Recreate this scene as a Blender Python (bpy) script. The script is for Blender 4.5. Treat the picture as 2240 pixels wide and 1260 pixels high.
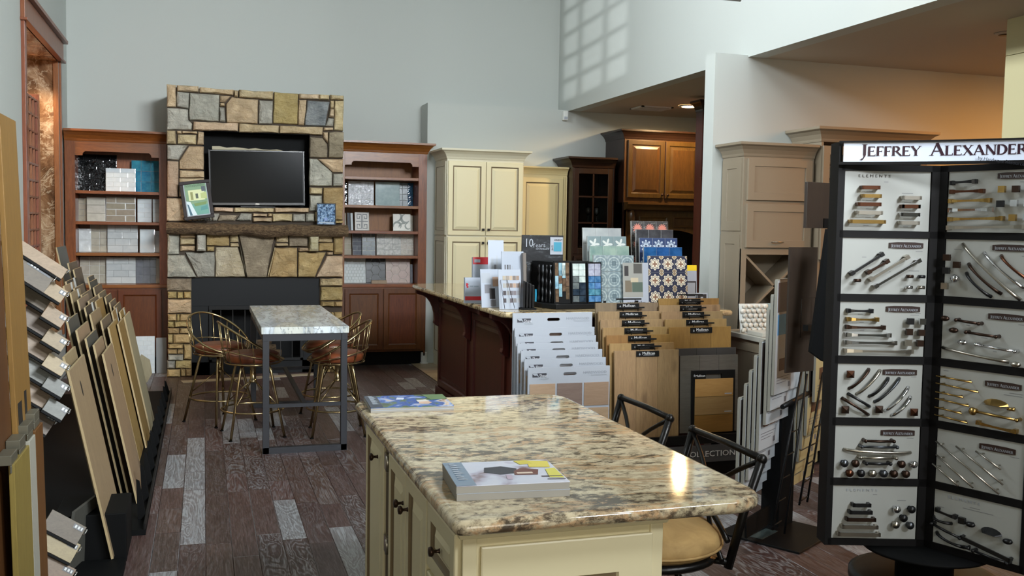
import bpy, math, random
from math import sin, cos, pi, radians, sqrt, atan2
from mathutils import Vector, Matrix, noise as mnoise
V = Vector
rnd = random.Random(11)
for o in list(bpy.data.objects): bpy.data.objects.remove(o)
scene = bpy.context.scene
COL = scene.collection

# ------------------------------------------------------------------ camera, world, exposure
cd = bpy.data.cameras.new('camera'); cam = bpy.data.objects.new('camera', cd); COL.objects.link(cam)
def _cam():
    yaw, pitch, roll = radians(17.676), radians(3.668), radians(-0.957)
    fw = V((sin(yaw)*cos(pitch), cos(yaw)*cos(pitch), -sin(pitch))); r = V((cos(yaw), -sin(yaw), 0)); d = fw.cross(r)
    r2 = r*cos(roll)+d*sin(roll); d2 = r*-sin(roll)+d*cos(roll)
    m = Matrix((r2, -d2, -fw)).transposed().to_4x4(); m.translation = V((0, 0, 1.65)); return m
cam.matrix_world = _cam()
cd.sensor_width = 36; cd.lens = 2120.7/2240*36; cd.clip_start = .05; cd.clip_end = 60
scene.camera = cam
scene.view_settings.view_transform = 'Standard'; scene.view_settings.look = 'None'
scene.view_settings.gamma = 1; scene.view_settings.use_curve_mapping = False
scene.view_settings.exposure = 0.0
w = bpy.data.worlds.new('world'); scene.world = w; w.use_nodes = True
w.node_tree.nodes['Background'].inputs[0].default_value = (.55, .72, .9, 1); w.node_tree.nodes['Background'].inputs[1].default_value = .12
def area(name, loc, aim, sx, sy, power, color, spread=180):
    l = bpy.data.lights.new(name, 'AREA'); l.shape = 'RECTANGLE'; l.size = sx; l.size_y = sy; l.energy = power; l.color = color
    l.spread = radians(spread)
    o = bpy.data.objects.new(name, l); COL.objects.link(o); o.location = loc
    o.rotation_euler = (V(aim)-V(loc)).to_track_quat('-Z', 'Y').to_euler(); return o
def spot(name, loc, aim, power, color, ang=110, blend=.6, r=.05):
    l = bpy.data.lights.new(name, 'SPOT'); l.energy = power; l.color = color; l.spot_size = radians(ang); l.spot_blend = blend; l.shadow_soft_size = r
    o = bpy.data.objects.new(name, l); COL.objects.link(o); o.location = loc
    o.rotation_euler = (V(aim)-V(loc)).to_track_quat('-Z', 'Y').to_euler(); return o
DAY = (.88, .95, 1.0); WARM = (1.0, .42, .10)
# daylight through the high windows over the entrance (behind the camera) and in the left wall
area('daylight_left', (-1.25, 5.9, 4.8), (4.25, 6.2, 3.7), 4.4, .9, 180, DAY, 100)
area('daylight_entrance', (2.7, -2.85, 4.3), (.3, 11.0, 1.7), 1.0, .8, 62, (.90, .95, 1.0), 62)
area('fill_right', (4.15, .6, 4.6), (-1.2, 9.6, 1.8), 4.0, 1.0, 340, DAY, 84)  # added fill for the left wall and floor; no window known there
area('fill_low', (.2, -2.9, 1.7), (1.0, 8.0, 1.2), 2.4, 2.2, 52, (1, .92, .76), 150)  # added low fill for the island front and floor; no glazing known
sl = bpy.data.lights.new('low_sun', 'SUN'); sl.energy = 3.0; sl.angle = radians(.28); sl.color = (.92, .97, 1); so = bpy.data.objects.new('low_sun', sl); COL.objects.link(so)
so.rotation_euler = V((4.65, 13.45, -.55)).to_track_quat('-Z', 'Y').to_euler()
spot('downlight_kitchen', (5.315, 10.095, 3.02), (5.315, 10.095, 0), 150, (1.0, .70, .36), 172, .35)
spot('downlight_pantry', (7.3, 5.0, 3.0), (7.2, 5.6, 0), 190, WARM, 170, .5)
spot('downlight_pantry_near', (5.7, 5.0, 3.0), (5.6, 5.8, 0), 34, WARM, 168, .5)
spot('fill_ceiling', (3.4, 4.6, 5.4), (3.4, 4.6, 0), 90, (1, .78, .52), 70)  # added ceiling fill for general ambient light, without a fixture

# ------------------------------------------------------------------ mesh helpers
class MB:
    def __init__(s): s.v = []; s.f = []; s.s = []; s.m = []; s.mi = 0
    def add(s, vs, fs, smooth=False):
        n = len(s.v); s.v += [tuple(v) for v in vs]
        for f in fs: s.f.append(tuple(i+n for i in f)); s.s.append(smooth); s.m.append(s.mi)
        return s
    def box(s, x0, x1, y0, y1, z0, z1):
        if x0 > x1: x0, x1 = x1, x0
        if y0 > y1: y0, y1 = y1, y0
        if z0 > z1: z0, z1 = z1, z0
        return s.add([(x0,y0,z0),(x1,y0,z0),(x1,y1,z0),(x0,y1,z0),(x0,y0,z1),(x1,y0,z1),(x1,y1,z1),(x0,y1,z1)],
                     [(0,3,2,1),(4,5,6,7),(0,1,5,4),(1,2,6,5),(2,3,7,6),(3,0,4,7)])
    def fbox(s, O, u, v, n, w, h, d):      # box from lower-left corner O, depth d goes AGAINST the normal n
        O, u, v, n = V(O), V(u), V(v), V(n)
        p = [O, O+u*w, O+u*w+v*h, O+v*h]; b = [q-n*d for q in p]
        return s.add(p+b, [(0,1,2,3),(7,6,5,4),(4,5,1,0),(5,6,2,1),(6,7,3,2),(7,4,0,3)])
    def cbox(s, c, M, sx, sy, sz):         # centred box with a rotation matrix
        vs = [V(c)+M@V((x*sx/2, y*sy/2, z*sz/2)) for z in (-1,1) for x, y in ((-1,-1),(1,-1),(1,1),(-1,1))]
        return s.add(vs, [(0,3,2,1),(4,5,6,7),(0,1,5,4),(1,2,6,5),(2,3,7,6),(3,0,4,7)])
    def prism(s, poly, O, u, v, n, d):     # polygon in (u,v), front at O, thickness d against n
        O, u, v, n = V(O), V(u), V(v), V(n); k = len(poly)
        p = [O+u*a+v*b for a, b in poly]
        return s.add(p+[q-n*d for q in p], [tuple(range(k)), tuple(range(2*k-1, k-1, -1))]+[(i+k, (i+1)%k+k, (i+1)%k, i) for i in range(k)])
    def tube(s, pts, r, n=8, closed=False, caps=True):
        pts = [V(p) for p in pts]; k = len(pts); rs = r if isinstance(r, (list, tuple)) else [r]*k
        vs = []; up = None
        for i in range(k):
            a = pts[i-1] if (i > 0 or closed) else pts[i]; b = pts[(i+1)%k] if (i < k-1 or closed) else pts[i]
            t = (b-a).normalized()
            if up is None: up = V((0,0,1)) if abs(t.z) < .9 else V((1,0,0))
            x = up.cross(t)
            if x.length < 1e-4: x = V((1,0,0)).cross(t)
            x.normalize(); y = t.cross(x); up = y
            vs += [pts[i]+(x*cos(2*pi*j/n)+y*sin(2*pi*j/n))*rs[i] for j in range(n)]
        fs = [(i*n+j, i*n+(j+1)%n, ((i+1)%k)*n+(j+1)%n, ((i+1)%k)*n+j) for i in range(k if closed else k-1) for j in range(n)]
        s.add(vs, fs, True)
        if caps and not closed:
            m = len(s.v)-k*n
            s.f += [tuple(m+j for j in range(n-1,-1,-1)), tuple(m+(k-1)*n+j for j in range(n))]; s.s += [False]*2; s.m += [s.mi]*2
        return s
    def lathe(s, prof, c, ax=(0,0,1), n=20):
        ax = V(ax).normalized(); x = (V((1,0,0)) if abs(ax.x) < .9 else V((0,1,0))).cross(ax).normalized(); y = ax.cross(x); c = V(c)
        vs = [c+ax*h+(x*cos(2*pi*j/n)+y*sin(2*pi*j/n))*max(r, 1e-4) for r, h in prof for j in range(n)]
        k = len(prof); return s.add(vs, [(i*n+j, i*n+(j+1)%n, (i+1)*n+(j+1)%n, (i+1)*n+j) for i in range(k-1) for j in range(n)], True)
    def rings(s, O, u, v, n, w, h, prof, mi=None):   # nested rectangles: (inset, height above O-plane)
        O, u, v, n = V(O), V(u), V(v), V(n); vs = []
        for a, d in prof: vs += [O+u*a+v*a+n*d, O+u*(w-a)+v*a+n*d, O+u*(w-a)+v*(h-a)+n*d, O+u*a+v*(h-a)+n*d]
        k = len(prof)
        for i in range(k-1):
            if mi: s.mi = mi[i]
            n0 = len(s.v)
            s.add(vs[i*4:i*4+8], [(j, (j+1)%4, 4+(j+1)%4, 4+j) for j in range(4)])
        s.mi = 0; s.add(vs[-4:], [(0,1,2,3)]); return s
    def crown(s, x0, x1, y0, y1, prof, ends=(1,1)):  # profile (out, z) swept round front and both ends
        k = len(prof); vs = []
        for o, z in prof: vs += [(x0-o*ends[0], y1, z), (x0-o*ends[0], y0-o, z), (x1+o*ends[1], y0-o, z), (x1+o*ends[1], y1, z)]
        fs = [(i*4+j, i*4+j+1, i*4+5+j, i*4+4+j) for i in range(k-1) for j in range(3)]
        s.add(vs, fs); s.add(vs[-4:], [(0,1,2,3)]); s.add(vs[:4], [(3,2,1,0)]); return s
    def ball(s, c, rx, ry=None, rz=None, n=12, m=8):
        ry = ry or rx; rz = rz or rx; c = V(c); vs = []
        for i in range(m+1):
            t = pi*i/m
            for j in range(n): a = 2*pi*j/n; vs.append(c+V((rx*sin(t)*cos(a), ry*sin(t)*sin(a), -rz*cos(t))))
        return s.add(vs, [(i*n+j, i*n+(j+1)%n, (i+1)*n+(j+1)%n, (i+1)*n+j) for i in range(m) for j in range(n)], True)
    def mesh(s, name, mats, off=(0,0,0)):
        me = bpy.data.meshes.new(name); o = V(off)
        me.from_pydata([tuple(V(v)-o) for v in s.v] if o.length else s.v, [], s.f)
        me.polygons.foreach_set('use_smooth', s.s)
        mats = mats if isinstance(mats, (list, tuple)) else [mats]
        for m in mats: me.materials.append(m)
        if len(mats) > 1: me.polygons.foreach_set('material_index', s.m)
        me.update(); return me
def tag(o, label=None, cat=None, group=None, kind=None):
    if label: o['label'] = label
    if cat: o['category'] = cat
    if group: o['group'] = group
    if kind: o['kind'] = kind
    return o
def wloc(o):
    p = V((0,0,0))
    while o is not None: p = p+o.location; o = o.parent
    return p
def thing(name, label, cat, loc=(0,0,0), group=None, rz=0, kind=None):
    o = bpy.data.objects.new(name, None); COL.objects.link(o); o.location = loc; o.rotation_euler = (0,0,rz); o.empty_display_size = .05
    return tag(o, label, cat, group, kind)
def bev(o, wd, seg=2):
    if wd:
        b = o.modifiers.new('bevel', 'BEVEL'); b.width = wd; b.segments = seg; b.limit_method = 'ANGLE'; b.angle_limit = radians(40)
    return o
def part(par, name, mb, mats, world=True, bevel=0, label=None, kind=None, origin=None):
    """one mesh object; coordinates given in world (world=True, unrotated parents) or in the parent's own frame"""
    off = V(origin) if origin is not None else (wloc(par) if (world and par is not None) else V((0,0,0)))
    o = bpy.data.objects.new(name, mb.mesh(name, mats, off)); COL.objects.link(o)
    if par is not None:
        o.parent = par
        if origin is not None: o.location = off-wloc(par) if world else off
    else: o.location = off
    bev(o, bevel)
    if label: o['label'] = label
    if kind: o['kind'] = kind
    return o
def top(name, mb, mats, label, cat, group=None, loc=(0,0,0), bevel=0, kind=None):
    o = bpy.data.objects.new(name, mb.mesh(name, mats, loc)); COL.objects.link(o); o.location = loc; bev(o, bevel)
    return tag(o, label, cat, group, kind)
def struct(name, mb, mats, bevel=0, par=None):
    o = bpy.data.objects.new(name, mb.mesh(name, mats)); COL.objects.link(o); bev(o, bevel)
    if par: o.parent = par
    else: o['kind'] = 'structure'
    return o
def inst(par, name, me, M):
    o = bpy.data.objects.new(name, me); COL.objects.link(o); o.parent = par; o.matrix_local = M; return o
def frameM(O, u, v, n):                     # matrix with columns u, v, n
    m = Matrix((V(u), V(v), V(n))).transposed().to_4x4(); m.translation = V(O); return m
def text_mesh(s, size, mat, align='LEFT', ext=.0005, sx=1.0):
    c = bpy.data.curves.new('lettering', 'FONT'); c.body = s; c.size = size; c.align_x = align; c.extrude = ext; c.resolution_u = 2
    o = bpy.data.objects.new('lettering', c); COL.objects.link(o); dg = bpy.context.evaluated_depsgraph_get()
    me = bpy.data.meshes.new_from_object(o.evaluated_get(dg)); bpy.data.objects.remove(o)
    if sx != 1.0: me.transform(Matrix.Diagonal((sx,1,1,1)))
    me.materials.clear(); me.materials.append(mat); return me

# ------------------------------------------------------------------ materials
def lin(c):
    if isinstance(c, str): c = [int(c[i:i+2], 16)/255 for i in (0, 2, 4)]
    return tuple(x/12.92 if x <= .04045 else ((x+.055)/1.055)**2.4 for x in c)+(1,)
def dim(h, f): return [min(1, int(h[i:i+2], 16)/255*f) for i in (0, 2, 4)]
class N:                                    # small algebra on shader sockets
    def __init__(s, nt, k): s.nt = nt; s.k = k
    def op(s, o, *a):
        n = s.nt.nodes.new('ShaderNodeMath'); n.operation = o
        for i, x in enumerate((s,)+a):
            if isinstance(x, N): s.nt.links.new(x.k, n.inputs[i])
            else: n.inputs[i].default_value = x
        return N(s.nt, n.outputs[0])
    def __add__(s, o): return s.op('ADD', o)
    def __sub__(s, o): return s.op('SUBTRACT', o)
    def __mul__(s, o): return s.op('MULTIPLY', o)
    def __truediv__(s, o): return s.op('DIVIDE', o)
    def lt(s, o): return s.op('LESS_THAN', o)
    def gt(s, o): return s.op('GREATER_THAN', o)
    def cos(s): return s.op('COSINE')
    def abs(s): return s.op('ABSOLUTE')
    def mx(s, o): return s.op('MAXIMUM', o)
    def mn(s, o): return s.op('MINIMUM', o)
class Mat:
    def __init__(s, name, col='808080', rough=.5, metal=0, spec=.5):
        s.m = bpy.data.materials.new(name); s.m.use_nodes = True; s.nt = s.m.node_tree; s.b = s.nt.nodes['Principled BSDF']
        s.b.inputs['Base Color'].default_value = lin(col); s.b.inputs['Roughness'].default_value = rough
        s.b.inputs['Metallic'].default_value = metal; s.b.inputs['Specular IOR Level'].default_value = spec
        s.tc = s.nt.nodes.new('ShaderNodeTexCoord')
    def nd(s, t, **k):
        n = s.nt.nodes.new('ShaderNode'+t)
        for a, b in k.items(): setattr(n, a, b)
        return n
    def L(s, a, b): s.nt.links.new(a, b)
    def mapped(s, scale=(1,1,1), rot=(0,0,0), co='Object', rand=False):
        mp = s.nd('Mapping'); mp.inputs['Scale'].default_value = scale; mp.inputs['Rotation'].default_value = rot
        s.L(s.tc.outputs[co], mp.inputs['Vector'])
        if rand:
            g = s.nd('NewGeometry'); oi = s.nd('ObjectInfo'); a = s.nd('Math', operation='ADD'); s.L(g.outputs['Random Per Island'], a.inputs[0]); s.L(oi.outputs['Random'], a.inputs[1])
            m = s.nd('Math', operation='MULTIPLY'); m.inputs[1].default_value = 37.; s.L(a.outputs[0], m.inputs[0])
            cb = s.nd('CombineXYZ'); s.L(m.outputs[0], cb.inputs[0]); s.L(m.outputs[0], cb.inputs[1]); s.L(m.outputs[0], cb.inputs[2]); s.L(cb.outputs[0], mp.inputs['Location'])
        return mp.outputs[0]
    def noise(s, vec, scale=5, detail=4, rough=.5, dist=0):
        n = s.nd('TexNoise'); n.inputs['Scale'].default_value = scale; n.inputs['Detail'].default_value = detail
        n.inputs['Roughness'].default_value = rough; n.inputs['Distortion'].default_value = dist
        if vec is not None: s.L(vec, n.inputs['Vector'])
        return n.outputs[0]
    def ramp(s, fac, stops):
        r = s.nd('ValToRGB'); e = r.color_ramp.elements
        while len(e) < len(stops): e.new(.5)
        for i, (p, c) in enumerate(stops): e[i].position = p; e[i].color = lin(c)
        s.L(fac, r.inputs[0]); return r.outputs[0]
    def mix(s, fac, a, b, mode='MIX'):
        n = s.nd('Mix', data_type='RGBA', blend_type=mode)
        for k, x in ((0, fac), (6, a), (7, b)):
            if isinstance(x, N): x = x.k
            if isinstance(x, bpy.types.NodeSocket): s.L(x, n.inputs[k])
            elif k == 0: n.inputs[0].default_value = x
            else: n.inputs[k].default_value = lin(x)
        return n.outputs[2]
    def color(s, k): s.L(k, s.b.inputs['Base Color']); return s
    def bump(s, h, strength=.3, dist=.01):
        n = s.nd('Bump'); n.inputs['Strength'].default_value = strength; n.inputs['Distance'].default_value = dist
        s.L(h.k if isinstance(h, N) else h, n.inputs['Height']); s.L(n.outputs[0], s.b.inputs['Normal']); return s
    def vary(s, k, amt=.12, hue=.01):       # per-object and per-piece variation of a colour
        g = s.nd('NewGeometry'); oi = s.nd('ObjectInfo'); a = s.nd('Math', operation='ADD'); s.L(g.outputs['Random Per Island'], a.inputs[0]); s.L(oi.outputs['Random'], a.inputs[1])
        f = s.nd('Math', operation='FRACT'); s.L(a.outputs[0], f.inputs[0])
        h = s.nd('HueSaturation'); mr = s.nd('MapRange'); mr.inputs[3].default_value = 1-amt; mr.inputs[4].default_value = 1+amt; s.L(f.outputs[0], mr.inputs[0]); s.L(mr.outputs[0], h.inputs['Value'])
        f2 = s.nd('Math', operation='MULTIPLY'); f2.inputs[1].default_value = 7.31; s.L(f.outputs[0], f2.inputs[0]); f3 = s.nd('Math', operation='FRACT'); s.L(f2.outputs[0], f3.inputs[0])
        m2 = s.nd('MapRange'); m2.inputs[3].default_value = .5-hue; m2.inputs[4].default_value = .5+hue; s.L(f3.outputs[0], m2.inputs[0]); s.L(m2.outputs[0], h.inputs['Hue'])
        if isinstance(k, bpy.types.NodeSocket): s.L(k, h.inputs['Color'])
        else: h.inputs['Color'].default_value = lin(k)
        return h.outputs[0]
    def xyz(s, co='Object', scale=1):
        n = s.nd('SeparateXYZ'); s.L(s.mapped((scale,)*3, co=co), n.inputs[0]); return [N(s.nt, n.outputs[i]) for i in range(3)]
def plain(name, col, rough=.5, metal=0, spec=.5, bump=0, bs=200):
    m = Mat(name, col, rough, metal, spec)
    if bump: m.bump(m.noise(m.mapped(), bs, 2), bump, .002)
    return m.m
def wood(name, c1, c2, rough=.4, axis='z', scale=1., knots=False, amt=.1, bump=.1):
    m = Mat(name, c1, rough); sc = {'z': (9,9,.9), 'x': (.9,9,9), 'y': (9,.9,9)}[axis]
    n = m.noise(m.mapped(tuple(a*scale for a in sc), rand=True), 3, 6, .65, 1.2)
    k = m.ramp(n, [(.3, c1), (.7, c2)])
    f = m.noise(m.mapped(tuple(a*scale*4 for a in sc), rand=True), 5, 3, .6)
    k = m.mix(.35, k, m.ramp(f, [(.35, c1), (.65, c2)]))
    if knots:
        kn = m.nd('TexVoronoi'); kn.inputs['Scale'].default_value = 7; m.L(m.mapped((1,1,.4), rand=True), kn.inputs['Vector'])
        k = m.mix(m.ramp(kn.outputs['Distance'], [(.09, 'b0b0b0'), (.22, '000000')]), k, '46301c')
    m.color(m.vary(k, amt)); m.bump(f, bump, .002); return m.m
STONES = [
('t',[(-0.359,3.051),(-0.269,3.05),(-0.267,2.823),(-0.358,2.821)]),
('t',[(-0.261,3.048),(-0.041,3.047),(-0.044,2.987),(-0.257,2.99)]),
('t',[(-0.035,3.043),(0.31,3.033),(0.305,2.978),(-0.036,2.984)]),
('t',[(0.315,3.03),(0.356,3.032),(0.35,2.958),(0.315,2.963)]),
('t',[(0.363,3.034),(0.714,3.037),(0.711,2.955),(0.363,2.956)]),
('y',[(0.723,3.035),(0.979,3.032),(0.969,2.703),(0.717,2.704)]),
('p',[(0.985,3.033),(1.199,3.036),(1.196,2.981),(0.988,2.978)]),
('t',[(1.202,3.036),(1.307,3.036),(1.307,2.983),(1.201,2.98)]),
('t',[(1.315,3.038),(1.464,3.037),(1.463,2.989),(1.318,2.987)]),
('g',[(-0.257,2.984),(-0.136,2.978),(-0.145,2.812),(-0.262,2.829)]),
('g',[(-0.13,2.976),(0.163,2.973),(0.155,2.697),(-0.136,2.696),(-0.143,2.772)]),
('t',[(0.169,2.967),(0.277,2.967),(0.221,2.896),(0.169,2.901)]),
('t',[(0.285,2.955),(0.561,2.944),(0.554,2.69),(0.237,2.688),(0.23,2.881)]),
('t',[(0.169,2.888),(0.219,2.888),(0.217,2.857),(0.169,2.857)]),
('g',[(0.165,2.845),(0.215,2.844),(0.224,2.694),(0.165,2.697)]),
('g',[(0.567,2.94),(0.711,2.939),(0.708,2.695),(0.565,2.691)]),
('t',[(0.987,2.969),(1.065,2.968),(1.038,2.697),(0.977,2.7)]),
('b',[(1.073,2.965),(1.311,2.965),(1.266,2.7),(1.045,2.695)]),
('t',[(1.32,2.976),(1.36,2.978),(1.358,2.895),(1.318,2.895)]),
('t',[(1.367,2.979),(1.464,2.984),(1.458,2.655),(1.362,2.659)]),
('p',[(1.318,2.886),(1.358,2.885),(1.355,2.795),(1.305,2.799)]),
('g',[(1.299,2.785),(1.356,2.784),(1.351,2.699),(1.271,2.698)]),
('g',[(-0.358,2.811),(-0.152,2.809),(-0.148,2.695),(-0.109,2.656),(-0.119,2.594),(-0.36,2.586)]),
('p',[(-0.1,2.682),(0.355,2.683),(0.35,2.599),(-0.103,2.595)]),
('t',[(0.362,2.681),(0.775,2.681),(0.772,2.601),(0.362,2.595)]),
('t',[(0.78,2.679),(1.242,2.683),(1.236,2.603),(0.78,2.599)]),
('t',[(1.25,2.683),(1.351,2.685),(1.351,2.656),(1.249,2.654)]),
('t',[(-0.36,2.577),(-0.274,2.578),(-0.268,2.441),(-0.36,2.437)]),
('t',[(-0.263,2.579),(-0.216,2.581),(-0.213,2.552),(-0.259,2.55)]),
('t',[(-0.207,2.578),(-0.058,2.579),(-0.061,2.559),(-0.207,2.555)]),
('t',[(-0.253,2.541),(-0.067,2.543),(-0.073,2.445),(-0.256,2.444)]),
('t',[(-0.052,2.579),(0.006,2.578),(0.003,2.445),(-0.062,2.446)]),
('g',[(-0.358,2.429),(-0.154,2.43),(-0.249,2.275),(-0.355,2.279)]),
('t',[(-0.144,2.424),(0.005,2.428),(0.002,2.185),(-0.237,2.183),(-0.238,2.267)]),
('p',[(-0.355,2.266),(-0.248,2.261),(-0.254,1.892),(-0.358,1.896)]),
('t',[(-0.236,2.168),(0.005,2.171),(0.009,2.105),(-0.236,2.097)]),
('t',[(-0.241,2.088),(0.008,2.096),(0.007,1.901),(-0.242,1.895)]),
('p',[(-0.364,1.88),(-0.11,1.876),(-0.111,1.643),(-0.365,1.639)]),
('g',[(-0.104,1.886),(0.082,1.891),(0.081,1.647),(-0.105,1.644)]),
('b2',[(1.098,2.574),(1.236,2.574),(1.289,2.503),(1.287,2.357),(1.096,2.354)]),
('t',[(1.245,2.634),(1.295,2.636),(1.293,2.515),(1.245,2.577)]),
('b2',[(1.303,2.636),(1.465,2.644),(1.46,2.361),(1.302,2.358)]),
('g',[(1.098,2.339),(1.177,2.342),(1.34,2.197),(1.338,2.051),(1.099,2.048)]),
('t',[(1.187,2.339),(1.464,2.349),(1.461,2.202),(1.351,2.203),(1.227,2.309)]),
('g',[(1.351,2.184),(1.465,2.192),(1.461,2.054),(1.351,2.051)]),
('t',[(1.099,2.029),(1.236,2.03),(1.233,1.958),(1.1,1.957)]),
('y',[(1.248,2.033),(1.466,2.04),(1.458,1.684),(1.244,1.683)]),
('g',[(1.1,1.943),(1.232,1.943),(1.23,1.777),(1.1,1.777)]),
('p',[(0.106,1.794),(0.304,1.792),(0.3,1.751),(0.106,1.751)]),
('t',[(0.311,1.792),(0.723,1.798),(0.724,1.756),(0.31,1.748)]),
('t',[(0.729,1.801),(1.091,1.809),(1.091,1.761),(0.729,1.753)]),
('g',[(0.087,1.729),(0.156,1.73),(0.16,1.713),(0.131,1.65),(0.087,1.65)]),
('b2',[(0.167,1.717),(0.361,1.715),(0.313,1.653),(0.14,1.65)]),
('g',[(0.379,1.739),(0.491,1.737),(0.49,1.659),(0.332,1.656)]),
('t',[(0.502,1.737),(0.654,1.736),(0.652,1.706),(0.502,1.707)]),
('t',[(0.502,1.694),(0.7,1.695),(0.7,1.654),(0.502,1.65)]),
('t',[(0.662,1.74),(0.703,1.741),(0.703,1.707),(0.662,1.706)]),
('t',[(0.711,1.737),(0.916,1.739),(0.914,1.657),(0.711,1.654)]),
('g',[(0.924,1.739),(1.051,1.739),(1.049,1.66),(0.924,1.657)]),
('g',[(1.061,1.748),(1.153,1.75),(1.153,1.661),(1.061,1.66)]),
('t',[(1.158,1.77),(1.238,1.772),(1.238,1.663),(1.159,1.661)]),
('y',[(1.244,1.672),(1.466,1.676),(1.466,1.651),(1.244,1.647)]),
('g',[(-0.36,1.522),(-0.244,1.524),(-0.247,1.291),(-0.362,1.291)]),
('t',[(-0.234,1.524),(-0.078,1.526),(-0.081,1.473),(-0.234,1.471)]),
('t',[(-0.234,1.463),(-0.083,1.461),(-0.083,1.396),(-0.235,1.395)]),
('t',[(-0.235,1.387),(-0.083,1.386),(-0.083,1.328),(-0.235,1.329)]),
('y',[(0.03,1.528),(0.262,1.531),(0.259,1.387),(0.029,1.388)]),
('t',[(0.268,1.531),(0.346,1.532),(0.36,1.427),(0.268,1.426)]),
('y',[(0.029,1.378),(0.109,1.378),(0.108,1.329),(0.029,1.329)]),
('t',[(0.271,1.418),(0.354,1.416),(0.362,1.382),(0.271,1.381)]),
('b2',[(0.355,1.532),(0.736,1.537),(0.645,1.05),(0.444,1.05)]),
('k',[(0.365,1.413),(0.396,1.265),(0.433,1.05),(0.42,1.184),(0.381,1.262)]),
('g',[(-0.182,1.316),(0.111,1.318),(0.111,1.055),(-0.062,1.055)]),
('g',[(-0.362,1.287),(-0.192,1.286),(-0.073,1.055),(-0.363,1.055)]),
('w',[(0.12,1.371),(0.348,1.373),(0.414,1.169),(0.426,1.055),(0.119,1.055)]),
('t',[(0.751,1.538),(0.873,1.539),(0.874,1.433),(0.743,1.431)]),
('t',[(0.74,1.42),(0.874,1.422),(0.874,1.393),(0.737,1.389)]),
('b2',[(0.881,1.54),(1.082,1.542),(1.082,1.388),(0.881,1.386)]),
('y',[(0.733,1.373),(0.968,1.372),(0.969,1.055),(0.668,1.055)]),
('y',[(0.982,1.325),(1.275,1.324),(1.162,1.055),(0.981,1.055)]),
('t',[(0.982,1.376),(1.082,1.376),(1.126,1.337),(0.982,1.336)]),
('t',[(1.199,1.544),(1.351,1.546),(1.349,1.439),(1.199,1.438)]),
('y',[(1.198,1.428),(1.357,1.43),(1.357,1.342),(1.198,1.341)]),
('y',[(1.364,1.546),(1.459,1.548),(1.46,1.306),(1.365,1.306)]),
('t',[(1.289,1.327),(1.357,1.328),(1.357,1.302),(1.289,1.299)]),
('p',[(1.289,1.286),(1.46,1.287),(1.462,1.055),(1.174,1.055)]),
('t',[(0.742,1.38),(0.728,1.379),(0.651,1.053),(0.665,1.053)]),
('g2',[(-0.068,1.507),(0.024,1.508),(0.023,1.328),(-0.069,1.328)]),
('w2',[(1.09,1.535),(1.194,1.536),(1.187,1.338),(1.09,1.337)]),
('b2',[(-0.366,1.04),(-0.124,1.04),(-0.124,0.909),(-0.367,0.91)]),
('y',[(-0.36,0.9),(-0.273,0.899),(-0.274,0.83),(-0.36,0.831)]),
('y',[(-0.263,0.899),(-0.208,0.899),(-0.209,0.83),(-0.264,0.83)]),
('y',[(-0.2,0.899),(-0.127,0.899),(-0.127,0.829),(-0.2,0.83)]),
('t',[(-0.361,0.82),(-0.126,0.819),(-0.127,0.673),(-0.362,0.675)]),
('y',[(-0.361,0.666),(-0.273,0.665),(-0.273,0.593),(-0.361,0.594)]),
('y',[(-0.267,0.662),(-0.244,0.662),(-0.244,0.593),(-0.268,0.593)]),
('y',[(-0.238,0.665),(-0.125,0.663),(-0.125,0.591),(-0.239,0.592)]),
('y',[(-0.361,0.586),(-0.304,0.586),(-0.304,0.524),(-0.362,0.525)]),
('y',[(-0.297,0.586),(-0.125,0.583),(-0.126,0.525),(-0.297,0.527)]),
('y',[(-0.362,0.518),(-0.251,0.516),(-0.251,0.46),(-0.362,0.462)]),
('y',[(-0.245,0.516),(-0.126,0.514),(-0.126,0.457),(-0.245,0.459)]),
('y',[(-0.362,0.452),(-0.315,0.451),(-0.315,0.356),(-0.363,0.357)]),
('y',[(-0.309,0.451),(-0.126,0.447),(-0.126,0.352),(-0.309,0.355)]),
('y',[(-0.363,0.349),(-0.208,0.346),(-0.208,0.299),(-0.363,0.303)]),
('y',[(-0.202,0.341),(-0.127,0.339),(-0.127,0.181),(-0.203,0.183)]),
('y',[(-0.363,0.295),(-0.272,0.293),(-0.272,0.242),(-0.363,0.244)]),
('y',[(-0.266,0.293),(-0.208,0.292),(-0.209,0.241),(-0.267,0.242)]),
('g',[(-0.363,0.237),(-0.211,0.233),(-0.212,0.176),(-0.364,0.18)]),
('g',[(-0.371,0.172),(-0.294,0.17),(-0.295,0.086),(-0.371,0.088)]),
('y',[(-0.287,0.173),(-0.127,0.169),(-0.128,0.088),(-0.288,0.093)]),
('y',[(-0.371,0.08),(-0.238,0.076),(-0.239,-0.001),(-0.372,0.003)]),
('y',[(-0.233,0.081),(-0.189,0.079),(-0.189,-0.003),(-0.233,-0.001)]),
('y',[(-0.183,0.082),(-0.128,0.081),(-0.128,-0.002),(-0.183,0.0)]),
('t',[(1.217,1.036),(1.462,1.036),(1.462,0.959),(1.217,0.959)]),
('y',[(1.222,0.948),(1.462,0.947),(1.463,0.795),(1.222,0.796)]),
('y',[(1.222,0.785),(1.371,0.784),(1.371,0.729),(1.222,0.731)]),
('y',[(1.377,0.784),(1.463,0.783),(1.463,0.728),(1.377,0.729)]),
('y',[(1.461,0.594),(1.373,0.593),(1.373,0.665),(1.461,0.666)]),
('y',[(1.368,0.593),(1.344,0.593),(1.344,0.662),(1.367,0.662)]),
('y',[(1.339,0.592),(1.225,0.591),(1.225,0.663),(1.338,0.665)]),
('y',[(1.462,0.525),(1.404,0.524),(1.404,0.586),(1.461,0.586)]),
('y',[(1.397,0.527),(1.226,0.525),(1.225,0.583),(1.397,0.586)]),
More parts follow.
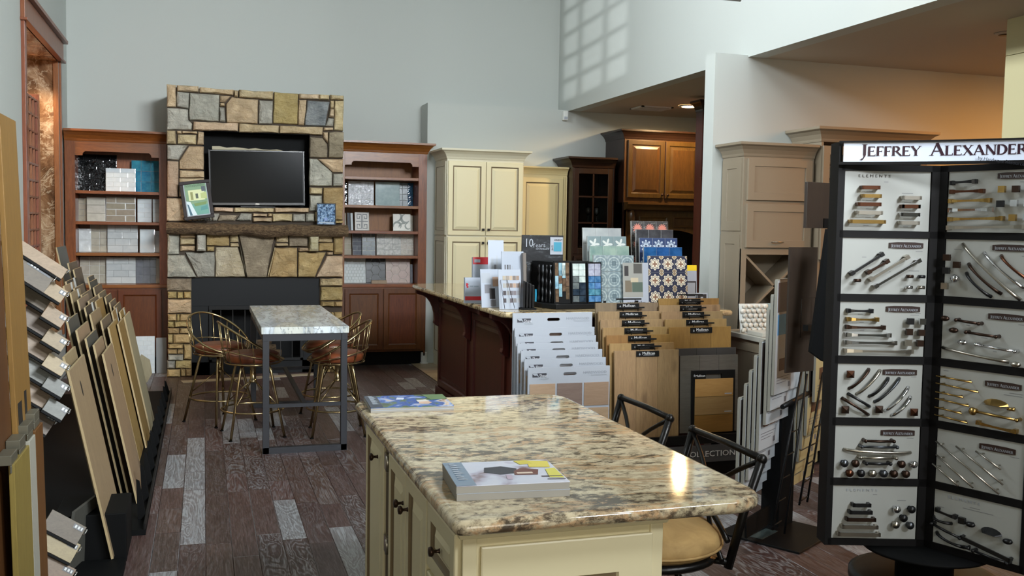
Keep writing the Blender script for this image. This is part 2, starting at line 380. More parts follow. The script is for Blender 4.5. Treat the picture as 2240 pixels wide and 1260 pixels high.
('y',[(1.462,0.462),(1.351,0.46),(1.351,0.516),(1.462,0.518)]),
('y',[(1.345,0.459),(1.226,0.457),(1.226,0.514),(1.345,0.516)]),
('y',[(1.463,0.357),(1.415,0.356),(1.415,0.451),(1.462,0.452)]),
('y',[(1.409,0.355),(1.226,0.352),(1.226,0.447),(1.409,0.451)]),
('y',[(1.463,0.303),(1.308,0.299),(1.308,0.346),(1.463,0.349)]),
('y',[(1.303,0.183),(1.227,0.181),(1.227,0.339),(1.302,0.341)]),
('y',[(1.463,0.244),(1.372,0.242),(1.372,0.293),(1.463,0.295)]),
('y',[(1.367,0.242),(1.309,0.241),(1.308,0.292),(1.366,0.293)]),
('g',[(1.464,0.18),(1.312,0.176),(1.311,0.233),(1.463,0.237)]),
('g',[(1.471,0.088),(1.395,0.086),(1.394,0.17),(1.471,0.172)]),
('y',[(1.388,0.093),(1.228,0.088),(1.227,0.169),(1.387,0.173)]),
('y',[(1.472,0.003),(1.339,-0.001),(1.338,0.076),(1.471,0.08)]),
('y',[(1.333,-0.001),(1.289,-0.003),(1.289,0.079),(1.333,0.081)]),
('y',[(1.283,0.0),(1.228,-0.002),(1.228,0.081),(1.283,0.082)]),
]
LEANERS = [('t',-0.605,4.887,0.735,0.941),('t',-0.653,5.12,0.381,0.977),('t',-0.542,5.831,0.536,0.894),('t',-0.598,5.92,0.466,0.936),('g',-0.643,5.948,0.536,0.97),('t',-0.698,6.012,0.548,1.011),('g',-0.761,6.124,0.468,1.059),('y',-0.602,6.856,0.629,0.939),('t',-0.714,6.875,0.583,1.023),('b',-0.652,6.914,0.765,0.976),('d',-0.76,7.002,0.563,1.058),('p',-0.815,7.119,0.593,1.101),('t',-0.87,7.2,0.509,1.142),('y',-0.575,7.258,0.398,0.919),('t',-0.926,7.31,0.517,1.182),('b',-0.777,7.396,0.618,1.07),('b',-0.832,7.476,0.65,1.109),('b',-0.887,7.543,0.555,1.151),('d',-0.946,7.589,0.717,1.197),('y',-0.751,7.591,0.462,1.051),('y',-0.642,7.607,0.267,0.972),('w',-0.572,7.788,0.516,0.917),('y',-0.611,7.887,0.443,0.946),('b',-0.659,7.995,0.512,0.979),('b',-0.694,8.032,0.485,1.008),('b',-0.778,8.098,0.511,1.071),('b',-0.738,8.162,0.468,1.041),('b',-0.83,8.263,0.57,1.11),('g',-0.874,8.372,0.553,1.143),('b',-1.002,8.5,0.488,1.239),('g',-0.909,8.616,0.308,1.17),('b',-1.061,8.66,0.538,1.283),('g',-1.22,9.064,0.565,1.402)]
# ------------------------------------------------------------------ palette
paint = Mat('wall_paint', 'b9bdb8', .75); paint.bump(paint.noise(paint.mapped(), 160, 2), .08, .002); paint = paint.m
sign_text = plain('sign_text', 'd3d6d8', .5)
soffit_m = plain('soffit_paint', 'b5aa9b', .85, bump=.08, bs=160)
trimw = plain('trim_white', 'd8dad6', .4)
blackm = plain('matte_black', '08090a', .65, spec=.15)
blackg = plain('satin_black', '0e0f10', .4, spec=.25)
frame_b = plain('display_black', '0c0b0c', .6, spec=.2)
dark_metal = plain('dark_bronze_metal', '2b2725', .38, .7)
steel = plain('steel_grey', '35363a', .45, .5)
brass = plain('brass', 'a8946e', .25, 1)
chrome = plain('chrome', 'd8d8da', .1, 1); nickel = plain('brushed_nickel', 'b8b2a6', .28, 1)
bronze = plain('oil_bronze', '3f2f26', .35, .8); gold = plain('satin_gold', 'b8975a', .25, 1)
gunm = plain('gunmetal', '55585c', .3, .9); blackh = plain('black_pull', '141416', .35, .2); copperb = plain('copper_bronze', '5c3b2b', .3, .9)
white_card = plain('white_card', 'a4aab3', .45); grey_card = plain('grey_card', 'b9bcbc', .5)
board_grey = plain('hardware_board', 'a3a5a1', .4)
leather = Mat('brown_leather', '7a3c22', .35); leather.color(leather.ramp(leather.noise(leather.mapped(), 14, 4), [(.3, '5c2c17'), (.7, '7c4327')])); leather = leather.m
suede = Mat('tan_suede', 'b58a52', .8); suede.color(suede.ramp(suede.noise(suede.mapped(), 7, 5, .6, .8), [(.3, '84683c'), (.7, 'a88955')])); suede.bump(suede.noise(suede.mapped(), 9, 3), .4, .01); suede = suede.m
cherry = wood('cherry_wood', '5e3010', '8f5324', .32, 'z'); cherry_h = wood('cherry_wood_across', '5e3010', '8f5324', .32, 'x'); cherry_shaded = wood('cherry_wood_shaded', '46220b', '6a3815', .32, 'z')  # last one: same cherry darkened for the shade on the bookcase bases
mahog = wood('mahogany_panel', '371611', '54231a', .3, 'z')
espresso = wood('espresso_wood', '1d120d', '2f1d13', .28, 'z'); walnut = wood('walnut_glazed', '2f1f0e', '4f3617', .3, 'z')
taupe = plain('taupe_cabinet', '877b68', .45); glaze = plain('brown_glaze', '7b6a4e', .5)
cream = plain('cream_cabinet', 'e0d5ae', .42); creamy = plain('antique_cream', 'd8c591', .42)
whitecab = plain('glazed_white_cabinet', 'd2cbb2', .42)
oakwall = wood('golden_oak', '7a5a26', '8f6d35', .5, 'z', bump=.05); oakdark = wood('dark_plank', '4b3013', '5f3d18', .5, 'z')
glass = Mat('clear_glass', 'ffffff', .02); glass.b.inputs['Transmission Weight'].default_value = 1; glass.b.inputs['IOR'].default_value = 1.45; glass = glass.m
thin = Mat('cabinet_pane', 'dfe8e8', .03); thin.b.inputs['Transmission Weight'].default_value = 1; thin.b.inputs['IOR'].default_value = 1.05; thin = thin.m
screen = plain('tv_glass', '030404', .2, spec=.08)
# stones
def stone_mat(name, a, b, c):
    a, b, c = dim(a, 1.08), dim(b, 1.08), dim(c, 1.08)
    m = Mat(name, a, .85, spec=.3); n = m.noise(m.mapped(rand=True), 5, 6, .65, .4); k = m.ramp(n, [(.3, a), (.5, b), (.72, c)])
    s = m.noise(m.mapped((3,3,14), (0,.5,0), rand=True), 4, 7, .78, .8)
    k = m.mix(.5, k, m.ramp(s, [(.36, a), (.64, c)])); m.color(m.vary(k, .12, .012))
    h = m.noise(m.mapped(rand=True), 11, 7, .7, .6); m.bump(h, 1., .06); return m.m
ST = {'t': stone_mat('sandstone_tan', 'b0966f', 'cdb48c', 'e0ceac'), 'y': stone_mat('sandstone_gold', '9c8353', 'b59b67', 'ccb789'),
      'g': stone_mat('limestone_grey', '96958a', 'b0ac9e', 'c9c5b6'), 'p': stone_mat('sandstone_pink', 'b39479', 'ccb092', 'ddc6aa'),
      'b': stone_mat('bluestone', '565c60', '828688', 'abadaa'), 'b2': stone_mat('fieldstone_brown', '7d715f', '978a73', 'b3a68c'),
      'w': stone_mat('limestone_pale', 'b3a27c', 'ccc0a0', 'ddd4ba'), 'k': stone_mat('dark_shim_stone', '5d5648', '756c5a', '8b826d')}
grout = plain('recessed_mortar', '4a4036', .95)
# granite
def granite(name, base, tan, dark, sc=1., rot=.25):
    m = Mat(name, base, .06, spec=.6); st = (1.1*sc, 2.5*sc, 2*sc)
    a = m.noise(m.mapped(st, (0,0,rot)), 2.3, 9, .66, 1.0); b2 = m.noise(m.mapped((1.0*sc,2.0*sc,2*sc), (0,0,rot)), 11, 9, .72, .5); f = m.noise(m.mapped((sc,1.6*sc,sc)), 26, 7, .72)
    k = m.ramp(a, [(.28, '9b8e78'), (.38, base), (.50, base), (.55, tan), (.60, 'b5a98a'), (.66, base), (.74, '8a7468')])
    k = m.mix(m.ramp(f, [(.44, '000000'), (.58, 'd0d0d0')]), k, '94846a')
    big = m.noise(m.mapped((.6*sc,1.5*sc,sc), (0,0,rot)), 2.2, 6, .65, .8)
    msk = (N(m.nt, b2)*.8+N(m.nt, big)*.55+N(m.nt, f)*.55)
    k = m.mix(m.ramp(msk.k, [(.0, '000000'), (.985, '000000'), (1., 'ffffff')]) if False else ((msk-.955)*8).mx(0).mn(.88), k, dark)
    sp = m.noise(m.mapped(), 110*sc, 4, .6); k = m.mix((N(m.nt, sp)*1.0+N(m.nt, big)*.35-.80).mx(0).mn(.1)*6, k, '3f382f')
    m.color(k); return m.m
gran = granite('yellow_granite', 'cfc0a0', 'c09a70', '3c3129'); gran2 = granite('bar_granite', 'c8b48a', 'b99a64', '4a3826', 1.3)
mm = Mat('blue_veined_marble', 'c8cdd2', .16, spec=.4); mp_ = mm.mapped((4.0,1.0,1.4), (0,0,-.62)); a = mm.noise(mp_, 2.0, 9, .60, .35); bl = mm.noise(mm.mapped((2.4,.7,1), (0,0,-.62)), 1.5, 5, .6, .4); vv = (N(mm.nt, mm.noise(mp_, 3.0, 7, .62, .5))-.5).abs()
k = mm.ramp(a, [(.32, 'e2eaf0'), (.46, 'd4dce0'), (.54, 'b3b9bb'), (.60, 'd0d2c8'), (.72, 'dfe2dc')]); k = mm.mix((vv*-40+1).mx(0)*.75, k, '5d6365'); k = mm.mix(mm.ramp(bl, [(.52, '000000'), (.66, '909090')]), k, '8ea3bc'); mm.color(k); marble = mm.m
em = Mat('emperador_marble', '4a2f1d', .08, spec=.6); a = em.noise(em.mapped(), 3.5, 9, .68, .8); v = em.nd('TexVoronoi', feature='DISTANCE_TO_EDGE'); v.inputs['Scale'].default_value = 9
em.L(em.mapped(), v.inputs['Vector']); k = em.ramp(a, [(.3, '3a2618'), (.48, '7c5d42'), (.60, 'ad9274'), (.75, 'e2d4ba')]); v2 = em.noise(em.mapped(), 4, 8, .66, 1.2); k = em.mix(em.ramp(v2, [(.478, '000000'), (.497, 'c0c0c0'), (.503, 'c0c0c0'), (.522, '000000')]), k, 'd8c8aa'); em.color(k); emper = em.m
# floor boards: dark oak with a white lime wash in the grain
fm = Mat('limed_dark_oak', '3a2c28', .38); gr = fm.noise(fm.mapped((7,1.0,4), rand=True), 2.2, 7, .72, 2.6); fine = fm.noise(fm.mapped((30,1.6,10), rand=True), 4, 5, .7, 1)
base = fm.vary(fm.ramp(fine, [(.3, '33241f'), (.6, '523b35'), (.8, '64504a')]), .25, .01)
g = fm.nd('NewGeometry'); oi = fm.nd('ObjectInfo'); ad = N(fm.nt, g.outputs['Random Per Island'])+N(fm.nt, oi.outputs['Random']); fr = (ad*5.77).op('FRACT')
ring = fm.noise(fm.mapped((3.2,.55,2), rand=True), 1.6, 3, .5, 1.4)
line = (((N(fm.nt, ring)*17).op('FRACT')-.5).abs()*2)
fn = N(fm.nt, fine); wash = (fr*fr*.9+.10)
mask = ((line-.35).mx(0)*1.5)*wash*(fn*2.6-.75).mx(0)+fr.gt(.84)*(fn*1.5-.15).mx(0)*.7+(fn*2-.95).mx(0)*.25
k = fm.mix(mask.mn(.85), base, 'a2a6aa'); fm.color(k); fm.bump(N(fm.nt, fine)+N(fm.nt, gr)*.6, .25, .003); floorm = fm.m
seam = plain('floor_seam', '100c0b', .8)
travert = Mat('beige_floor_tile', 'a08d72', .35); travert.color(travert.vary(travert.ramp(travert.noise(travert.mapped(rand=True), 3, 5), [(.3, '8e7b61'), (.7, 'b39f82')]), .06)); travert = travert.m
bark = Mat('split_log_bark', '5a4632', .9); wv = bark.noise(bark.mapped((5,11,14)), 4, 8, .75, 1.5); bark.color(bark.ramp(wv, [(.36, '3a2a1c'), (.48, '7a6146'), (.62, 'a88d68')])); bark.bump(wv, 1., .04); bark = bark.m
# sample planks
PF = .84
PW = {'g': wood('sample_grey', dim('4b4a44', PF), dim('63625b', PF), .45), 'b': wood('sample_brown', dim('6b5d4c', PF), dim('83745f', PF), .45), 'd': wood('sample_dark', dim('3e362f', PF), dim('544a3f', PF), .45),
      't': wood('sample_tan', dim('9c8566', PF), dim('b69c79', PF), .45), 'y': wood('sample_honey', dim('9a7744', PF), dim('b59259', PF), .45), 'p': wood('sample_pinkish', dim('8f7b66', PF), dim('a8927a', PF), .45), 'w': wood('sample_pale', dim('b3a585', PF), dim('cbbd9b', PF), .45)}
cut_edge = plain('cut_plank_edge', 'a8946f', .6)
oakA = wood('knotty_oak', '7b6344', '9a7f59', .55, knots=True, amt=.07); oakB = wood('brown_oak', '655642', '7c6a50', .55, knots=True, amt=.06); oakC = wood('golden_oak_sample', '84693e', '9c7f4e', .55, knots=True, amt=.06)
oakD = wood('amber_oak_sample', '795726', '8f6a33', .55, amt=.06); greyw = wood('grey_sample', '4a4640', '5b564e', .5, 'x'); charw = plain('charcoal_sample', '2d2b29', .6)

# ------------------------------------------------------------------ the room
X0, Y1, ZT = -1.40, 11.55, 5.6
struct('wall_back', MB().box(X0-.15, 4.25, Y1, Y1+.15, 0, ZT), paint)
b = MB(); b.box(X0-.55, X0, -3, 8.86, 0, ZT).box(X0-.55, X0, 10.93, Y1+.15, 0, ZT).box(X0-.55, X0, 8.86, 10.93, 3.27, ZT).box(X0-.55, X0, 8.86, 10.93, 0, .5); struct('wall_left', b, paint)
b = MB(); b.box(2.50, 8.5, 11.2, 11.55, 0, 3.07); struct('wall_kitchen', b, paint)
b = MB(); b.box(4.25, 4.40, -3, Y1, 3.06, ZT); struct('wall_upper_right', b, paint)
b = MB(); b.box(4.40, 8.6, -3, 11.56, 3.06, 3.2); struct('ceiling_soffit', b, soffit_m)
b = MB(); b.box(X0-.6, 4.4, -3.2, Y1+.2, ZT, ZT+.15); struct('ceiling', b, paint)
b = MB(); b.box(3.95, 8.6, 7.08, 7.24, 0, 3.075); struct('wall_partition', b, paint)
b = MB(); b.box(8.5, 8.65, -3, 11.6, 0, 3.2); struct('wall_right', b, paint)
# entrance wall behind the camera with a high window band
b = MB(); b.box(X0-.6, 8.6, -3.15, -3, 0, 3.75).box(X0-.6, 4.4, -3.15, -3, 5.15, ZT).box(X0-.6, -.80, -3.15, -3, 3.75, 5.15).box(-.04, 4.4, -3.15, -3, 3.75, 5.15)
struct('wall_front', b, paint)
t = thing('window_1', 'white muntined window high in the entrance wall behind the camera', 'window', (-.42, -3.05, 3.75)); t['kind'] = 'structure'
part(t, 'window_frame', MB().box(-.80, -.76, -3.12, -3.02, 3.75, 5.15).box(-.08, -.04, -3.12, -3.02, 3.75, 5.15).box(-.80, -.04, -3.12, -3.02, 3.75, 3.79).box(-.80, -.04, -3.12, -3.02, 5.11, 5.15), trimw)
for xx in (-.56, -.30): part(t, 'muntin', MB().box(xx-.02, xx+.02, -3.09, -3.05, 3.79, 5.11), trimw)
for zz in (4.02, 4.30, 4.58, 4.86): part(t, 'muntin', MB().box(-.76, -.08, -3.09, -3.05, zz-.03, zz+.03), trimw)

def win(name, O, u, n, w_, h_, cols, rows_):
    t = thing(name, 'white muntined glazing added behind a daylight lamp, out of view', 'window', O); t['kind'] = 'structure'; O = V(O); v = V((0,0,1)); b = MB()
    for (a, c, ww, hh) in ((0,0,w_,.06),(0,h_-.06,w_,.06),(0,.06,.06,h_-.12),(w_-.06,.06,.06,h_-.12)): b.fbox(O+V(u)*a+v*c+V(n)*.03, u, v, n, ww, hh, .03)
    part(t, 'window_frame', b, trimw)
    for i in range(1, cols): part(t, 'muntin', MB().fbox(O+V(u)*(w_*i/cols-.012)+v*.06+V(n)*.02, u, v, n, .024, h_-.12, .02), trimw)
    for j in range(1, rows_): part(t, 'muntin', MB().fbox(O+V(u)*.06+v*(h_*j/rows_-.012)+V(n)*.02, u, v, n, w_-.12, .024, .02), trimw)
    part(t, 'pane', MB().fbox(O+V(u)*.06+v*.06+V(n)*.006, u, v, n, w_-.12, h_-.12, .004), plain('sky_pane', 'b9cbd6', .1))
win('window_2', (X0, 8.3, 4.3), (0,-1,0), (1,0,0), 4.8, 1.05, 5, 2); win('added_window_3', (4.25, -1.5, 4.0), (0,1,0), (-1,0,0), 4.2, 1.2, 5, 2)  # second one added only to back the right-hand fill lamp
win('window_4', (3.6, -3.0, 3.8), (-1,0,0), (0,1,0), 1.5, 1.1, 3, 3); win('added_door_1', (1.5, -3.0, .02), (-1,0,0), (0,1,0), 2.5, 2.8, 2, 1)  # second one added only to back the low fill lamp
b = MB(); b.box(2.455, 2.50, 11.17, 11.20, 0, .14).box(2.45, 2.52, 11.185, 11.56, 0, .14).box(2.44, 2.53, 11.16, 11.56, 0, .02); struct('baseboard_back', b, trimw, .004)

# floor: planks running into depth
fl = struct('floor', MB().box(X0-.6, 8.6, -3.1, Y1+.1, -.08, -.012), seam)
PWID = .127; rows = []; nearp = []; rest = MB(); x = -1.9
while x < 7.6:
    y = -1.5-rnd.random(); wd = PWID
    while y < 11.4:
        L = rnd.choice((.45, .6, .75, .9, 1.05, 1.2)); rows.append((x, y, wd, L)); y += L
    x += wd
def vis(p):
    x, y, wd, L = p; yc = y+L/2; d = x*sin(radians(17.68))+yc*cos(radians(17.68)); lx = x*cos(radians(17.68))-yc*sin(radians(17.68))
    if d < 3.2 or abs(lx)/d > .58: return 99
    if .6 < x < 1.25 and yc < 4.0: return 99
    if x > 2.15 and yc > 6: return 99
    if x > 3.3: return 60+d
    return d
rows.sort(key=vis)
for i, (x, y, wd, L) in enumerate(rows):
    if i < 280 and vis(rows[i]) < 90:
        b = MB().rings((x+.0008, y+.0008, -.012), (1,0,0), (0,1,0), (0,0,1), wd-.0016, L-.0016, [(0, 0), (0, .0105), (.0016, .012)])
        part(fl, 'floor_plank', b, floorm, origin=(x+wd/2, y+L/2, 0))
    else: rest.rings((x+.0008, y+.0008, -.012), (1,0,0), (0,1,0), (0,0,1), wd-.0016, L-.0016, [(0, 0), (0, .0105), (.0016, .012)])
part(fl, 'floor_planking', rest, floorm, kind='stuff')
kt = MB(); kt.box(2.33, 8.5, 9.35, 11.2, -.01, .002)
kf = struct('trim_1', kt, seam)
for i in range(4):
    for j in range(5):
        q = MB().rings((2.335+i*.46, 9.36+j*.37, .002), (1,0,0), (0,1,0), (0,0,1), .453, .363, [(0, 0), (.002, .004)]); part(kf, 'floor_tile', q, travert, origin=(2.56+i*.46, 9.5+j*.37, .002))

# marble niche in the left wall
NY0, NY1, NX = 8.86, 10.93, X0-.42
b = MB(); b.box(NX-.03, X0-.01, NY1-.004, NY1+.03, .5, 3.27); struct('trim_2', b, emper)
b = MB(); b.box(NX-.03, X0-.01, NY0-.03, NY0+.004, .5, 3.27).box(NX-.04, NX, NY0, NY1, .5, 3.27).box(NX, X0-.01, NY0, NY1, 3.24, 3.28).box(NX, X0-.01, NY0, NY1, .48, .52); struct('trim_3', b, emper)
t = thing('window_casing', 'tall stained wood casing round the marble niche in the left wall', 'trim', (X0, 9.9, .45)); t['kind'] = 'structure'; t.name = 'trim_4'
cw = wood('casing_wood', '6a3a1e', '8a5430', .35)
for nm, bb in (('jamb', MB().box(X0, X0+.02, NY1, NY1+.06, .45, 3.26)), ('jamb', MB().box(X0, X0+.03, NY0-.09, NY0, .45, 3.26)),
               ('header', MB().box(X0, X0+.035, NY0-.1, NY1+.1, 3.26, 3.44).box(X0, X0+.055, NY0-.12, NY1+.12, 3.24, 3.262)), ('header_cap', MB().box(X0, X0+.075, NY0-.14, NY1+.14, 3.44, 3.475)),
               ('jamb_liner', MB().box(X0-.05, X0, NY1-.03, NY1-.005, .5, 3.24))): part(t, nm, bb, cw, bevel=.003)
# diamond wine lattice on the back of the niche
t = thing('wine_lattice', 'reddish wood lattice wine rack inside the marble niche', 'wine rack', (NX+.16, 9.8, .55))
lw = wood('lattice_wood', '7a4632', 'a36a4e', .35)
part(t, 'post', MB().box(NX+.01, NX+.30, NY1-.45, NY1-.43, .53, 2.85), lw); part(t, 'post', MB().box(NX+.01, NX+.30, NY0+.05, NY0+.07, .53, 2.85), lw)
for i in range(15):
    z = .6+i*.155; part(t, 'slat', MB().box(NX+.02, NX+.29, NY0+.07, NY1-.45, z, z+.018), lw)
for i in range(9):
    y = NY0+.2+i*.17; part(t, 'divider', MB().box(NX+.27, NX+.29, y, y+.018, .6, 2.8), lw)
t = thing('puck_light', 'small round light under the top of the marble niche', 'light', (X0-.2, 9.5, 3.235)); l = Mat('puck_glow'); l.b.inputs['Emission Color'].default_value = (1,.75,.5,1); l.b.inputs['Emission Strength'].default_value = 6
part(t, 'lens', MB().lathe([(0,0),(.035,0),(.035,.008)], (X0-.2, 9.5, 3.222)), l.m); part(t, 'rim', MB().lathe([(.035,-.003),(.045,-.003),(.045,.012)], (X0-.2, 9.5, 3.226)), chrome)
for yy in (9.5, 10.5): spot('puck_lamp', (X0-.2, yy, 3.2), (X0-.25, yy+.12, 0), 60, (1,.7,.45), 120)
for yy in (10.72,):
    pass

# ceiling things in the kitchen soffit
t = thing('recessed_light', 'glowing recessed downlight in the kitchen soffit', 'light', (5.315, 10.095, 3.06))
l = Mat('downlight_glow'); l.b.inputs['Emission Color'].default_value = (1,.62,.28,1); l.b.inputs['Emission Strength'].default_value = 60
part(t, 'lens', MB().lathe([(0,0),(.085,0),(.09,.01)], (5.315, 10.095, 3.045)), l.m); part(t, 'trim_ring', MB().lathe([(.085,0),(.12,-.004),(.125,.012)], (5.315, 10.095, 3.047)), trimw)
t = thing('ceiling_vent', 'white slatted air vent in the kitchen soffit', 'vent', (5.02, 10.47, 3.06))
part(t, 'frame', MB().box(4.82, 5.22, 10.30, 10.33, 3.045, 3.06).box(4.82, 5.22, 10.61, 10.64, 3.045, 3.06).box(4.82, 4.85, 10.3, 10.64, 3.045, 3.06).box(5.19, 5.22, 10.3, 10.64, 3.045, 3.06), trimw)
for i in range(5):
    y = 10.36+i*.055; part(t, 'slat', MB().cbox((5.02, y, 3.05), Matrix.Rotation(.6, 3, 'X'), .34, .035, .004), trimw)
t = thing('ceiling_sensor', 'small dim ceiling fitting above the hardware display', 'light fitting', (5.375, 5.544, 3.06))
part(t, 'ring', MB().lathe([(0,-.012),(.05,-.012),(.075,0)], (5.375, 5.544, 3.058)), soffit_m); part(t, 'lens', MB().lathe([(0,-.016),(.045,-.016),(.05,-.01)], (5.375, 5.544, 3.058)), bronze)
t = thing('motion_sensor', 'white motion sensor mounted high at the top of the kitchen wall', 'sensor', (4.21, 11.2, 3.0))
part(t, 'housing', MB().box(4.17, 4.235, 11.14, 11.2, 2.94, 3.055), trimw, bevel=.012); part(t, 'lens', MB().box(4.18, 4.225, 11.135, 11.142, 2.955, 2.985), white_card)
t = thing('ceiling_fan', 'dark wooden fan blade tip hanging at the top of the picture', 'fan', (2.0, 4.9, 3.05))
part(t, 'blade', MB().prism([(2.80,4.98),(2.93,4.98),(2.46,3.95),(2.34,4.02)], (0,0,2.958), (1,0,0), (0,1,0), (0,0,1), .010), espresso, bevel=.004); part(t, 'hub', MB().lathe([(0,0),(.11,0),(.13,.05),(.08,.16),(.03,.18),(.03,ZT-2.95)], (2.36, 3.88, 2.95)), dark_metal)
t = thing('corner_post', 'pale yellow post at the right edge behind the hardware display', 'post', (5.2, 5.05, 0))
part(t, 'shaft', MB().box(5.05, 5.35, 4.9, 5.2, 0, 2.82), plain('pale_yellow_panel', 'c8bf94', .5)); part(t, 'capital', MB().box(5.05, 5.35, 4.9, 5.2, 2.824, 3.06), plain('pale_yellow_panel_top', 'c4bb90', .5))
# ------------------------------------------------------------------ stone fireplace
YF = 10.75
fp = thing('fireplace', 'tall stone fireplace with television niche and black firebox against the back wall', 'fireplace', (.55, 11.1, 0))
FL, FR, FT = -.365, 1.467, 3.04
core = MB()
core.box(FL+.01, -.0, YF+.035, 11.55, 1.045, FT-.01); core.box(1.10, FR-.01, YF+.035, 11.55, 1.045, FT-.01); core.box(1.215, FR-.01, YF+.035, 11.55, 0, 1.05); core.box(-.13, 1.22, YF+.45, 11.55, 0, 1.05)
core.box(0, 1.10, YF+.035, 11.55, 2.60, FT-.01); core.box(0, 1.10, YF+.035, 11.55, 1.05, 1.79); core.box(0, 1.10, YF+.3, 11.55, 1.79, 2.60)
core.box(FL+.01, -.125, YF+.035, 11.55, 0, 1.05)
part(fp, 'masonry_core', core, grout)
nb = MB(); nb.box(.0, 1.10, YF+.28, YF+.30, 1.79, 2.60).box(-.004, .002, YF+.02, YF+.3, 1.79, 2.6).box(1.098, 1.104, YF+.02, YF+.3, 1.79, 2.6).box(0, 1.1, YF+.02, YF+.3, 2.595, 2.6).box(0, 1.1, YF+.02, YF+.3, 1.79, 1.8)
part(fp, 'niche_lining', nb, blackm)
def stone(poly, c):
    jut = .035+rnd.random()*.03
    if c[-1] == '2' and c in ('g2', 'w2'): jut = .16; c = c[0]
    cx = sum(a for a, _ in poly)/len(poly); cz = sum(b for _, b in poly)/len(poly); n = len(poly); pts = []
    for i in range(n):
        a = V(poly[i]); q = V(poly[(i+1) % n]); m = max(1, int((q-a).length/.07))
        for j in range(m):
            p = a.lerp(q, j/m); k = .0025 if j == 0 else .004
            pts.append((p.x+rnd.uniform(-k, k), p.y+rnd.uniform(-k, k)))
    def ins(d):
        r = []
        for a, b in pts:
            v = V((cx-a, cz-b)); L = v.length; v.normalize(); r.append((a+v.x*min(d*1.25, L*.5), b+v.y*min(d*1.25, L*.5)))
        return r
    lv = [(ins(.000), YF+.045), (ins(.0005), YF+.035-jut*.55), (ins(.007), YF+.035-jut), ]
    size = min(max(a for a, _ in poly)-min(a for a, _ in poly), max(b for _, b in poly)-min(b for _, b in poly))
    lv.append((ins(size*.25), YF+.035-jut-.008-rnd.random()*.008)); k = len(pts); vs = []
    for i, (r, y) in enumerate(lv):
        for a, b in r: vs.append((a, y+(rnd.uniform(-.007, .007) if i > 1 else 0), b))
    area2 = sum(poly[i][0]*poly[(i+1) % n][1]-poly[(i+1) % n][0]*poly[i][1] for i in range(n))
    fs = [(i*k+j, i*k+(j+1) % k, (i+1)*k+(j+1) % k, (i+1)*k+j) for i in range(3) for j in range(k)]
    vs.append((cx, YF+.035-jut-.014, cz)); fs += [(3*k+j, 3*k+(j+1) % k, 4*k) for j in range(k)]
    if area2 < 0: fs = [f[::-1] for f in fs]
    o = part(fp, 'stone', MB().add(vs, fs), ST[c], origin=(cx, YF, cz)); return o
for c, poly in STONES: stone(poly, c)
# firebox
fb = MB(); fb.rings((-.13, YF+.06, 0), (1,0,0), (0,0,1), (0,-1,0), 1.355, 1.05, [(0,0),(.0,0),(.0,.0)])
fb = MB(); fb.box(-.13, 1.225, YF+.06, YF+.09, .74, 1.055).box(-.13, .06, YF+.06, YF+.09, 0, .74).box(1.03, 1.225, YF+.06, YF+.09, 0, .74).box(-.13, 1.225, YF+.06, YF+.09, 0, .14)
part(fp, 'black_surround', fb, plain('black_slate', '0d1013', .5, spec=.25), bevel=.002)
part(fp, 'firebox', MB().box(.06, 1.03, YF+.42, YF+.44, .1, .8).box(.04, .06, YF+.08, YF+.44, .1, .8).box(1.03, 1.05, YF+.08, YF+.44, .1, .8).box(.04, 1.05, YF+.08, YF+.44, .74, .76).box(.04, 1.05, YF+.08, YF+.44, .12, .14), plain('soot', '0c0c0d', .9))
part(fp, 'firebox_frame', MB().box(.05, 1.04, YF+.03, YF+.06, .70, .745).box(.05, .085, YF+.03, YF+.06, .14, .7).box(1.005, 1.04, YF+.03, YF+.06, .14, .7).box(.05, 1.04, YF+.03, YF+.06, .14, .17), blackg, bevel=.003)
for i in range(7):
    x = .17+i*.125; part(fp, 'grille_bar', MB().box(x, x+.006, YF+.05, YF+.056, .17, .7), plain('grille', '242220', .6))
for i in range(3):
    part(fp, 'gas_log', MB().tube([(.28+i*.07, YF+.3-i*.06, .2+i*.05), (.55, YF+.28-i*.05, .21+i*.05), (.82-i*.06, YF+.22+i*.03, .2+i*.06)], [.04, .045, .035], 8), bark)
# hearth strip
hs = MB(); hs.prism([(-.20,10.30),(1.27,10.60),(1.26,10.72),(-.23,10.44)], (0,0,.006), (1,0,0), (0,1,0), (0,0,1), .006); part(fp, 'hearth_strip', hs, plain('pale_hearth_strip', 'a89d88', .5))
# split-log mantel
ml = MB(); n = 12; k = 90; vs = []
for i in range(k+1):
    x = FL-.0+(FR-FL+.03)*i/k
    for j in range(n):
        a = 2*pi*j/n; yy = cos(a); zz = sin(a)
        r = .078+.022*mnoise.noise(V((x*9, j*1.3, 1.3)))
        z = 1.565+zz*(r*.80)-.01*sin(x*2); z = min(z, 1.628)
        vs.append((x, YF-.09+yy*(.11+.02*mnoise.noise(V((x*3, j, 4)))), z-(.02*mnoise.noise(V((x*4, 7, 2))) if zz < 0 else 0)))
ml.add(vs, [(i*n+j, i*n+(j+1) % n, (i+1)*n+(j+1) % n, (i+1)*n+j)[::-1] for i in range(k) for j in range(n)]); ml.add(vs[:n], [tuple(range(n))]); ml.add(vs[-n:], [tuple(range(n-1, -1, -1))])
part(fp, 'log_mantel', ml, bark)

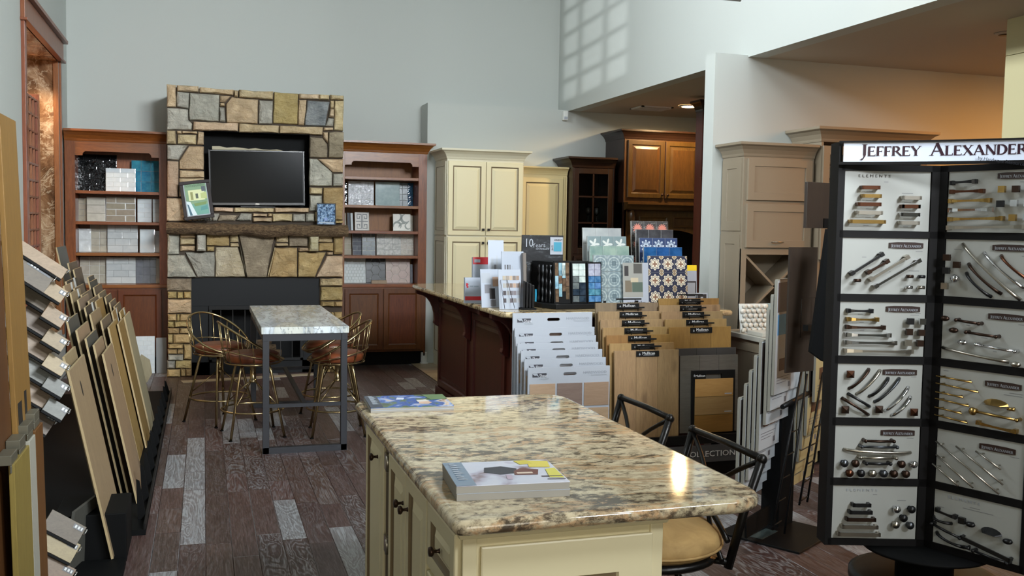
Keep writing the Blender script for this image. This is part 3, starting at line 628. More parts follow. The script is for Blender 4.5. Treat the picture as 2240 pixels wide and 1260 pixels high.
# television
tv = thing('television', 'flat black television in the niche of the stone fireplace', 'television', (.545, 10.84, 1.80))
Mt = Matrix.Rotation(radians(-1.2), 3, 'Y')
def tb(c, sx, sy, sz): return MB().cbox(c, Mt, sx, sy, sz)
part(tv, 'housing', tb((.555, 10.86, 2.12), .99, .05, .59), blackg, bevel=.006)
part(tv, 'screen', tb((.555, 10.832, 2.127), .955, .006, .545), screen)
part(tv, 'bezel', MB().cbox((.555, 10.83, 2.405), Mt, .99, .012, .010).cbox((.555, 10.83, 1.838), Mt, .99, .012, .022).cbox((.063, 10.83, 2.12), Mt, .010, .012, .57).cbox((1.047, 10.83, 2.12), Mt, .010, .012, .57), plain('tv_bezel', '2a2c2e', .25))
part(tv, 'base', MB().box(.38, .74, 10.80, 10.92, 1.802, 1.815).box(.53, .57, 10.85, 10.88, 1.815, 1.86), blackg)
part(tv, 'badge', MB().box(.535, .575, 10.820, 10.823, 1.834, 1.842), nickel)
b = MB(); pts = []
for i in range(13): pts.append((.09+i*.075, 2.445-.0016*i+.007*sin(i*2.3)))
poly = [(.09, 2.40)]+[(1.0, 2.39)]+pts[::-1]; b.prism(poly, (0, 10.905, 0), (1,0,0), (0,0,1), (0,-1,0), .02)
top('wood_strip', b, wood('pale_strip', 'a39b80', 'bdb59a', .7, 'x'), 'pale ragged wood strip lying along the top behind the television', 'wood strip', loc=(.55, 10.9, 2.4))

# framed magazine cover and small plaque on the mantel
def picture(name, label, cx, cz, w, h, tilt, roll, fw, fmat, y, base_z):
    t = thing(name, label, 'picture frame', (cx, y, base_z)); Mr = Matrix.Rotation(roll, 3, 'Y') @ Matrix.Rotation(-tilt, 3, 'X')
    u, v, n = Mr@V((1,0,0)), Mr@V((0,0,1)), Mr@V((0,-1,0)); O = V((cx, y, cz))-u*w/2-v*h/2
    part(t, 'backing', MB().fbox(O+u*.004+v*.004-n*.002, u, v, n, w-.008, h-.008, .01), fmat)
    b = MB()
    for (a, c, ww, hh) in ((0, 0, w, fw), (0, h-fw, w, fw), (0, fw, fw, h-2*fw), (w-fw, fw, fw, h-2*fw)): b.fbox(O+u*a+v*c+n*.014, u, v, n, ww, hh, .022)
    part(t, 'frame', b, fmat, bevel=.004); return t, O, u, v, n
t, O, u, v, n = picture('framed_magazine_cover', 'dark framed green home magazine cover leaning on the mantel at left', -.065, 1.865, .30, .40, .10, radians(-8), .034, plain('dark_red_frame', '1f1110', .6), 10.62, 1.628)
pa = plain('cover_pale_green', '86a582', .6)
part(t, 'mat', MB().fbox(O+u*.034+v*.034+n*.004, u, v, n, .232, .352, .004), white_card)
part(t, 'cover', MB().fbox(O+u*.044+v*.044+n*.006, u, v, n, .212, .332, .002), pa)
art = [([(0,.0),(.212,.0),(.212,.10),(.12,.13),(0,.10)], '5f9d8c'), ([(.0,.0),(.09,.0),(.04,.14),(0,.15)], 'd6e6ea'), ([(.02,.0),(.045,.0),(.02,.11),(.005,.12)], '2f5f74'), ([(.08,.09),(.19,.10),(.20,.13),(.07,.12)], '6c8a3c'), ([(.13,.04),(.205,.05),(.2,.09),(.14,.08)], '3f8c86'),
       ([(.03,.15),(.19,.15),(.19,.26),(.03,.26)], 'd9dfa8'), ([(.05,.16),(.075,.16),(.075,.24),(.05,.24)], '8b8f4a'), ([(.1,.17),(.125,.17),(.125,.22),(.1,.22)], '3d4a2c'), ([(.15,.17),(.21,.16),(.21,.23),(.15,.22)], 'b7c277'), ([(.165,.24),(.205,.24),(.205,.29),(.165,.29)], '3b4a55')]
for i, (pl, c) in enumerate(art): part(t, 'cover_picture', MB().prism(pl, O+u*.044+v*.044+n*(.0065+i*.0002), u, v, n, .0004), plain('print_'+c, c, .4))
me = text_mesh('homebuilder', .042, plain('title_green', '56765a', .5), ext=.0003, sx=.92); inst(t, 'title', me, frameM(O+u*.05+v*.338+n*.0088-V((-.065, 10.62, 1.628)), u, v, n))
wi = plain('wrought_iron', '1a1716', .5, .4); b = MB()
for s in (-1, 1):
    c0 = V((-.065+s*.10, 10.60, 1.66)); pts = [c0+V((s*.035*(1-i/14)*cos(i*.55), 0, .035*(1-i/14)*sin(i*.55))) for i in range(12)]
    b.tube(pts, .004, 6); b.tube([(-.065+s*.03, 10.60, 1.632), (-.065+s*.06, 10.60, 1.665), c0+V((s*.035, 0, 0))], .004, 6)
b.tube([(-.165, 10.60, 1.635), (.035, 10.60, 1.635)], .004, 6).tube([(-.065, 10.60, 1.635), (-.065, 10.69, 1.635), (-.065, 10.70, 1.9)], .004, 6).tube([(-.12, 10.60, 1.655), (-.12, 10.64, 1.655)], .004, 6)
part(t, 'scroll_easel', b, wi)
t, O, u, v, n = picture('framed_watercolour', 'small framed blue speckled print leaning on the mantel at right', 1.265, 1.742, .205, .235, .08, radians(0), .009, plain('thin_dark_frame', '23282f', .35), 10.63, 1.628)
wc = Mat('blue_speckle', 'c3d4e6', .7); nn = wc.noise(wc.mapped(), 42, 5, .7); k = wc.ramp(nn, [(.44, '1d3550'), (.50, '50759c'), (.56, '8fa9c4'), (.66, 'a9bccd')]); wc.color(k)
part(t, 'print', MB().fbox(O+u*.009+v*.009+n*.004, u, v, n, .187, .217, .004), wc.m)
part(t, 'blue_patch', MB().prism([(.08,.05),(.11,.045),(.12,.07),(.10,.085),(.08,.075)], O+n*.0055, u, v, n, .0005), plain('deep_blue', '2c5fa0', .4))
part(t, 'caption_bar', MB().prism([(.02,.018),(.185,.018),(.185,.032),(.02,.032)], O+n*.0055, u, v, n, .0005), plain('caption_white', 'a8b4c0', .6))
# ------------------------------------------------------------------ cabinets
UX, UZ, NY = (1,0,0), (0,0,1), (0,-1,0)
RAISED = [(0,0),(0,.018),(.003,.021),(.052,.021),(.056,.013),(.066,.010),(.070,.010),(.098,.019)]
RAISED_MI = [0,0,0,1,1,0,0]
FLATP = [(0,0),(0,.018),(.003,.020),(.052,.020),(.058,.013),(.068,.008),(.072,.008)]
SHAKER = [(0,0),(0,.020),(.002,.022),(.062,.022),(.064,.012)]
def door(par, name, O, u, v, n, w, h, mats, prof=RAISED, mi=RAISED_MI):
    mats = mats if isinstance(mats, (list, tuple)) else [mats]
    return part(par, name, MB().rings(O, u, v, n, w, h, prof, mi if len(mats) > 1 else None), mats)
def knob(par, name, c, n, mat, kind='round'):
    c = V(c); n = V(n)
    if kind == 'square':
        b = MB(); b.tube([c, c+n*.016], .005, 6); u = V((0,0,1)).cross(n).normalized(); O = c+n*.028-u*.014-V((0,0,.014)); b.fbox(O, u, V((0,0,1)), n, .028, .028, .012)
    else: b = MB().lathe([(.009,0),(.006,.006),(.006,.014),(.015,.020),(.017,.026),(.012,.032),(0,.033)], c, n, 12)
    o = part(par, name, b, mat, world=True); return o
CROWN = [(0,0),(.006,.0),(.010,.012),(.012,.022),(.030,.055),(.055,.080),(.072,.088),(.078,.092),(.078,.112)]
CROWN_MI = None
def crown(par, x0, x1, y0, y1, z, sc, mats, ends=(1,1), name='crown_moulding'):
    return part(par, name, MB().crown(x0, x1, y0, y1, [(a*sc, z+b*sc) for a, b in CROWN], ends), mats)

def bookcase(name, label, x0, x1, shelves, xs):
    yf, yb = 11.15, 11.54; t = thing(name, label, 'bookcase', ((x0+x1)/2, 11.35, 0)); W = .085 if name == 'built_in_bookcase' else .07
    a, c = xs
    part(t, 'side_panel', MB().box(x0, x0+.02, yf+.02, yb, 0.1, 2.47), cherry); part(t, 'side_panel', MB().box(x1-.02, x1, yf+.02, yb, .1, 2.47), cherry)
    part(t, 'back_panel', MB().box(x0+.02, x1-.02, yb-.012, yb, .95, 2.47), wood('cherry_back', '74400f', '9c5c26', .45, 'z'))
    part(t, 'inner_wall', MB().box(x0+.02, a, yf+.02, yb-.012, .95, 2.47), cherry); part(t, 'inner_wall', MB().box(c, x1-.02, yf+.02, yb-.012, .95, 2.47), cherry)
    part(t, 'stile', MB().box(x0, a, yf, yf+.02, .95, 2.47), cherry, bevel=.002); part(t, 'stile', MB().box(c, x1, yf, yf+.02, .95, 2.47), cherry, bevel=.002)
    k = .11; m = .045; top_ = 2.47; z0 = 2.36; pl = [(a, top_), (a, z0-.045)]+[(a+.075, z0-.045), (a+.078, z0-.02), (a+.10, z0), (c-.10, z0), (c-.078, z0-.02), (c-.075, z0-.045), (c, z0-.045), (c, top_)]
    part(t, 'valance', MB().prism([(x, z) for x, z in pl][::-1] if False else pl, (0, yf, 0), UX, UZ, NY, .02), cherry_h)
    for z in shelves: part(t, 'shelf', MB().box(a, c, yf+.004, yb-.012, z-.032, z), cherry_h, bevel=.002)
    part(t, 'base_top', MB().box(x0, x1, yf-.01, yb, .915, .95), cherry_h, bevel=.004)
    part(t, 'base_carcass', MB().box(x0, x1, yf, yb, .16, .915), cherry_shaded); part(t, 'toe_recess', MB().box(x0+.01, x1, yf+.06, yb, 0, .16), blackm)
    mid = (x0+x1)/2; part(t, 'door', MB().rings((x0+.06, yf, .185), UX, UZ, NY, mid-x0-.065, .71, FLATP, None), [cherry_shaded])
    part(t, 'door', MB().rings((mid+.005, yf, .185), UX, UZ, NY, x1-mid-.065, .71, FLATP, None), [cherry_shaded])
    crown(t, x0, x1, yf, yb, 2.465, 1.08, cherry_h, (0 if x0 < 0 else 0, 1 if x0 > 0 else 0)); return t
bookcase('bookcase', 'built-in cherry bookcase left of the stone fireplace', -1.385, -.375, (1.948, 1.622, 1.29), (-1.285, -.455))
bookcase('bookcase', 'built-in cherry bookcase right of the stone fireplace', 1.48, 2.49, (2.185, 1.86, 1.565, 1.28), (1.535, 2.39))

# sample boards with real tiles on them
def grid_tiles(w, h, kind, nx, ny, gap=.003):
    r = []; tw, th = w/nx, h/ny
    for j in range(math.ceil(ny-.01)):
        sh = (j % 2)*tw/2 if kind == 'brick' else 0; i = -1 if sh else 0
        while True:
            x0 = max(0, i*tw+sh)+gap/2; x1 = min(w, (i+1)*tw+sh)-gap/2
            if x0 >= w-.004: break
            if x1-x0 > .006: r.append([(x0, j*th+gap/2), (x1, j*th+gap/2), (x1, min(h, (j+1)*th)-gap/2), (x0, min(h, (j+1)*th)-gap/2)])
            i += 1
    return r
def clip(poly, w, h):
    for ax, lim, sg in ((0, 0, 1), (0, w, -1), (1, 0, 1), (1, h, -1)):
        out = []
        for i in range(len(poly)):
            a, b = poly[i-1], poly[i]; da, db = sg*(a[ax]-lim), sg*(b[ax]-lim)
            if (da < 0) != (db < 0): k = da/(da-db); out.append((a[0]+k*(b[0]-a[0]), a[1]+k*(b[1]-a[1])))
            if db >= 0: out.append(b)
        poly = out
        if len(poly) < 3: return None
    return poly
def hex_tiles(w, h, R, gap=.003):
    r = []; dx = R*1.5; dy = R*sqrt(3)
    for i in range(-1, int(w/dx)+2):
        for j in range(-1, int(h/dy)+2):
            cx = i*dx+R*.5; cy = j*dy+(i % 2)*dy/2; p = clip([(cx+(R-gap/2)*cos(radians(60*k)), cy+(R-gap/2)*sin(radians(60*k))) for k in range(6)], w, h)
            if p and (max(a for a, _ in p)-min(a for a, _ in p)) > .01 and (max(b for _, b in p)-min(b for _, b in p)) > .008: r.append(p)
    return r
def tile_board(label, x, y, z, w, h, tiles, tmat, gmat, lean=.12, turn=0, th=.012, cat='tile sample', name='tile_board', group=None, relief=.004):
    Mr = Matrix.Rotation(turn, 3, 'Z') @ Matrix.Rotation(-lean, 3, 'X'); u, v, n = Mr@V(UX), Mr@V(UZ), Mr@V(NY)
    t = thing(name, label, cat, (x, y, z), group); O = V((x, y, z+.001))-u*w/2
    part(t, 'backing', MB().fbox(O, u, v, n, w, h, th), gmat)
    for p in tiles:
        cx = sum(a for a, _ in p)/len(p); cy = sum(b for _, b in p)/len(p); k = len(p); q = [(a+(cx-a)*.06, b+(cy-b)*.06) for a, b in p]
        vs = [O+u*a+v*b for a, b in p]+[O+u*a+v*b+n*relief*.8 for a, b in p]+[O+u*a+v*b+n*relief for a, b in q]
        fs = [(r*k+i, r*k+(i+1) % k, (r+1)*k+(i+1) % k, (r+1)*k+i) for r in range(2) for i in range(k)]+[tuple(range(2*k, 3*k))]
        oo = part(t, 'tile', MB().add(vs, fs), tmat, origin=O+u*cx+v*cy)
    return t
def tilem(name, a, b, rough=.15, amt=.08, bump=0, sc=20, hue=.01):
    m = Mat(name, a, rough); m.color(m.vary(m.ramp(m.noise(m.mapped(rand=True), sc, 4), [(.35, a), (.65, b)]), amt, hue))
    if bump: m.bump(m.noise(m.mapped(rand=True), sc*1.5, 2), bump, .01)
    return m.m
g_w = plain('white_grout', 'cfd0cc', .7); g_d = plain('dark_grout', '1a1a1b', .7); g_m = plain('grey_grout', '8e8f8c', .7); g_b = plain('board_brown', '5a3a20', .6)
T = tile_board; GT = grid_tiles
m_blk = tilem('glossy_black_tile', '0d0e0f', '1b1c1d', .06, .2, .8, 10); m_wht = tilem('white_gloss', 'cfd8dc', 'd9e0e2', .12, .04); m_blu = tilem('turquoise_glaze', '1f6f8f', '3c93ab', .15, .15, .2, 14, .012)
m_tpe = tilem('taupe_tile', '8f8471', '9b907c', .25, .05); m_crm = tilem('warm_grey_tile', 'a39c8c', 'afa898', .3, .05); m_lgt = tilem('pale_grey_tile', 'b7bcbd', 'c3c7c6', .15, .06, .2, 12)
m_sla = tilem('slate_blue_grey_tile', '5d6169', '6d7078', .2, .12); m_glz = tilem('silver_pearl_glaze', 'a9adb3', 'cfd3d8', .05, .08, 1., 22); m_aqu = tilem('pale_aqua_glass', '93a6a8', 'a3b5b5', .08, .05)
m_nav = tilem('deep_blue_glass', '12374f', '1d4c68', .08, .15, .3); m_shl = tilem('rippled_shell', 'a8a9a4', 'c9c9c3', .05, .1, 1., 30); m_gre = tilem('grey_subway', '5f676c', '727b7f', .2, .08)
m_hxb = tilem('black_hexagon', '15181b', '202428', .3, .1); m_hxp = tilem('blush_hexagon', 'a58f84', 'b39d91', .3, .04); m_whm = tilem('matte_white_mosaic', 'b9c0c0', 'c4c9c7', .4, .04)
ys = 11.40
T('glossy black brick tile board at the left of the top shelf, left bookcase', -1.10, 11.42, 1.948, .40, .40, GT(.40, .40, 'brick', 3, 6), m_blk, g_d, .10)
T('small white subway tile board standing in front on the top shelf, left bookcase', -.85, 11.30, 1.948, .30, .25, GT(.30, .25, 'brick', 2, 5), m_wht, g_w, .08)
T('turquoise square tile board at the right of the top shelf, left bookcase', -.60, 11.42, 1.948, .30, .35, GT(.30, .35, 'sq', 3, 3), m_blu, g_m, .10)
T('narrow warm grey tile board at the far left, second shelf of left bookcase', -1.235, 11.42, 1.622, .15, .25, GT(.15, .25, 'brick', 1, 4), m_tpe, g_m, .08)
T('plain warm grey tile board beside the taupe brick, second shelf of left bookcase', -1.105, 11.38, 1.622, .19, .265, GT(.19, .265, 'sq', 1, 3), m_crm, g_m, .1, .08)
T('taupe brick tile board with white grout, middle of second shelf, left bookcase', -.855, 11.36, 1.622, .30, .27, GT(.30, .27, 'brick', 1.5, 4, .008), m_tpe, g_w, .06)
T('glossy white subway board right of the taupe brick, second shelf of left bookcase', -.615, 11.36, 1.622, .145, .255, GT(.145, .255, 'brick', 1, 5), m_wht, g_w, .08)
T('white tile board cut off by the right stile, second shelf of left bookcase', -.495, 11.38, 1.622, .075, .255, GT(.075, .255, 'sq', 1, 5), m_wht, g_w, .08)
T('off-white tile board leaning at the far left, third shelf of left bookcase', -1.22, 11.38, 1.29, .125, .255, GT(.125, .255, 'sq', 1, 2), m_lgt, g_w, .1, .12)
T('greige tile board left of the pale brick, third shelf of left bookcase', -1.075, 11.40, 1.29, .20, .30, GT(.20, .30, 'sq', 2, 4), m_crm, g_m, .1)
T('pale grey brick tile board in the middle of the third shelf, left bookcase', -.84, 11.36, 1.29, .31, .295, GT(.31, .295, 'brick', 2, 4), m_lgt, g_m, .07)
T('plain white gloss tile right of the pale brick, third shelf of left bookcase', -.59, 11.36, 1.29, .155, .255, GT(.155, .255, 'sq', 1, 1), m_wht, g_w, .09, -.05)
T('white square tile board by the right stile, third shelf of left bookcase', -.485, 11.38, 1.29, .065, .24, GT(.065, .24, 'sq', 1, 4), m_wht, g_w, .08)
T('cream square tile board at the left of the bottom shelf, left bookcase', -1.13, 11.40, .95, .30, .29, GT(.30, .29, 'sq', 3, 3), m_crm, g_w, .1)
T('off-white brick tile board in the middle of the bottom shelf, left bookcase', -.86, 11.36, .95, .30, .285, GT(.30, .285, 'brick', 2, 4), m_lgt, g_m, .07)
T('slate blue-grey square tile board, bottom shelf of left bookcase', -.60, 11.38, .95, .22, .285, GT(.22, .285, 'sq', 3, 3.2), m_sla, g_m, .08)
T('narrow grey tile board at the right end, bottom shelf of left bookcase', -.477, 11.36, .95, .05, .28, GT(.05, .28, 'sq', 1, 1), m_crm, g_m, .08)
# right bookcase
T('pearly silver glazed tile board on the second shelf of the right bookcase', 1.76, 11.40, 1.86, .30, .28, GT(.30, .28, 'brick', 2, 4), m_glz, g_w, .06)
T('thin dark pearl tile board at the left stile, second shelf of the right bookcase', 1.575, 11.42, 1.86, .05, .27, GT(.05, .27, 'sq', 1, 4), m_blk, g_d, .06)
T('large pale aqua tile board on the second shelf of the right bookcase', 2.07, 11.38, 1.86, .29, .28, GT(.29, .28, 'sq', 1, 1), m_aqu, g_m, .06)
T('blue-grey glass tile board behind the aqua one on the second shelf, right bookcase', 2.22, 11.42, 1.86, .20, .28, GT(.20, .28, 'sq', 3, 4), m_gre, g_m, .06)
T('deep blue glass tile board by the right side, second shelf of the right bookcase', 2.34, 11.44, 1.86, .10, .28, GT(.10, .28, 'sq', 1, 4), m_nav, g_d, .06)
tk = tilem('greek_key_ground', 'b0aca4', 'bab6ae', .35, .02)
t = T('white tile with dark Greek key pattern on the third shelf, right bookcase', 1.765, 11.34, 1.565, .17, .215, GT(.17, .215, 'sq', 1, 1), tk, g_m, .12, .06)
gk = MB()
Mr = Matrix.Rotation(.06, 3, 'Z') @ Matrix.Rotation(-.12, 3, 'X'); u, v, n = Mr@V(UX), Mr@V(UZ), Mr@V(NY); O = V((1.765, 11.34, 1.566))-u*.085+n*.0055
def seg(x0, y0, x1, y1): gk.prism([(x0,y0),(x1,y0),(x1,y1),(x0,y1)], O, u, v, n, .001)
for sx, sy in ((1,1),(-1,1),(1,-1),(-1,-1)):
    def s4(a, b, c, d):
        xs_ = sorted((.085+sx*a, .085+sx*c)); ys_ = sorted((.107+sy*b, .107+sy*d)); seg(xs_[0], ys_[0], xs_[1], ys_[1])
    for q in ((.004,.004,.012,.085), (.012,.077,.062,.085), (.054,.030,.062,.077), (.024,.030,.054,.038), (.024,.038,.032,.060), (.0,.0,.07,.005)): s4(*q)
part(t, 'key_pattern', gk, plain('key_grey', '4c4e50', .4))
for i, xx in enumerate((1.575, 1.62, 1.655)):
    T(('thin cream tile edge-on at the far left, third shelf of right bookcase', 'thin grey tile edge-on second from left, third shelf of right bookcase', 'thin white tile edge-on just left of the Greek key tile')[i], xx, 11.38, 1.565, .03, .205, GT(.03, .205, 'sq', 1, 1), (m_crm, m_sla, m_wht)[i], g_m, .1, .35)
sc = tilem('scroll_ground', 'bdb9ab', 'c6c2b4', .35, .02)
t = T('cream tile with green-grey scroll pattern on the third shelf, right bookcase', 2.235, 11.34, 1.565, .21, .205, GT(.21, .205, 'sq', 1, 1), sc, g_m, .15, -.05)
gk = MB(); Mr = Matrix.Rotation(-.05, 3, 'Z') @ Matrix.Rotation(-.15, 3, 'X'); u, v, n = Mr@V(UX), Mr@V(UZ), Mr@V(NY); O = V((2.235, 11.34, 1.566))-u*.105+n*.0052
def ribbon(pts, wd):
    L = []; Rr = []
    for i, p in enumerate(pts):
        a = V(pts[max(0, i-1)]); c = V(pts[min(len(pts)-1, i+1)]); t_ = (c-a).normalized(); m_ = V((-t_.y, t_.x))*wd[i]/2; L.append(V(p)+m_); Rr.append(V(p)-m_)
    vs = [O+u*p.x+v*p.y for p in L+Rr]; k = len(pts); gk.add(vs, [(i, i+k, i+k+1, i+1) for i in range(k-1)])
for c0, r0, a0, a1, wmx in (((.05,.06),.045,-40,200,.026), ((.15,.15),.05,100,330,.03), ((.12,.04),.05,60,180,.02), ((.05,.17),.05,-90,60,.026), ((.18,.06),.035,90,330,.018)):
    pts = [(min(.206, max(.004, c0[0]+r0*cos(radians(a0+(a1-a0)*i/10)))), min(.2, max(.004, c0[1]+r0*sin(radians(a0+(a1-a0)*i/10))))) for i in range(11)]; ribbon(pts, [wmx*sin(pi*(i+.6)/11.2) for i in range(11)])
part(t, 'scroll_pattern', gk, plain('scroll_green', '6f756a', .4))
T('second scroll tile half hidden by the right side, third shelf of right bookcase', 2.36, 11.42, 1.565, .055, .19, GT(.055, .19, 'sq', 1, 2), m_tpe, g_w, .12)
T('cream brick tile board at the far left, fourth shelf of right bookcase', 1.605, 11.40, 1.28, .10, .26, GT(.10, .26, 'brick', 1, 4), m_crm, g_w, .08, .25)
T('grey subway tile board at the left of the fourth shelf, right bookcase', 1.72, 11.40, 1.28, .11, .26, GT(.11, .26, 'brick', 1, 5), m_sla, g_w, .08, .15)
T('larger grey subway tile board with white grout, fourth shelf of right bookcase', 1.85, 11.37, 1.28, .155, .26, GT(.155, .26, 'brick', 1.5, 5, .006), m_gre, g_w, .07)
T('sparkling rippled silver tile board on the fourth shelf, right bookcase', 2.085, 11.36, 1.28, .29, .265, GT(.29, .265, 'sq', 3, 4), m_shl, g_m, .07)
T('pale rippled tile board at the right of the fourth shelf, right bookcase', 2.31, 11.38, 1.28, .16, .26, GT(.16, .26, 'sq', 2, 4), tilem('pale_ripple', 'b3aea3', 'c4bfb4', .08, .06, 1., 28), g_w, .07)
T('white mosaic board at the left of the bottom shelf, right bookcase', 1.69, 11.38, .95, .26, .295, GT(.26, .295, 'brick', 7, 8, .0015), m_whm, g_w, .1, .08)
T('black hexagon tile board on the bottom shelf of the right bookcase', 1.945, 11.40, .95, .245, .30, hex_tiles(.245, .30, .058), m_hxb, g_w, .08)
T('blush pink hexagon tile board on the bottom shelf, right bookcase', 2.20, 11.37, .95, .29, .295, hex_tiles(.29, .295, .058), m_hxp, g_w, .08)
T('thin grey tile edge-on at the right of the bottom shelf, right bookcase', 2.365, 11.38, .95, .03, .22, GT(.03, .22, 'sq', 1, 1), m_sla, g_m, .08)
top('wood_block', MB().box(1.86, 2.04, 11.22, 11.27, .951, .99), PW['t'], 'small pale wood strip in front of the black hexagon board', 'wood block', loc=(1.95, 11.25, .95))
# floor: tiles leaning under the left bookcase
T('large white mosaic sample sheet leaning on the left bookcase doors', -.60, 11.02, 0.002, .19, .40, GT(.19, .40, 'brick', 2.5, 8, .002), m_wht, g_w, .10)
top('leaning_panel', MB().box(-.49, -.385, 11.03, 11.045, .002, .385), plain('grey_laminate', '8d8f8f', .4), 'smooth grey panel leaning beside the fireplace under the left bookcase', 'panel', loc=(-.44, 11.04, 0))
top('plank_offcut', MB().prism([(-.63,.06),(-.55,.01),(-.50,.10),(-.52,.24),(-.60,.30),(-.66,.20)], (0, 10.35, 0), UX, UZ, NY, .012), PW['w'], 'pale wood offcut standing at the far end of the leaning sample boards', 'wood sample', loc=(-.58, 10.35, 0))

# tall cream cabinet with its side towards the fireplace
def side_door(par, name, x, y0, y1, z0, z1, mats, prof=RAISED, mi=RAISED_MI):   # on a face looking -X
    mats = mats if isinstance(mats, (list, tuple)) else [mats]
    return part(par, name, MB().rings((x, y1, z0), (0,-1,0), UZ, (-1,0,0), y1-y0, z1-z0, prof, mi if len(mats) > 1 else None), mats)
t = thing('tall_cabinet', 'tall glazed cream cabinet with four raised-panel doors against the kitchen wall', 'cabinet', (3.05, 10.9, 0)); cm = [cream, glaze]
part(t, 'carcass', MB().box(2.60, 3.50, 10.62, 11.19, .0, 2.40), whitecab, bevel=.003)
for nm, x0, x1 in (('door', 2.612, 3.045), ('door', 3.055, 3.488)):
    door(t, nm, (x0, 10.62, 1.535), UX, UZ, NY, x1-x0, .83, cm); door(t, nm, (x0, 10.62, .13), UX, UZ, NY, x1-x0, 1.385, cm)
for x in (3.018, 3.082):
    knob(t, 'knob', (x, 10.598, 1.60), NY, dark_metal, 'square'); knob(t, 'knob', (x, 10.598, 1.45), NY, dark_metal, 'square')
side_door(t, 'side_panel', 2.60, 10.66, 11.17, 1.535, 2.365, [whitecab, glaze], [(0,0),(0,.010),(.05,.010),(.054,.003),(.07,.003),(.09,.009)], [0,0,1,0,0]); side_door(t, 'side_panel', 2.60, 10.66, 11.17, .13, 1.515, [whitecab, glaze], [(0,0),(0,.010),(.05,.010),(.054,.003),(.07,.003),(.09,.009)], [0,0,1,0,0])
crown(t, 2.60, 3.50, 10.62, 11.19, 2.39, 1.0, whitecab, (1,1))
t = thing('wall_cabinet', 'antique yellow-cream cabinet behind the tall cream one', 'cabinet', (3.90, 11.0, 0)); cm2 = [creamy, glaze]
part(t, 'carcass', MB().box(3.52, 4.135, 10.88, 11.19, .0, 2.27), creamy, bevel=.003)
door(t, 'door', (3.56, 10.88, 1.05), UX, UZ, NY, .52, 1.17, cm2); door(t, 'door', (3.56, 10.88, .1), UX, UZ, NY, .52, .92, cm2)
part(t, 'fluted_stile', MB().box(4.085, 4.10, 10.865, 10.88, .1, 2.24).box(4.115, 4.13, 10.865, 10.88, .1, 2.24), creamy)
crown(t, 3.52, 4.135, 10.88, 11.19, 2.26, .82, creamy, (0,0))
# espresso glass-door hutch
t = thing('glass_hutch', 'espresso hutch with a mullioned glass door and wine glasses', 'cabinet', (4.56, 11.0, .95))
X_0, X_1, yf = 4.145, 4.685, 10.73
part(t, 'side_panel', MB().box(X_0, X_0+.02, yf+.02, 11.19, 1.12, 2.38), espresso); part(t, 'side_panel', MB().box(X_1-.02, X_1, yf+.02, 11.19, 1.12, 2.38), espresso)
part(t, 'back_panel', MB().box(X_0+.02, X_1-.02, 11.17, 11.19, 1.12, 2.38), espresso); part(t, 'top_panel', MB().box(X_0, X_1, yf+.02, 11.19, 2.36, 2.38), espresso)
for z in (1.415, 1.71, 2.02): part(t, 'shelf', MB().box(X_0+.02, X_1-.02, yf+.04, 11.17, z-.016, z), espresso)
d = MB().box(X_0+.02, X_0+.085, yf-.0, yf+.022, 1.33, 2.35).box(X_1-.085, X_1-.02, yf, yf+.022, 1.33, 2.35).box(X_0+.085, X_1-.085, yf, yf+.022, 2.28, 2.35).box(X_0+.085, X_1-.085, yf, yf+.022, 1.33, 1.40)
dd = part(t, 'door', d, espresso, bevel=.005); mx = (X_0+X_1)/2
part(dd, 'mullion', MB().box(mx-.009, mx+.009, yf+.002, yf+.02, 1.40, 2.28), espresso)
for z in (1.70, 2.01): part(dd, 'mullion', MB().box(X_0+.085, X_1-.085, yf+.002, yf+.02, z-.009, z+.009), espresso)
part(dd, 'pane', MB().box(X_0+.085, X_1-.085, yf+.010, yf+.013, 1.40, 2.28), thin)
door(t, 'drawer', (X_0+.03, yf+.0, 1.14), UX, UZ, NY, X_1-X_0-.06, .165, espresso, [(0,0),(0,.018),(.03,.020),(.036,.012),(.05,.012)])
part(t, 'bottom_rail', MB().box(X_0, X_1, yf, 11.19, 1.10, 1.13), espresso); part(t, 'rail', MB().box(X_0+.02, X_1-.02, yf+.004, yf+.02, 1.30, 1.335), espresso)
part(t, 'corner_post', MB().box(X_0, X_0+.022, yf-.004, yf+.02, 1.1, 2.38).box(X_1-.022, X_1, yf-.004, yf+.02, 1.1, 2.38), espresso, bevel=.004)
crown(t, X_0, X_1, yf, 11.19, 2.35, 1.1, espresso, (1,0))
GP = [(.0,.0),(.033,.0),(.034,.003),(.006,.008),(.004,.014),(.004,.075),(.012,.085),(.030,.105),(.036,.13),(.033,.165),(.030,.185),(.0285,.185),(.0315,.16),(.034,.13),(.028,.108),(.01,.09),(.0,.087)]
gm = None; kk = 0; nm6 = ['left', 'middle', 'right']
for row, z in enumerate((1.711, 1.416)):
    for i, x in enumerate((4.29, 4.43, 4.54)):
        lab = f'{nm6[i]} wine glass on the {("middle", "lower")[row]} shelf of the espresso hutch'
        b = MB().lathe(GP, (x, 10.92, z), n=14); top('wine_glass', b, glass, lab, 'wine glass', 'wine glasses in the hutch', (x, 10.92, z))
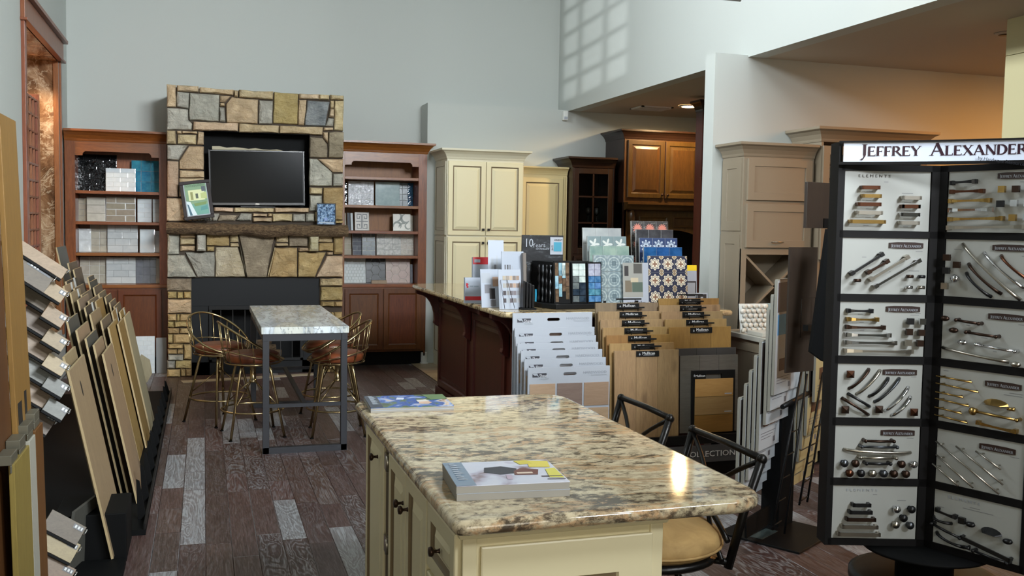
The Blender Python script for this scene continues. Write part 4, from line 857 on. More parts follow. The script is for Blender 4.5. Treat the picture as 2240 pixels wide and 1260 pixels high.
# base run under it
t = thing('base_cabinet', 'warm brown kitchen base cabinet with a stone top behind the bar', 'cabinet', (4.7, 10.9, 0)); part(t, 'carcass', MB().box(4.20, 4.75, 10.62, 11.19, .1, .90), walnut); part(t, 'worktop', MB().box(4.20, 4.75, 10.58, 11.19, .90, .94), gran2, bevel=.008)
door(t, 'door', (4.22, 10.62, .14), UX, UZ, NY, .25, .56, walnut); door(t, 'door', (4.48, 10.62, .14), UX, UZ, NY, .25, .56, walnut); door(t, 'drawer', (4.22, 10.62, .72), UX, UZ, NY, .25, .15, walnut, SHAKER); door(t, 'drawer', (4.48, 10.62, .72), UX, UZ, NY, .25, .15, walnut, SHAKER)
part(t, 'backsplash', MB().box(4.20, 4.75, 11.16, 11.19, .94, 1.10), wood('splash_wood', '7d5c34', '96713f', .5, 'x'))
# range hood cabinet
t = thing('range_hood_cabinet', 'large walnut-brown hood cabinet with two raised doors and an arched valance', 'cabinet', (5.45, 10.9, .95)); x0, x1, yf = 4.755, 6.05, 10.63
part(t, 'carcass', MB().box(x0+.004, x1, yf, 11.19, 1.95, 2.74), walnut, bevel=.003); part(t, 'side_face', MB().box(x0, x0+.004, yf+.01, 11.19, 1.2, 2.74), espresso); part(t, 'side_wall', MB().box(x0, x0+.05, yf+.02, 11.19, .94, 1.95), espresso)
door(t, 'door', (x0+.045, yf, 2.01), UX, UZ, NY, .475, .68, walnut, [(0,0),(0,.018),(.004,.022),(.05,.022),(.058,.010),(.07,.010),(.10,.022)]); door(t, 'door', (x0+.535, yf, 2.01), UX, UZ, NY, .475, .68, walnut, [(0,0),(0,.018),(.004,.022),(.05,.022),(.058,.010),(.07,.010),(.10,.022)])
knob(t, 'knob', (x0+.49, yf-.02, 2.05), NY, bronze); knob(t, 'knob', (x0+.565, yf-.02, 2.05), NY, bronze)
part(t, 'mantel_shelf', MB().crown(x0+.02, x1, yf-.02, 11.19, [(0,1.86),(.02,1.87),(.05,1.90),(.07,1.925),(.08,1.93),(.08,1.955)], (0,0)), walnut)
ap = [(x0+.03, 1.86), (x0+.03, 1.42), (x0+.14, 1.42)]+[(x0+.14+(x1-x0-.2)*i/12, 1.46+.17*sin(pi*i/12)) for i in range(13)]+[(x1, 1.42), (x1, 1.86)]
part(t, 'arched_valance', MB().prism(ap, (0, yf+.02, 0), UX, UZ, NY, .03), walnut); part(t, 'recess_back', MB().box(x0+.05, x1, 11.1, 11.19, .94, 1.95), blackm)
part(t, 'valance_panel', MB().rings((x0+.22, yf+.02, 1.66), UX, UZ, NY, .38, .13, [(0,0),(0,.006),(.012,.010),(.024,.002)]), walnut); part(t, 'valance_panel', MB().rings((x0+.68, yf+.02, 1.66), UX, UZ, NY, .38, .13, [(0,0),(0,.006),(.012,.010),(.024,.002)]), walnut)
for x in (x0+.12, x1-.14): part(t, 'carved_corbel', MB().lathe([(0,.10),(.03,.09),(.045,.04),(.04,-.02),(.025,-.06),(.03,-.09),(0,-.11)], (x, yf-.0, 1.77), n=10), walnut)
crown(t, x0, x1, yf, 11.19, 2.705, .95, espresso, (1,0))
t = thing('cooktop_cabinet', 'dark base cabinet under the range hood', 'cabinet', (5.6, 10.9, 0)); part(t, 'carcass', MB().box(5.02, 6.05, 10.6, 11.09, .1, .9), espresso); part(t, 'worktop', MB().box(5.02, 6.05, 10.56, 11.09, .9, .935), gran2)
door(t, 'door', (5.04, 10.6, .14), UX, UZ, NY, .48, .72, espresso); door(t, 'door', (5.55, 10.6, .14), UX, UZ, NY, .48, .72, espresso)
# slim red mahogany column cabinet by the partition
t = thing('column_cabinet', 'tall slim red-brown panelled column cabinet beside the white partition end', 'cabinet', (5.35, 9.6, 0))
cx0, cx1, cy = 5.06, 5.5, 9.3
part(t, 'carcass', MB().box(cx0, cx1, cy, 9.45, 0, 2.98), mahog, bevel=.003)
for z0, z1 in ((2.30, 2.80), (1.10, 2.18), (.12, 1.0)): door(t, 'panel', (cx0+.02, cy, z0), UX, UZ, NY, .2, z1-z0, mahog, [(0,0),(0,.012),(.03,.014),(.036,.004),(.05,.004),(.06,.012)])
part(t, 'band', MB().box(cx0-.015, cx1, cy-.02, cy, 2.20, 2.28).box(cx0-.01, cx1, cy-.015, cy, 1.02, 1.07), mahog); crown(t, cx0, cx1, cy, 9.45, 2.90, 1.0, espresso, (1,0))

# taupe pantry with X wine rack, glass wall cabinet, and small base cabinet
t = thing('pantry_cabinet', 'taupe pantry with lift-up doors and an X-shaped wine rack against the partition', 'cabinet', (4.36, 6.9, 0)); px0, px1, py = 4.045, 4.685, 6.75
part(t, 'carcass', MB().box(px0, px1, py, 7.075, 1.485, 2.235).box(px0, px0+.03, py, 7.075, 0, 1.5).box(px1-.03, px1, py, 7.075, 0, 1.5).box(px0, px1, 7.045, 7.075, 0, 1.5).box(px0, px1, py, 7.075, .88, 1.02), taupe, bevel=.002)
TD = [(0,0),(0,.020),(.002,.022),(.058,.022),(.060,.013)]
door(t, 'lift_door', (px0+.03, py, 1.885), UX, UZ, NY, .585, .325, taupe, TD); door(t, 'lift_door', (px0+.03, py, 1.51), UX, UZ, NY, .585, .345, taupe, TD)
part(t, 'face_stile', MB().box(px0, px0+.045, py-.004, py+.02, .0, 1.5).box(px1-.045, px1, py-.004, py+.02, 0, 1.5).box(px0+.045, px1-.045, py-.004, py+.02, 1.455, 1.5).box(px0+.045, px1-.045, py-.004, py+.02, .88, .95), taupe)
for (a, z0, b_, z1) in ((px0+.045, 1.45, px1-.045, .955), (px0+.045, .955, px1-.045, 1.45)):
    dx, dz = b_-a, z1-z0; L = sqrt(dx*dx+dz*dz); Mr = Matrix.Rotation(-atan2(dz, dx), 3, 'Y'); part(t, 'wine_divider', MB().cbox(((a+b_)/2, py+.15, (z0+z1)/2), Mr, L, .27, .018), taupe)
S2 = [(0,0),(0,.004),(.07,.004),(.072,-.004)]
side_door(t, 'side_panel', px0-.0, py+.02, 7.065, 1.64, 2.21, taupe, [(0,0),(0,.008),(.075,.008),(.078,.0015)]); side_door(t, 'side_panel', px0, py+.02, 7.065, .1, 1.61, taupe, [(0,0),(0,.008),(.075,.008),(.078,.0015)])
part(t, 'pull', MB().tube([(px0+.26, py-.022, 1.555), (px0+.265, py-.045, 1.556), (px0+.35, py-.048, 1.556), (px0+.355, py-.022, 1.555)], .005, 8), nickel)
crown(t, px0, px1, py, 7.075, 2.228, .95, taupe, (1,0)); part(t, 'lower_door', MB().rings((px0+.04, py, .12), UX, UZ, NY, .56, .74, TD), taupe)
t = thing('glass_wall_cabinet', 'taller taupe cabinet with glass doors holding white books behind the hardware display', 'cabinet', (5.2, 6.85, 1.0)); qx0, qx1 = 4.70, 5.70; py = 6.68
b = MB().box(qx0, qx0+.02, py, 7.075, .0, 2.385).box(qx1-.02, qx1, py, 7.075, .0, 2.385).box(qx0, qx1, 7.05, 7.075, .0, 2.385).box(qx0, qx1, py, 7.05, 2.365, 2.385).box(qx0, qx1, py, 7.05, .93, 1.0); part(t, 'carcass', b, taupe)
part(t, 'shelf', MB().box(qx0+.02, qx1-.02, py+.03, 7.05, 1.83, 1.85), taupe); part(t, 'shelf', MB().box(qx0+.02, qx1-.02, py+.03, 7.05, 1.40, 1.42), taupe)
for i in range(2):
    a = qx0+.01+i*.5; d = MB().box(a, a+.06, py-.02, py, 1.42, 2.33).box(a+.44, a+.5, py-.02, py, 1.42, 2.33).box(a+.06, a+.44, py-.02, py, 2.26, 2.33).box(a+.06, a+.44, py-.02, py, 1.42, 1.49)
    dd = part(t, 'door', d, taupe, bevel=.002); part(dd, 'pane', MB().box(a+.06, a+.44, py-.012, py-.009, 1.49, 2.26), thin)
for i in range(2): door(t, 'lower_door', (qx0+.01+i*.5, py, .1), UX, UZ, NY, .49, .82, taupe, TD)
part(t, 'wicker_panel', MB().box(qx0+.02, qx1-.02, py+.05, py+.06, 1.0, 1.4), wood('wicker', '7d5f3f', '96754f', .7))
crown(t, qx0, qx1, py, 7.075, 2.362, 1.02, taupe, (1,1))
paper = plain('book_white', 'c9c2bd', .6)
for i in range(4): top('storage_box', MB().box(4.76, 5.18, 6.74, 7.0, 1.851+i*.112, 1.955+i*.112), paper, ('lowest', 'second from the bottom', 'second from the top', 'topmost')[i].join(('', ' white box in the stack inside the glass-door taupe cabinet')), 'box', 'white boxes in the glass cabinet', (4.97, 6.87, 1.851+i*.112), bevel=.004)
t = thing('end_base_cabinet', 'low taupe base cabinet under the white pebble tile', 'cabinet', (4.1, 6.05, 0)); part(t, 'carcass', MB().box(3.70, 4.5, 5.78, 6.38, .1, .865), taupe, bevel=.002); part(t, 'worktop', MB().box(3.67, 4.52, 5.75, 6.395, .87, .905), plain('pale_quartz', 'aaa89e', .3), bevel=.004)
side_door(t, 'side_panel', 3.70, 5.80, 6.36, .12, .84, taupe, [(0,0),(0,.016),(.05,.016),(.053,.006)]); part(t, 'toe_kick', MB().box(3.76, 4.44, 5.84, 6.38, 0, .1), blackm); door(t, 'door', (3.72, 5.78, .12), UX, UZ, NY, .38, .72, taupe, TD); door(t, 'door', (4.11, 5.78, .12), UX, UZ, NY, .38, .72, taupe, TD)
top('stone_slab', MB().box(3.70, 3.98, 5.86, 6.06, .906, .935), plain('slab_white', 'b9b6ab', .4), 'white slab sample lying in front of the pebble tile', 'slab sample', loc=(3.84, 5.96, .906), bevel=.003)
top('brown_sample_block', MB().box(3.80, 3.95, 5.90, 5.98, .936, .952), PW['b'], 'small brown wood chip lying on the white slab', 'wood sample', loc=(3.87, 5.94, .936), bevel=.002)
# pebble tile
t = thing('pebble_tile', 'white pebble mosaic tile standing on the taupe base cabinet', 'tile sample', (3.85, 6.18, .906)); part(t, 'backing', MB().fbox((3.70, 6.15, .906), UX, V((0,.12,.99)).normalized(), V((0,-.99,.12)), .22, .21, .01), trimw); part(t, 'backing', MB().fbox((3.925, 6.17, .906), UX, UZ, NY, .06, .21, .01), m_aqu)
pm = tilem('white_pebble', 'c4c0b4', 'd6d2c6', .45, .1)
for j in range(6):
    for i in range(5):
        cx, cz = 3.722+i*.043+(j % 2)*.014, .925+j*.034; o = part(t, 'pebble', MB().ball((cx, 6.136+(cz-.906)*.12, cz), .019+rnd.random()*.004, .009, .014+rnd.random()*.004, 8, 5), pm, origin=(cx, 6.14, cz)); o.rotation_euler = (0, rnd.uniform(-.6, .6), 0)
# ------------------------------------------------------------------ marble pub table
t = thing('pub_table', 'marble-topped counter-height table on a dark square metal frame before the fireplace', 'table', (.69, 7.94, 0)); a0, a1, b0, b1 = .385, 1.0, 7.0, 8.85
part(t, 'tabletop', MB().box(a0, a1, b0, b1, .858, .907), marble, bevel=.003)
part(t, 'apron', MB().box(a0+.01, a1-.01, b0+.01, b0+.05, .808, .857).box(a0+.01, a1-.01, b1-.05, b1-.01, .808, .857).box(a0+.01, a0+.05, b0, b1-.01, .808, .857).box(a1-.05, a1-.01, b0, b1-.01, .808, .857), steel)
for x in (a0+.01, a1-.055):
    for y in (b0+.005, b1-.05): part(t, 'leg', MB().box(x, x+.045, y, y+.045, 0, .808), steel, bevel=.002)
part(t, 'floor_rail', MB().box(a0+.01, a1-.01, b0+.005, b0+.045, 0, .045), steel); part(t, 'floor_rail', MB().box(a0+.01, a1-.01, b1-.045, b1-.005, 0, .045), steel)
part(t, 'foot_rail', MB().box(a0+.05, a1-.05, b0+.012, b0+.037, .33, .355), steel); part(t, 'foot_rail', MB().box(a0+.05, a1-.05, b1-.037, b1-.012, .33, .355), steel)
part(t, 'cross_rail', MB().box(.675, .705, b0+.03, b1-.03, .33, .355), steel)

def brass_stool(loc, rz, label, first=[None]):
    if first[0]:
        r = first[0].copy(); COL.objects.link(r); r.location = loc; r.rotation_euler = (0,0,rz); r['label'] = label
        for ch in first[0].children:
            c = ch.copy(); COL.objects.link(c); c.parent = r
            for g in ch.children: d = g.copy(); COL.objects.link(d); d.parent = c
        return r
    t = thing('brass_stool', label, 'stool', (0,0,0), 'brass stools round the marble table'); P = lambda nm, b, m: part(t, nm, b, m, world=True)
    P('seat', MB().lathe([(0,.572),(.18,.572),(.196,.585),(.202,.612),(.196,.635),(.17,.648),(.09,.654),(0,.655)], (0,0,0), n=32), leather)
    P('seat_ring', MB().tube([(.208*cos(2*pi*i/28), .208*sin(2*pi*i/28), .568) for i in range(28)], .006, 6, True), brass)
    hoop = lambda a: V((.245*cos(a)-.015, .245*sin(a), .585+.30*((1-cos(a))/2)**1.15))
    P('back_hoop', MB().tube([hoop(2*pi*i/40) for i in range(40)], .0085, 8, True), brass)
    mid = lambda a: V((.228*cos(a)-.008, .228*sin(a), .575+.10*((1-cos(a))/2)))
    P('lower_hoop', MB().tube([mid(2*pi*i/36) for i in range(36)], .005, 6, True), brass)
    for i in range(9):
        a = radians(70+i*27.5); p = V((.206*cos(a), .206*sin(a), .568)); P('spindle', MB().tube([p, p.lerp(hoop(a), .5)+V((cos(a), sin(a), 0))*.006, hoop(a)], .0042, 6), brass)
    P('swivel_column', MB().lathe([(.05,.565),(.05,.555),(.022,.55),(.022,.43),(.03,.425),(.03,.41),(.0,.408)], (0,0,0), n=14), brass)
    P('leg_ring', MB().tube([(.125*cos(2*pi*i/24), .125*sin(2*pi*i/24), .552) for i in range(24)], .007, 6, True), brass)
    for i in range(4):
        a = radians(45+90*i); d = V((cos(a), sin(a), 0)); P('leg', MB().tube([d*.125+V((0,0,.553)), d*.15+V((0,0,.54)), d*.165+V((0,0,.50)), d*.285+V((0,0,.004))], .0105, 8), brass)
        P('brace', MB().tube([d*.02+V((0,0,.42)), d*.225+V((0,0,.245))], .005, 6), brass); P('glide', MB().lathe([(0,0),(.014,0),(.014,.008),(0,.009)], d*.286, n=8), blackm)
    P('foot_ring', MB().tube([(.236*cos(2*pi*i/36), .236*sin(2*pi*i/36), .205) for i in range(36)], .008, 8, True), brass)
    first[0] = t; t.location = loc; t.rotation_euler = (0,0,rz); return t
brass_stool((.125, 8.28, 0), radians(-52), 'leftmost brass stool with a round brown leather seat, clear of the marble table')
brass_stool((.36, 7.70, 0), radians(8), 'brass stool half behind the left front leg of the marble table')
brass_stool((1.02, 8.27, 0), radians(188), 'far right brass stool, seat under the marble table, nearest the fireplace')
brass_stool((1.0, 7.62, 0), radians(176), 'near right brass stool tucked under the marble table')

# ------------------------------------------------------------------ bar with raised granite top
t = thing('bar_counter', 'dark red panelled bar with a granite top carrying the sample displays', 'counter', (2.8, 7.6, 0))
def rounded(x0, x1, y0, y1, rs, n=6):      # counter-clockwise from (x0,y0); rs = 4 corner radii
    pts = []
    for (cx, cy, r, a0) in ((x0+rs[0], y0+rs[0], rs[0], 180), (x1-rs[1], y0+rs[1], rs[1], 270), (x1-rs[2], y1-rs[2], rs[2], 0), (x0+rs[3], y1-rs[3], rs[3], 90)):
        k = n if r > 0 else 0
        pts += [(cx+r*cos(radians(a0+90*i/max(k,1))), cy+r*sin(radians(a0+90*i/max(k,1)))) for i in range(k+1)]
    return pts
def slab(par, pts, z0, z1, mat, name='worktop', nose=.016):
    cx = sum(p[0] for p in pts)/len(pts); cy = sum(p[1] for p in pts)/len(pts); k = len(pts); vs = []; H = z1-z0
    prof = [(nose*(1-cos(radians(a))), z0+H/2+(H/2)*sin(radians(a))) for a in (-90,-60,-30,0,30,60,90)]
    def off(d):
        r = []
        for i in range(k):
            a, b, c = V(pts[i-1]), V(pts[i]), V(pts[(i+1) % k]); e1 = (b-a).normalized() if (b-a).length > 1e-6 else (c-b).normalized(); e2 = (c-b).normalized() if (c-b).length > 1e-6 else e1
            n = V((-(e1.y+e2.y), e1.x+e2.x)); n = n.normalized() if n.length > 1e-6 else V((-e1.y, e1.x)); r.append(b+n*d)
        return r
    for o, z in prof: vs += [(p.x, p.y, z) for p in off(o)]
    b = MB().add(vs, [(i*k+j, i*k+(j+1) % k, (i+1)*k+(j+1) % k, (i+1)*k+j) for i in range(6) for j in range(k)], True); b.add(vs[-k:], [tuple(range(k))]); b.add(vs[:k], [tuple(range(k-1, -1, -1))])
    return part(par, name, b, mat)
L1 = [(1.885+.12*(1-cos(radians(a))), 6.10+.12*(1-sin(radians(a)))) for a in range(0, 91, 15)]
pts = L1+[(3.60, 6.10), (3.60, 6.98), (2.85, 6.98), (2.85, 9.28), (2.16, 9.28)]+[(1.885+.27*(1-sin(radians(a))), 9.28-.27*(1-cos(radians(a)))) for a in range(0, 91, 15)]
slab(t, pts, 1.035, 1.075, gran2)
part(t, 'carcass', MB().box(2.155, 2.80, 6.36, 9.08, 0, 1.034), mahog); part(t, 'carcass', MB().box(2.8, 3.55, 6.36, 6.9, 0, 1.034), mahog)
part(t, 'skirt', MB().box(2.13, 2.155, 6.36, 9.08, 0, .10).box(2.13, 2.155, 6.36, 9.08, .93, 1.034), mahog, bevel=.003)
for y0, y1 in ((6.40, 6.72), (6.86, 7.80), (7.95, 9.02)):
    part(t, 'side_panel', MB().rings((2.155, y1, .12), (0,-1,0), UZ, (-1,0,0), y1-y0, .80, [(0,0),(0,.018),(.05,.018),(.06,.004),(.075,.004),(.10,.010)]), mahog, bevel=0)
cp = [(0,0), (.235,0), (.235,-.035), (.20,-.05)]+[(.20-.15*sin(radians(a))*1.0, -.05-.24*(1-cos(radians(a)))) for a in range(15, 91, 15)]+[(.06,-.32), (.035,-.345), (0,-.36)]
for y in (6.50, 6.82, 7.90, 9.02):
    part(t, 'corbel', MB().prism([(a, b) for a, b in cp], (2.15, y-.03, 1.034), (-1,0,0), UZ, (0,-1,0), .06), mahog, bevel=.004)
for x in (2.25, 3.0): part(t, 'front_panel', MB().rings((x, 6.36, .12), UX, UZ, NY, .68, .80, [(0,0),(0,.018),(.05,.018),(.06,.004),(.075,.004),(.10,.010)]), mahog)

# leaflets, cards and stands on the bar
cw2 = plain('brochure_white', '9da5b2', .45); redp = plain('print_red', 'b8202c', .4); greyp = plain('print_grey', '6a6a70', .4); dkp = plain('print_dark', '2b2829', .4)
tanp = plain('print_tan', '9b7f6b', .4); silv = plain('print_silver', '9aa0a8', .4)
def card(name, label, loc, rz, w, h, lean, d, prints=(), cat='brochure', mat=None, group=None):
    Mr = Matrix.Rotation(rz, 3, 'Z') @ Matrix.Rotation(-lean, 3, 'X'); u, v, n = Mr@V(UX), Mr@V(UZ), Mr@V(NY)
    t = thing(name, label, cat, loc, group); O = V(loc)-u*w/2+V((0,0,.001)); part(t, 'sheet', MB().fbox(O, u, v, n, w, h, d), mat or cw2)
    for i, (x0, y0, x1, y1, m) in enumerate(prints): part(t, 'print', MB().prism([(x0*w,y0*h),(x1*w,y0*h),(x1*w,y1*h),(x0*w,y1*h)], O+n*(.0006+i*.00008), u, v, n, .0004), m)
    return t, O, u, v, n
zb = 1.0755; ts = plain('type_grey', '7d8791', .4)
t, O, u, v, n = card('brochure_box', 'low white brochure box with a red stripe at the left end of the bar samples', (1.90, 6.86, zb), -.10, .145, .19, .04, .06, [(0,.12,1,.27,redp), (.05,.66,.13,.78,redp)])
part(t, 'red_emblem', MB().prism([(.012,.115),(.022,.112),(.026,.125),(.018,.13),(.026,.137),(.02,.148),(.012,.144)], O+n*.0012, u, v, n, .0004), redp); part(t, 'faint_lettering', MB().prism([(.034,.120),(.062,.120),(.062,.130),(.034,.130)], O+n*.001, u, v, n, .0004).prism([(.066,.120),(.100,.120),(.100,.129),(.066,.129)], O+n*.001, u, v, n, .0004), ts)
t, O, u, v, n = card('brochure_stack', 'taller white brochures with a red heading behind the red-striped box', (2.02, 7.0, zb), -.10, .19, .335, .06, .05, [(0,.84,1,1,redp), (.06,.88,.3,.95,cw2)])
t, O, u, v, n = card('chip_card', 'white card of grey and brown fabric patches leaning at the front of the bar', (1.925, 6.50, zb), .10, .15, .27, .16, .006, [(.05,.64,.48,.90,silv), (.18,.37,.52,.60,greyp), (.6,.55,.9,.80,tanp), (.42,.22,.7,.50,dkp), (.45,.03,.72,.2,greyp)])
t, O, u, v, n = card('colour_chart', 'white colour chart with rows of small brown swatches facing left', (2.02, 6.36, zb), .06, .165, .275, .14, .006, [])
for r_, row in enumerate((('a09684','8c8175','b09c85','6f6258','8b7462'), ('9a9890','857a70','6d5a4e','a58a74','7a6a60'), ('2a1d22','8b8a88','5b5458','6d6468','8f8f94'), ('33282c','9fa4aa','4c4448','74706f','a7a9ad'))):
    for c_ in range(5):
        b = MB().prism([(0,0),(.022,0),(.022,.03),(0,.03)], O+u*(.03+c_*.025)+v*(.20-r_*.052)+n*.0012, u, v, n, .0008); part(t, 'swatch', b, plain('swatch_'+row[c_], row[c_], .5))
part(t, 'wire_stand', MB().tube([O+u*.02+n*.05, O+u*.01+v*.20+n*.01, O+u*.06+v*.20+n*.01, O+u*.09+n*.06], .002, 5), dark_metal)
t, O, u, v, n = card('tall_leaflet', 'tall narrow white leaflet with abstract grey line drawing rising behind the cards', (2.02, 6.72, zb+.14), -.12, .115, .33, .13, .004, [(.2,.32,.34,.62,silv), (.5,.36,.62,.66,silv), (.14,.03,.52,.12,greyp), (.7,.06,.84,.25,dkp), (.38,.28,.52,.46,greyp)])
part(t, 'support', MB().box(1.985, 2.05, 6.735, 6.745, zb, zb+.16), dark_metal)
t, O, u, v, n = card('binder_cover', 'white sample binder standing open like a tent beside the mosaic display', (2.085, 6.50, zb), .05, .165, .395, .10, .008, [(.12,.66,.20,.76,greyp), (.24,.66,.30,.76,dkp), (.34,.66,.40,.76,greyp), (.45,.66,.5,.74,silv), (.15,.44,.45,.52,dkp)])
part(t, 'back_leaf', MB().fbox(V((2.175, 6.47, zb+.001)), V((.05,.28,0)).normalized(), V((-.03,.02,.99)).normalized(), V((1,-.2,.03)).normalized(), .24, .385, .02), plain('binder_board', '6b635c', .5))
t = thing('sample_rings', 'row of dark glossy pulls on a low stand between binder and mosaic display', 'sample stand', (2.12, 6.33, zb))
for i in range(4): part(t, 'chip', MB().box(2.09+i*.022, 2.105+i*.022, 6.30, 6.36, zb+.012, zb+.20-.01*i), blackh, bevel=.004)
part(t, 'base', MB().box(2.08, 2.18, 6.28, 6.38, zb, zb+.012), blackm)

# mosaic display
t = thing('mosaic_display', 'black tabletop mosaic display with a header reading 10 Years of Mosaics', 'display stand', (2.44, 6.6, zb))
part(t, 'base', MB().prism([(2.26,6.74),(2.27,6.42),(2.33,6.29),(2.74,6.33),(2.75,6.80)], (0,0,zb+.035), (1,0,0), (0,1,0), (0,0,1), .034), blackg, bevel=.003)
hb = Mat('header_print', '17181a', .35); hn = hb.noise(hb.mapped((1,1,2.4)), 9, 6, .7, .5); hb.color(hb.ramp(hn, [(.42, '121315'), (.56, '26282b'), (.66, '5d6165'), (.75, '33363a')])); 
part(t, 'header', MB().box(2.21, 2.53, 6.71, 6.725, 1.37, 1.585).box(2.25, 2.51, 6.712, 6.722, 1.11, 1.37), [hb.m]); lo = V((2.44, 6.6, zb))
inst(t, 'lettering', text_mesh('10', .085, white_card, sx=.85), frameM(V((2.225, 6.708, 1.50))-lo, UX, UZ, NY)); inst(t, 'lettering', text_mesh('Years', .045, silv, sx=1.0), frameM(V((2.285, 6.706, 1.495))-lo, V((1,0,.08)), UZ, NY)); inst(t, 'lettering', text_mesh('OF MOSAICS', .018, white_card), frameM(V((2.315, 6.706, 1.478))-lo, UX, UZ, NY))
part(t, 'header_badge', MB().box(2.425, 2.523, 6.70, 6.708, 1.445, 1.572), white_card); part(t, 'header_square', MB().box(2.452, 2.512, 6.697, 6.70, 1.468, 1.535), plain('badge_blue', '3f8fa8', .4))
inst(t, 'lettering', text_mesh('ORIENT', .019, dkp), frameM(V((2.452, 6.698, 1.545))-lo, UX, UZ, NY)); inst(t, 'lettering', text_mesh('BATI', .019, dkp), frameM(V((2.447, 6.698, 1.475))-lo, UZ, (-1,0,0), NY))
def mosaic(x0, y0, x1, y1, z0, z1, nx, nz, mats, wood_=False, gap=.003):
    u = (V((x1,y1,0))-V((x0,y0,0))); w_ = u.length; u.normalize(); v = V((0,.10,.99)).normalized(); n = u.cross(V((0,0,1))).normalized(); n = (n*.99-V((0,0,-.10))).normalized()
    if n.y > 0: n = -n
    h = z1-z0; O = V((x0,y0,z0)); part(t, 'sample_frame', MB().fbox(O-u*.008-v*.008, u, v, n, w_+.016, h+.016, .012), blackm)
    for j in range(nz):
        for i in range(nx):
            m = mats[(j*nx+i) % len(mats)] if callable(mats) is False else mats(i, j)
            if m is None: continue
            dz = (((i*37) % 5)/5*h/nz if wood_ else 0); b = MB().fbox(O+u*(i*w_/nx+gap/2)+v*min(j*h/nz+gap/2+dz, h-h/nz)+n*.005, u, v, n, w_/nx-gap, h/nz-gap, .005)
            part(t, 'mosaic_tile', b, m)
ms = {k: tilem('mosaic_'+k, a, b, .08, .1, .3, 30) for k, a, b in (('white', 'a9bab8', 'c9d4d0'), ('grey', '50585a', '6c7474'), ('navy', '1a2430', '2c3947'), ('lilac', '8e93a6', 'aeb2c2'), ('blue', '355f8f', '5d87b3'), ('teal', '31647d', '5f93a8'), ('brown', '4a3a2e', '6f5c4a'), ('sky', '6c93a5', '93b3bf'))}
mosaic(2.48, 6.365, 2.58, 6.37, 1.12, 1.395, 2, 6, lambda i, j: ms[('navy','navy','grey','white','white','white')[j] if (i+j) % 3 else ('grey','navy','navy','grey','white','white')[j]])
mosaic(2.60, 6.365, 2.70, 6.38, 1.12, 1.395, 2, 6, lambda i, j: ms[('blue','teal','blue','blue','lilac','lilac')[j]])
mosaic(2.35, 6.37, 2.455, 6.365, 1.12, 1.40, 4, 3, lambda i, j: ms[(('brown','sky','brown','brown'),('sky','brown','sky','brown'),('brown','sky','white','brown'))[j][i]], True)
for i in range(4): part(t, 'wavy_strip', MB().tube([(2.283+i*.016, 6.53-i*.035+.004*sin(k_*1.9), 1.115+k_*.022) for k_ in range(13)], [.007+.004*sin(k_*1.9+i) for k_ in range(13)], 6), gunm if i % 2 else blackh)
part(t, 'edge_sample', MB().box(2.262, 2.275, 6.55, 6.64, 1.112, 1.20), plain('teal_edge', '2d8fb0', .2)); part(t, 'cabinet_body', MB().prism([(2.28,6.68),(2.345,6.40),(2.71,6.41),(2.71,6.70)], (0,0,1.40), (1,0,0), (0,1,0), (0,0,1), .29), blackm)

# patterned tile boards on the bar, two stepped columns
def pat(name, fn, rough=.35):
    m = Mat(name, '808080', rough); X, Y, Z = m.xyz(scale=1/.1); r = (X*X+Z*Z).op('SQRT'); th = Z.op('ARCTAN2', X); m.color(fn(m, X, Z, r, th)); return m.m
def navyflower(m, x, z, r, th):
    p = r.lt((th*8).cos()*.06+.40); inner = r.lt((th*4).cos()*.07+.15); ring = ((th*8).cos()*.05+.30-r).abs().lt(.025); cx = (x.abs()-.5).abs()+(z.abs()-.5).abs()
    k = m.mix(cx.lt(.15), '262c44', '8d7a62'); k = m.mix((cx-.15).abs().lt(.03), k, 'c9bfa4'); k = m.mix(p, k, 'd8d2bd'); k = m.mix(ring, k, '30344a'); return m.mix(inner, k, '7d5b48')
def medallion(m, x, z, r, th):
    f = ((r*30).cos()*.5+(th*8).cos()*.5); k = m.mix(f.gt(.15), '6f8086', '8c9a9c'); k = m.mix((x.abs().mx(z.abs())-.13).abs().lt(.03), k, '4f6068'); k = m.mix(x.abs().mx(z.abs()).lt(.10), k, '5c6d74'); return m.mix((r-.42).abs().lt(.025), k, 'a4b0b0')
def leaf5(m, x, z, r, th): return m.mix(r.lt((th*5).cos()*.16+.28), '6f8285', 'c2c8c4')
def star(m, x, z, r, th):
    k = m.mix(r.lt((th*4).cos().abs()*.32+.14), '2a3f68', 'bccbd6'); k = m.mix((r-(th*4).cos().abs()*.20-.10).abs().lt(.035), k, '34507c'); return m.mix(r.lt(.08), k, '1f2f50')
def coral(m, x, z, r, th):
    n = m.noise(m.mapped(), 60, 3); k = m.mix(N(m.nt, n).gt(.58), '3a3a3a', '6a6a66'); return m.mix(r.lt((th*14).cos()*.08+.33), k, 'c98070')
m_nf, m_md, m_l5, m_st, m_co = pat('navy_flower_print', navyflower), pat('grey_medallion_print', medallion), pat('five_leaf_print', leaf5), pat('blue_star_print', star), pat('coral_flower_print', coral)
m_gp = tilem('grey_plaster_tile', '8d9496', 'a0a6a6', .4, .05, .2, 8); m_sage = tilem('sage_glaze', '6f8a84', '90a598', .2, .12, .2, 10); m_char = tilem('charcoal_glaze', '35363a', '44464a', .25, .12); m_dblue = tilem('denim_blue_glaze', '1e4a78', '2c5f92', .15, .08)
def dboard(label, x, y, ztop, w, h, m, mats=None):
    t = tile_board(label, x, y, ztop-h, w, h, grid_tiles(w, h, 'sq', 3, 3, .002), m, g_m, .10, 0, .014, 'tile board', 'tile_board', 'patterned tile boards on the bar', .003); return t
HB = .36; NN = 5
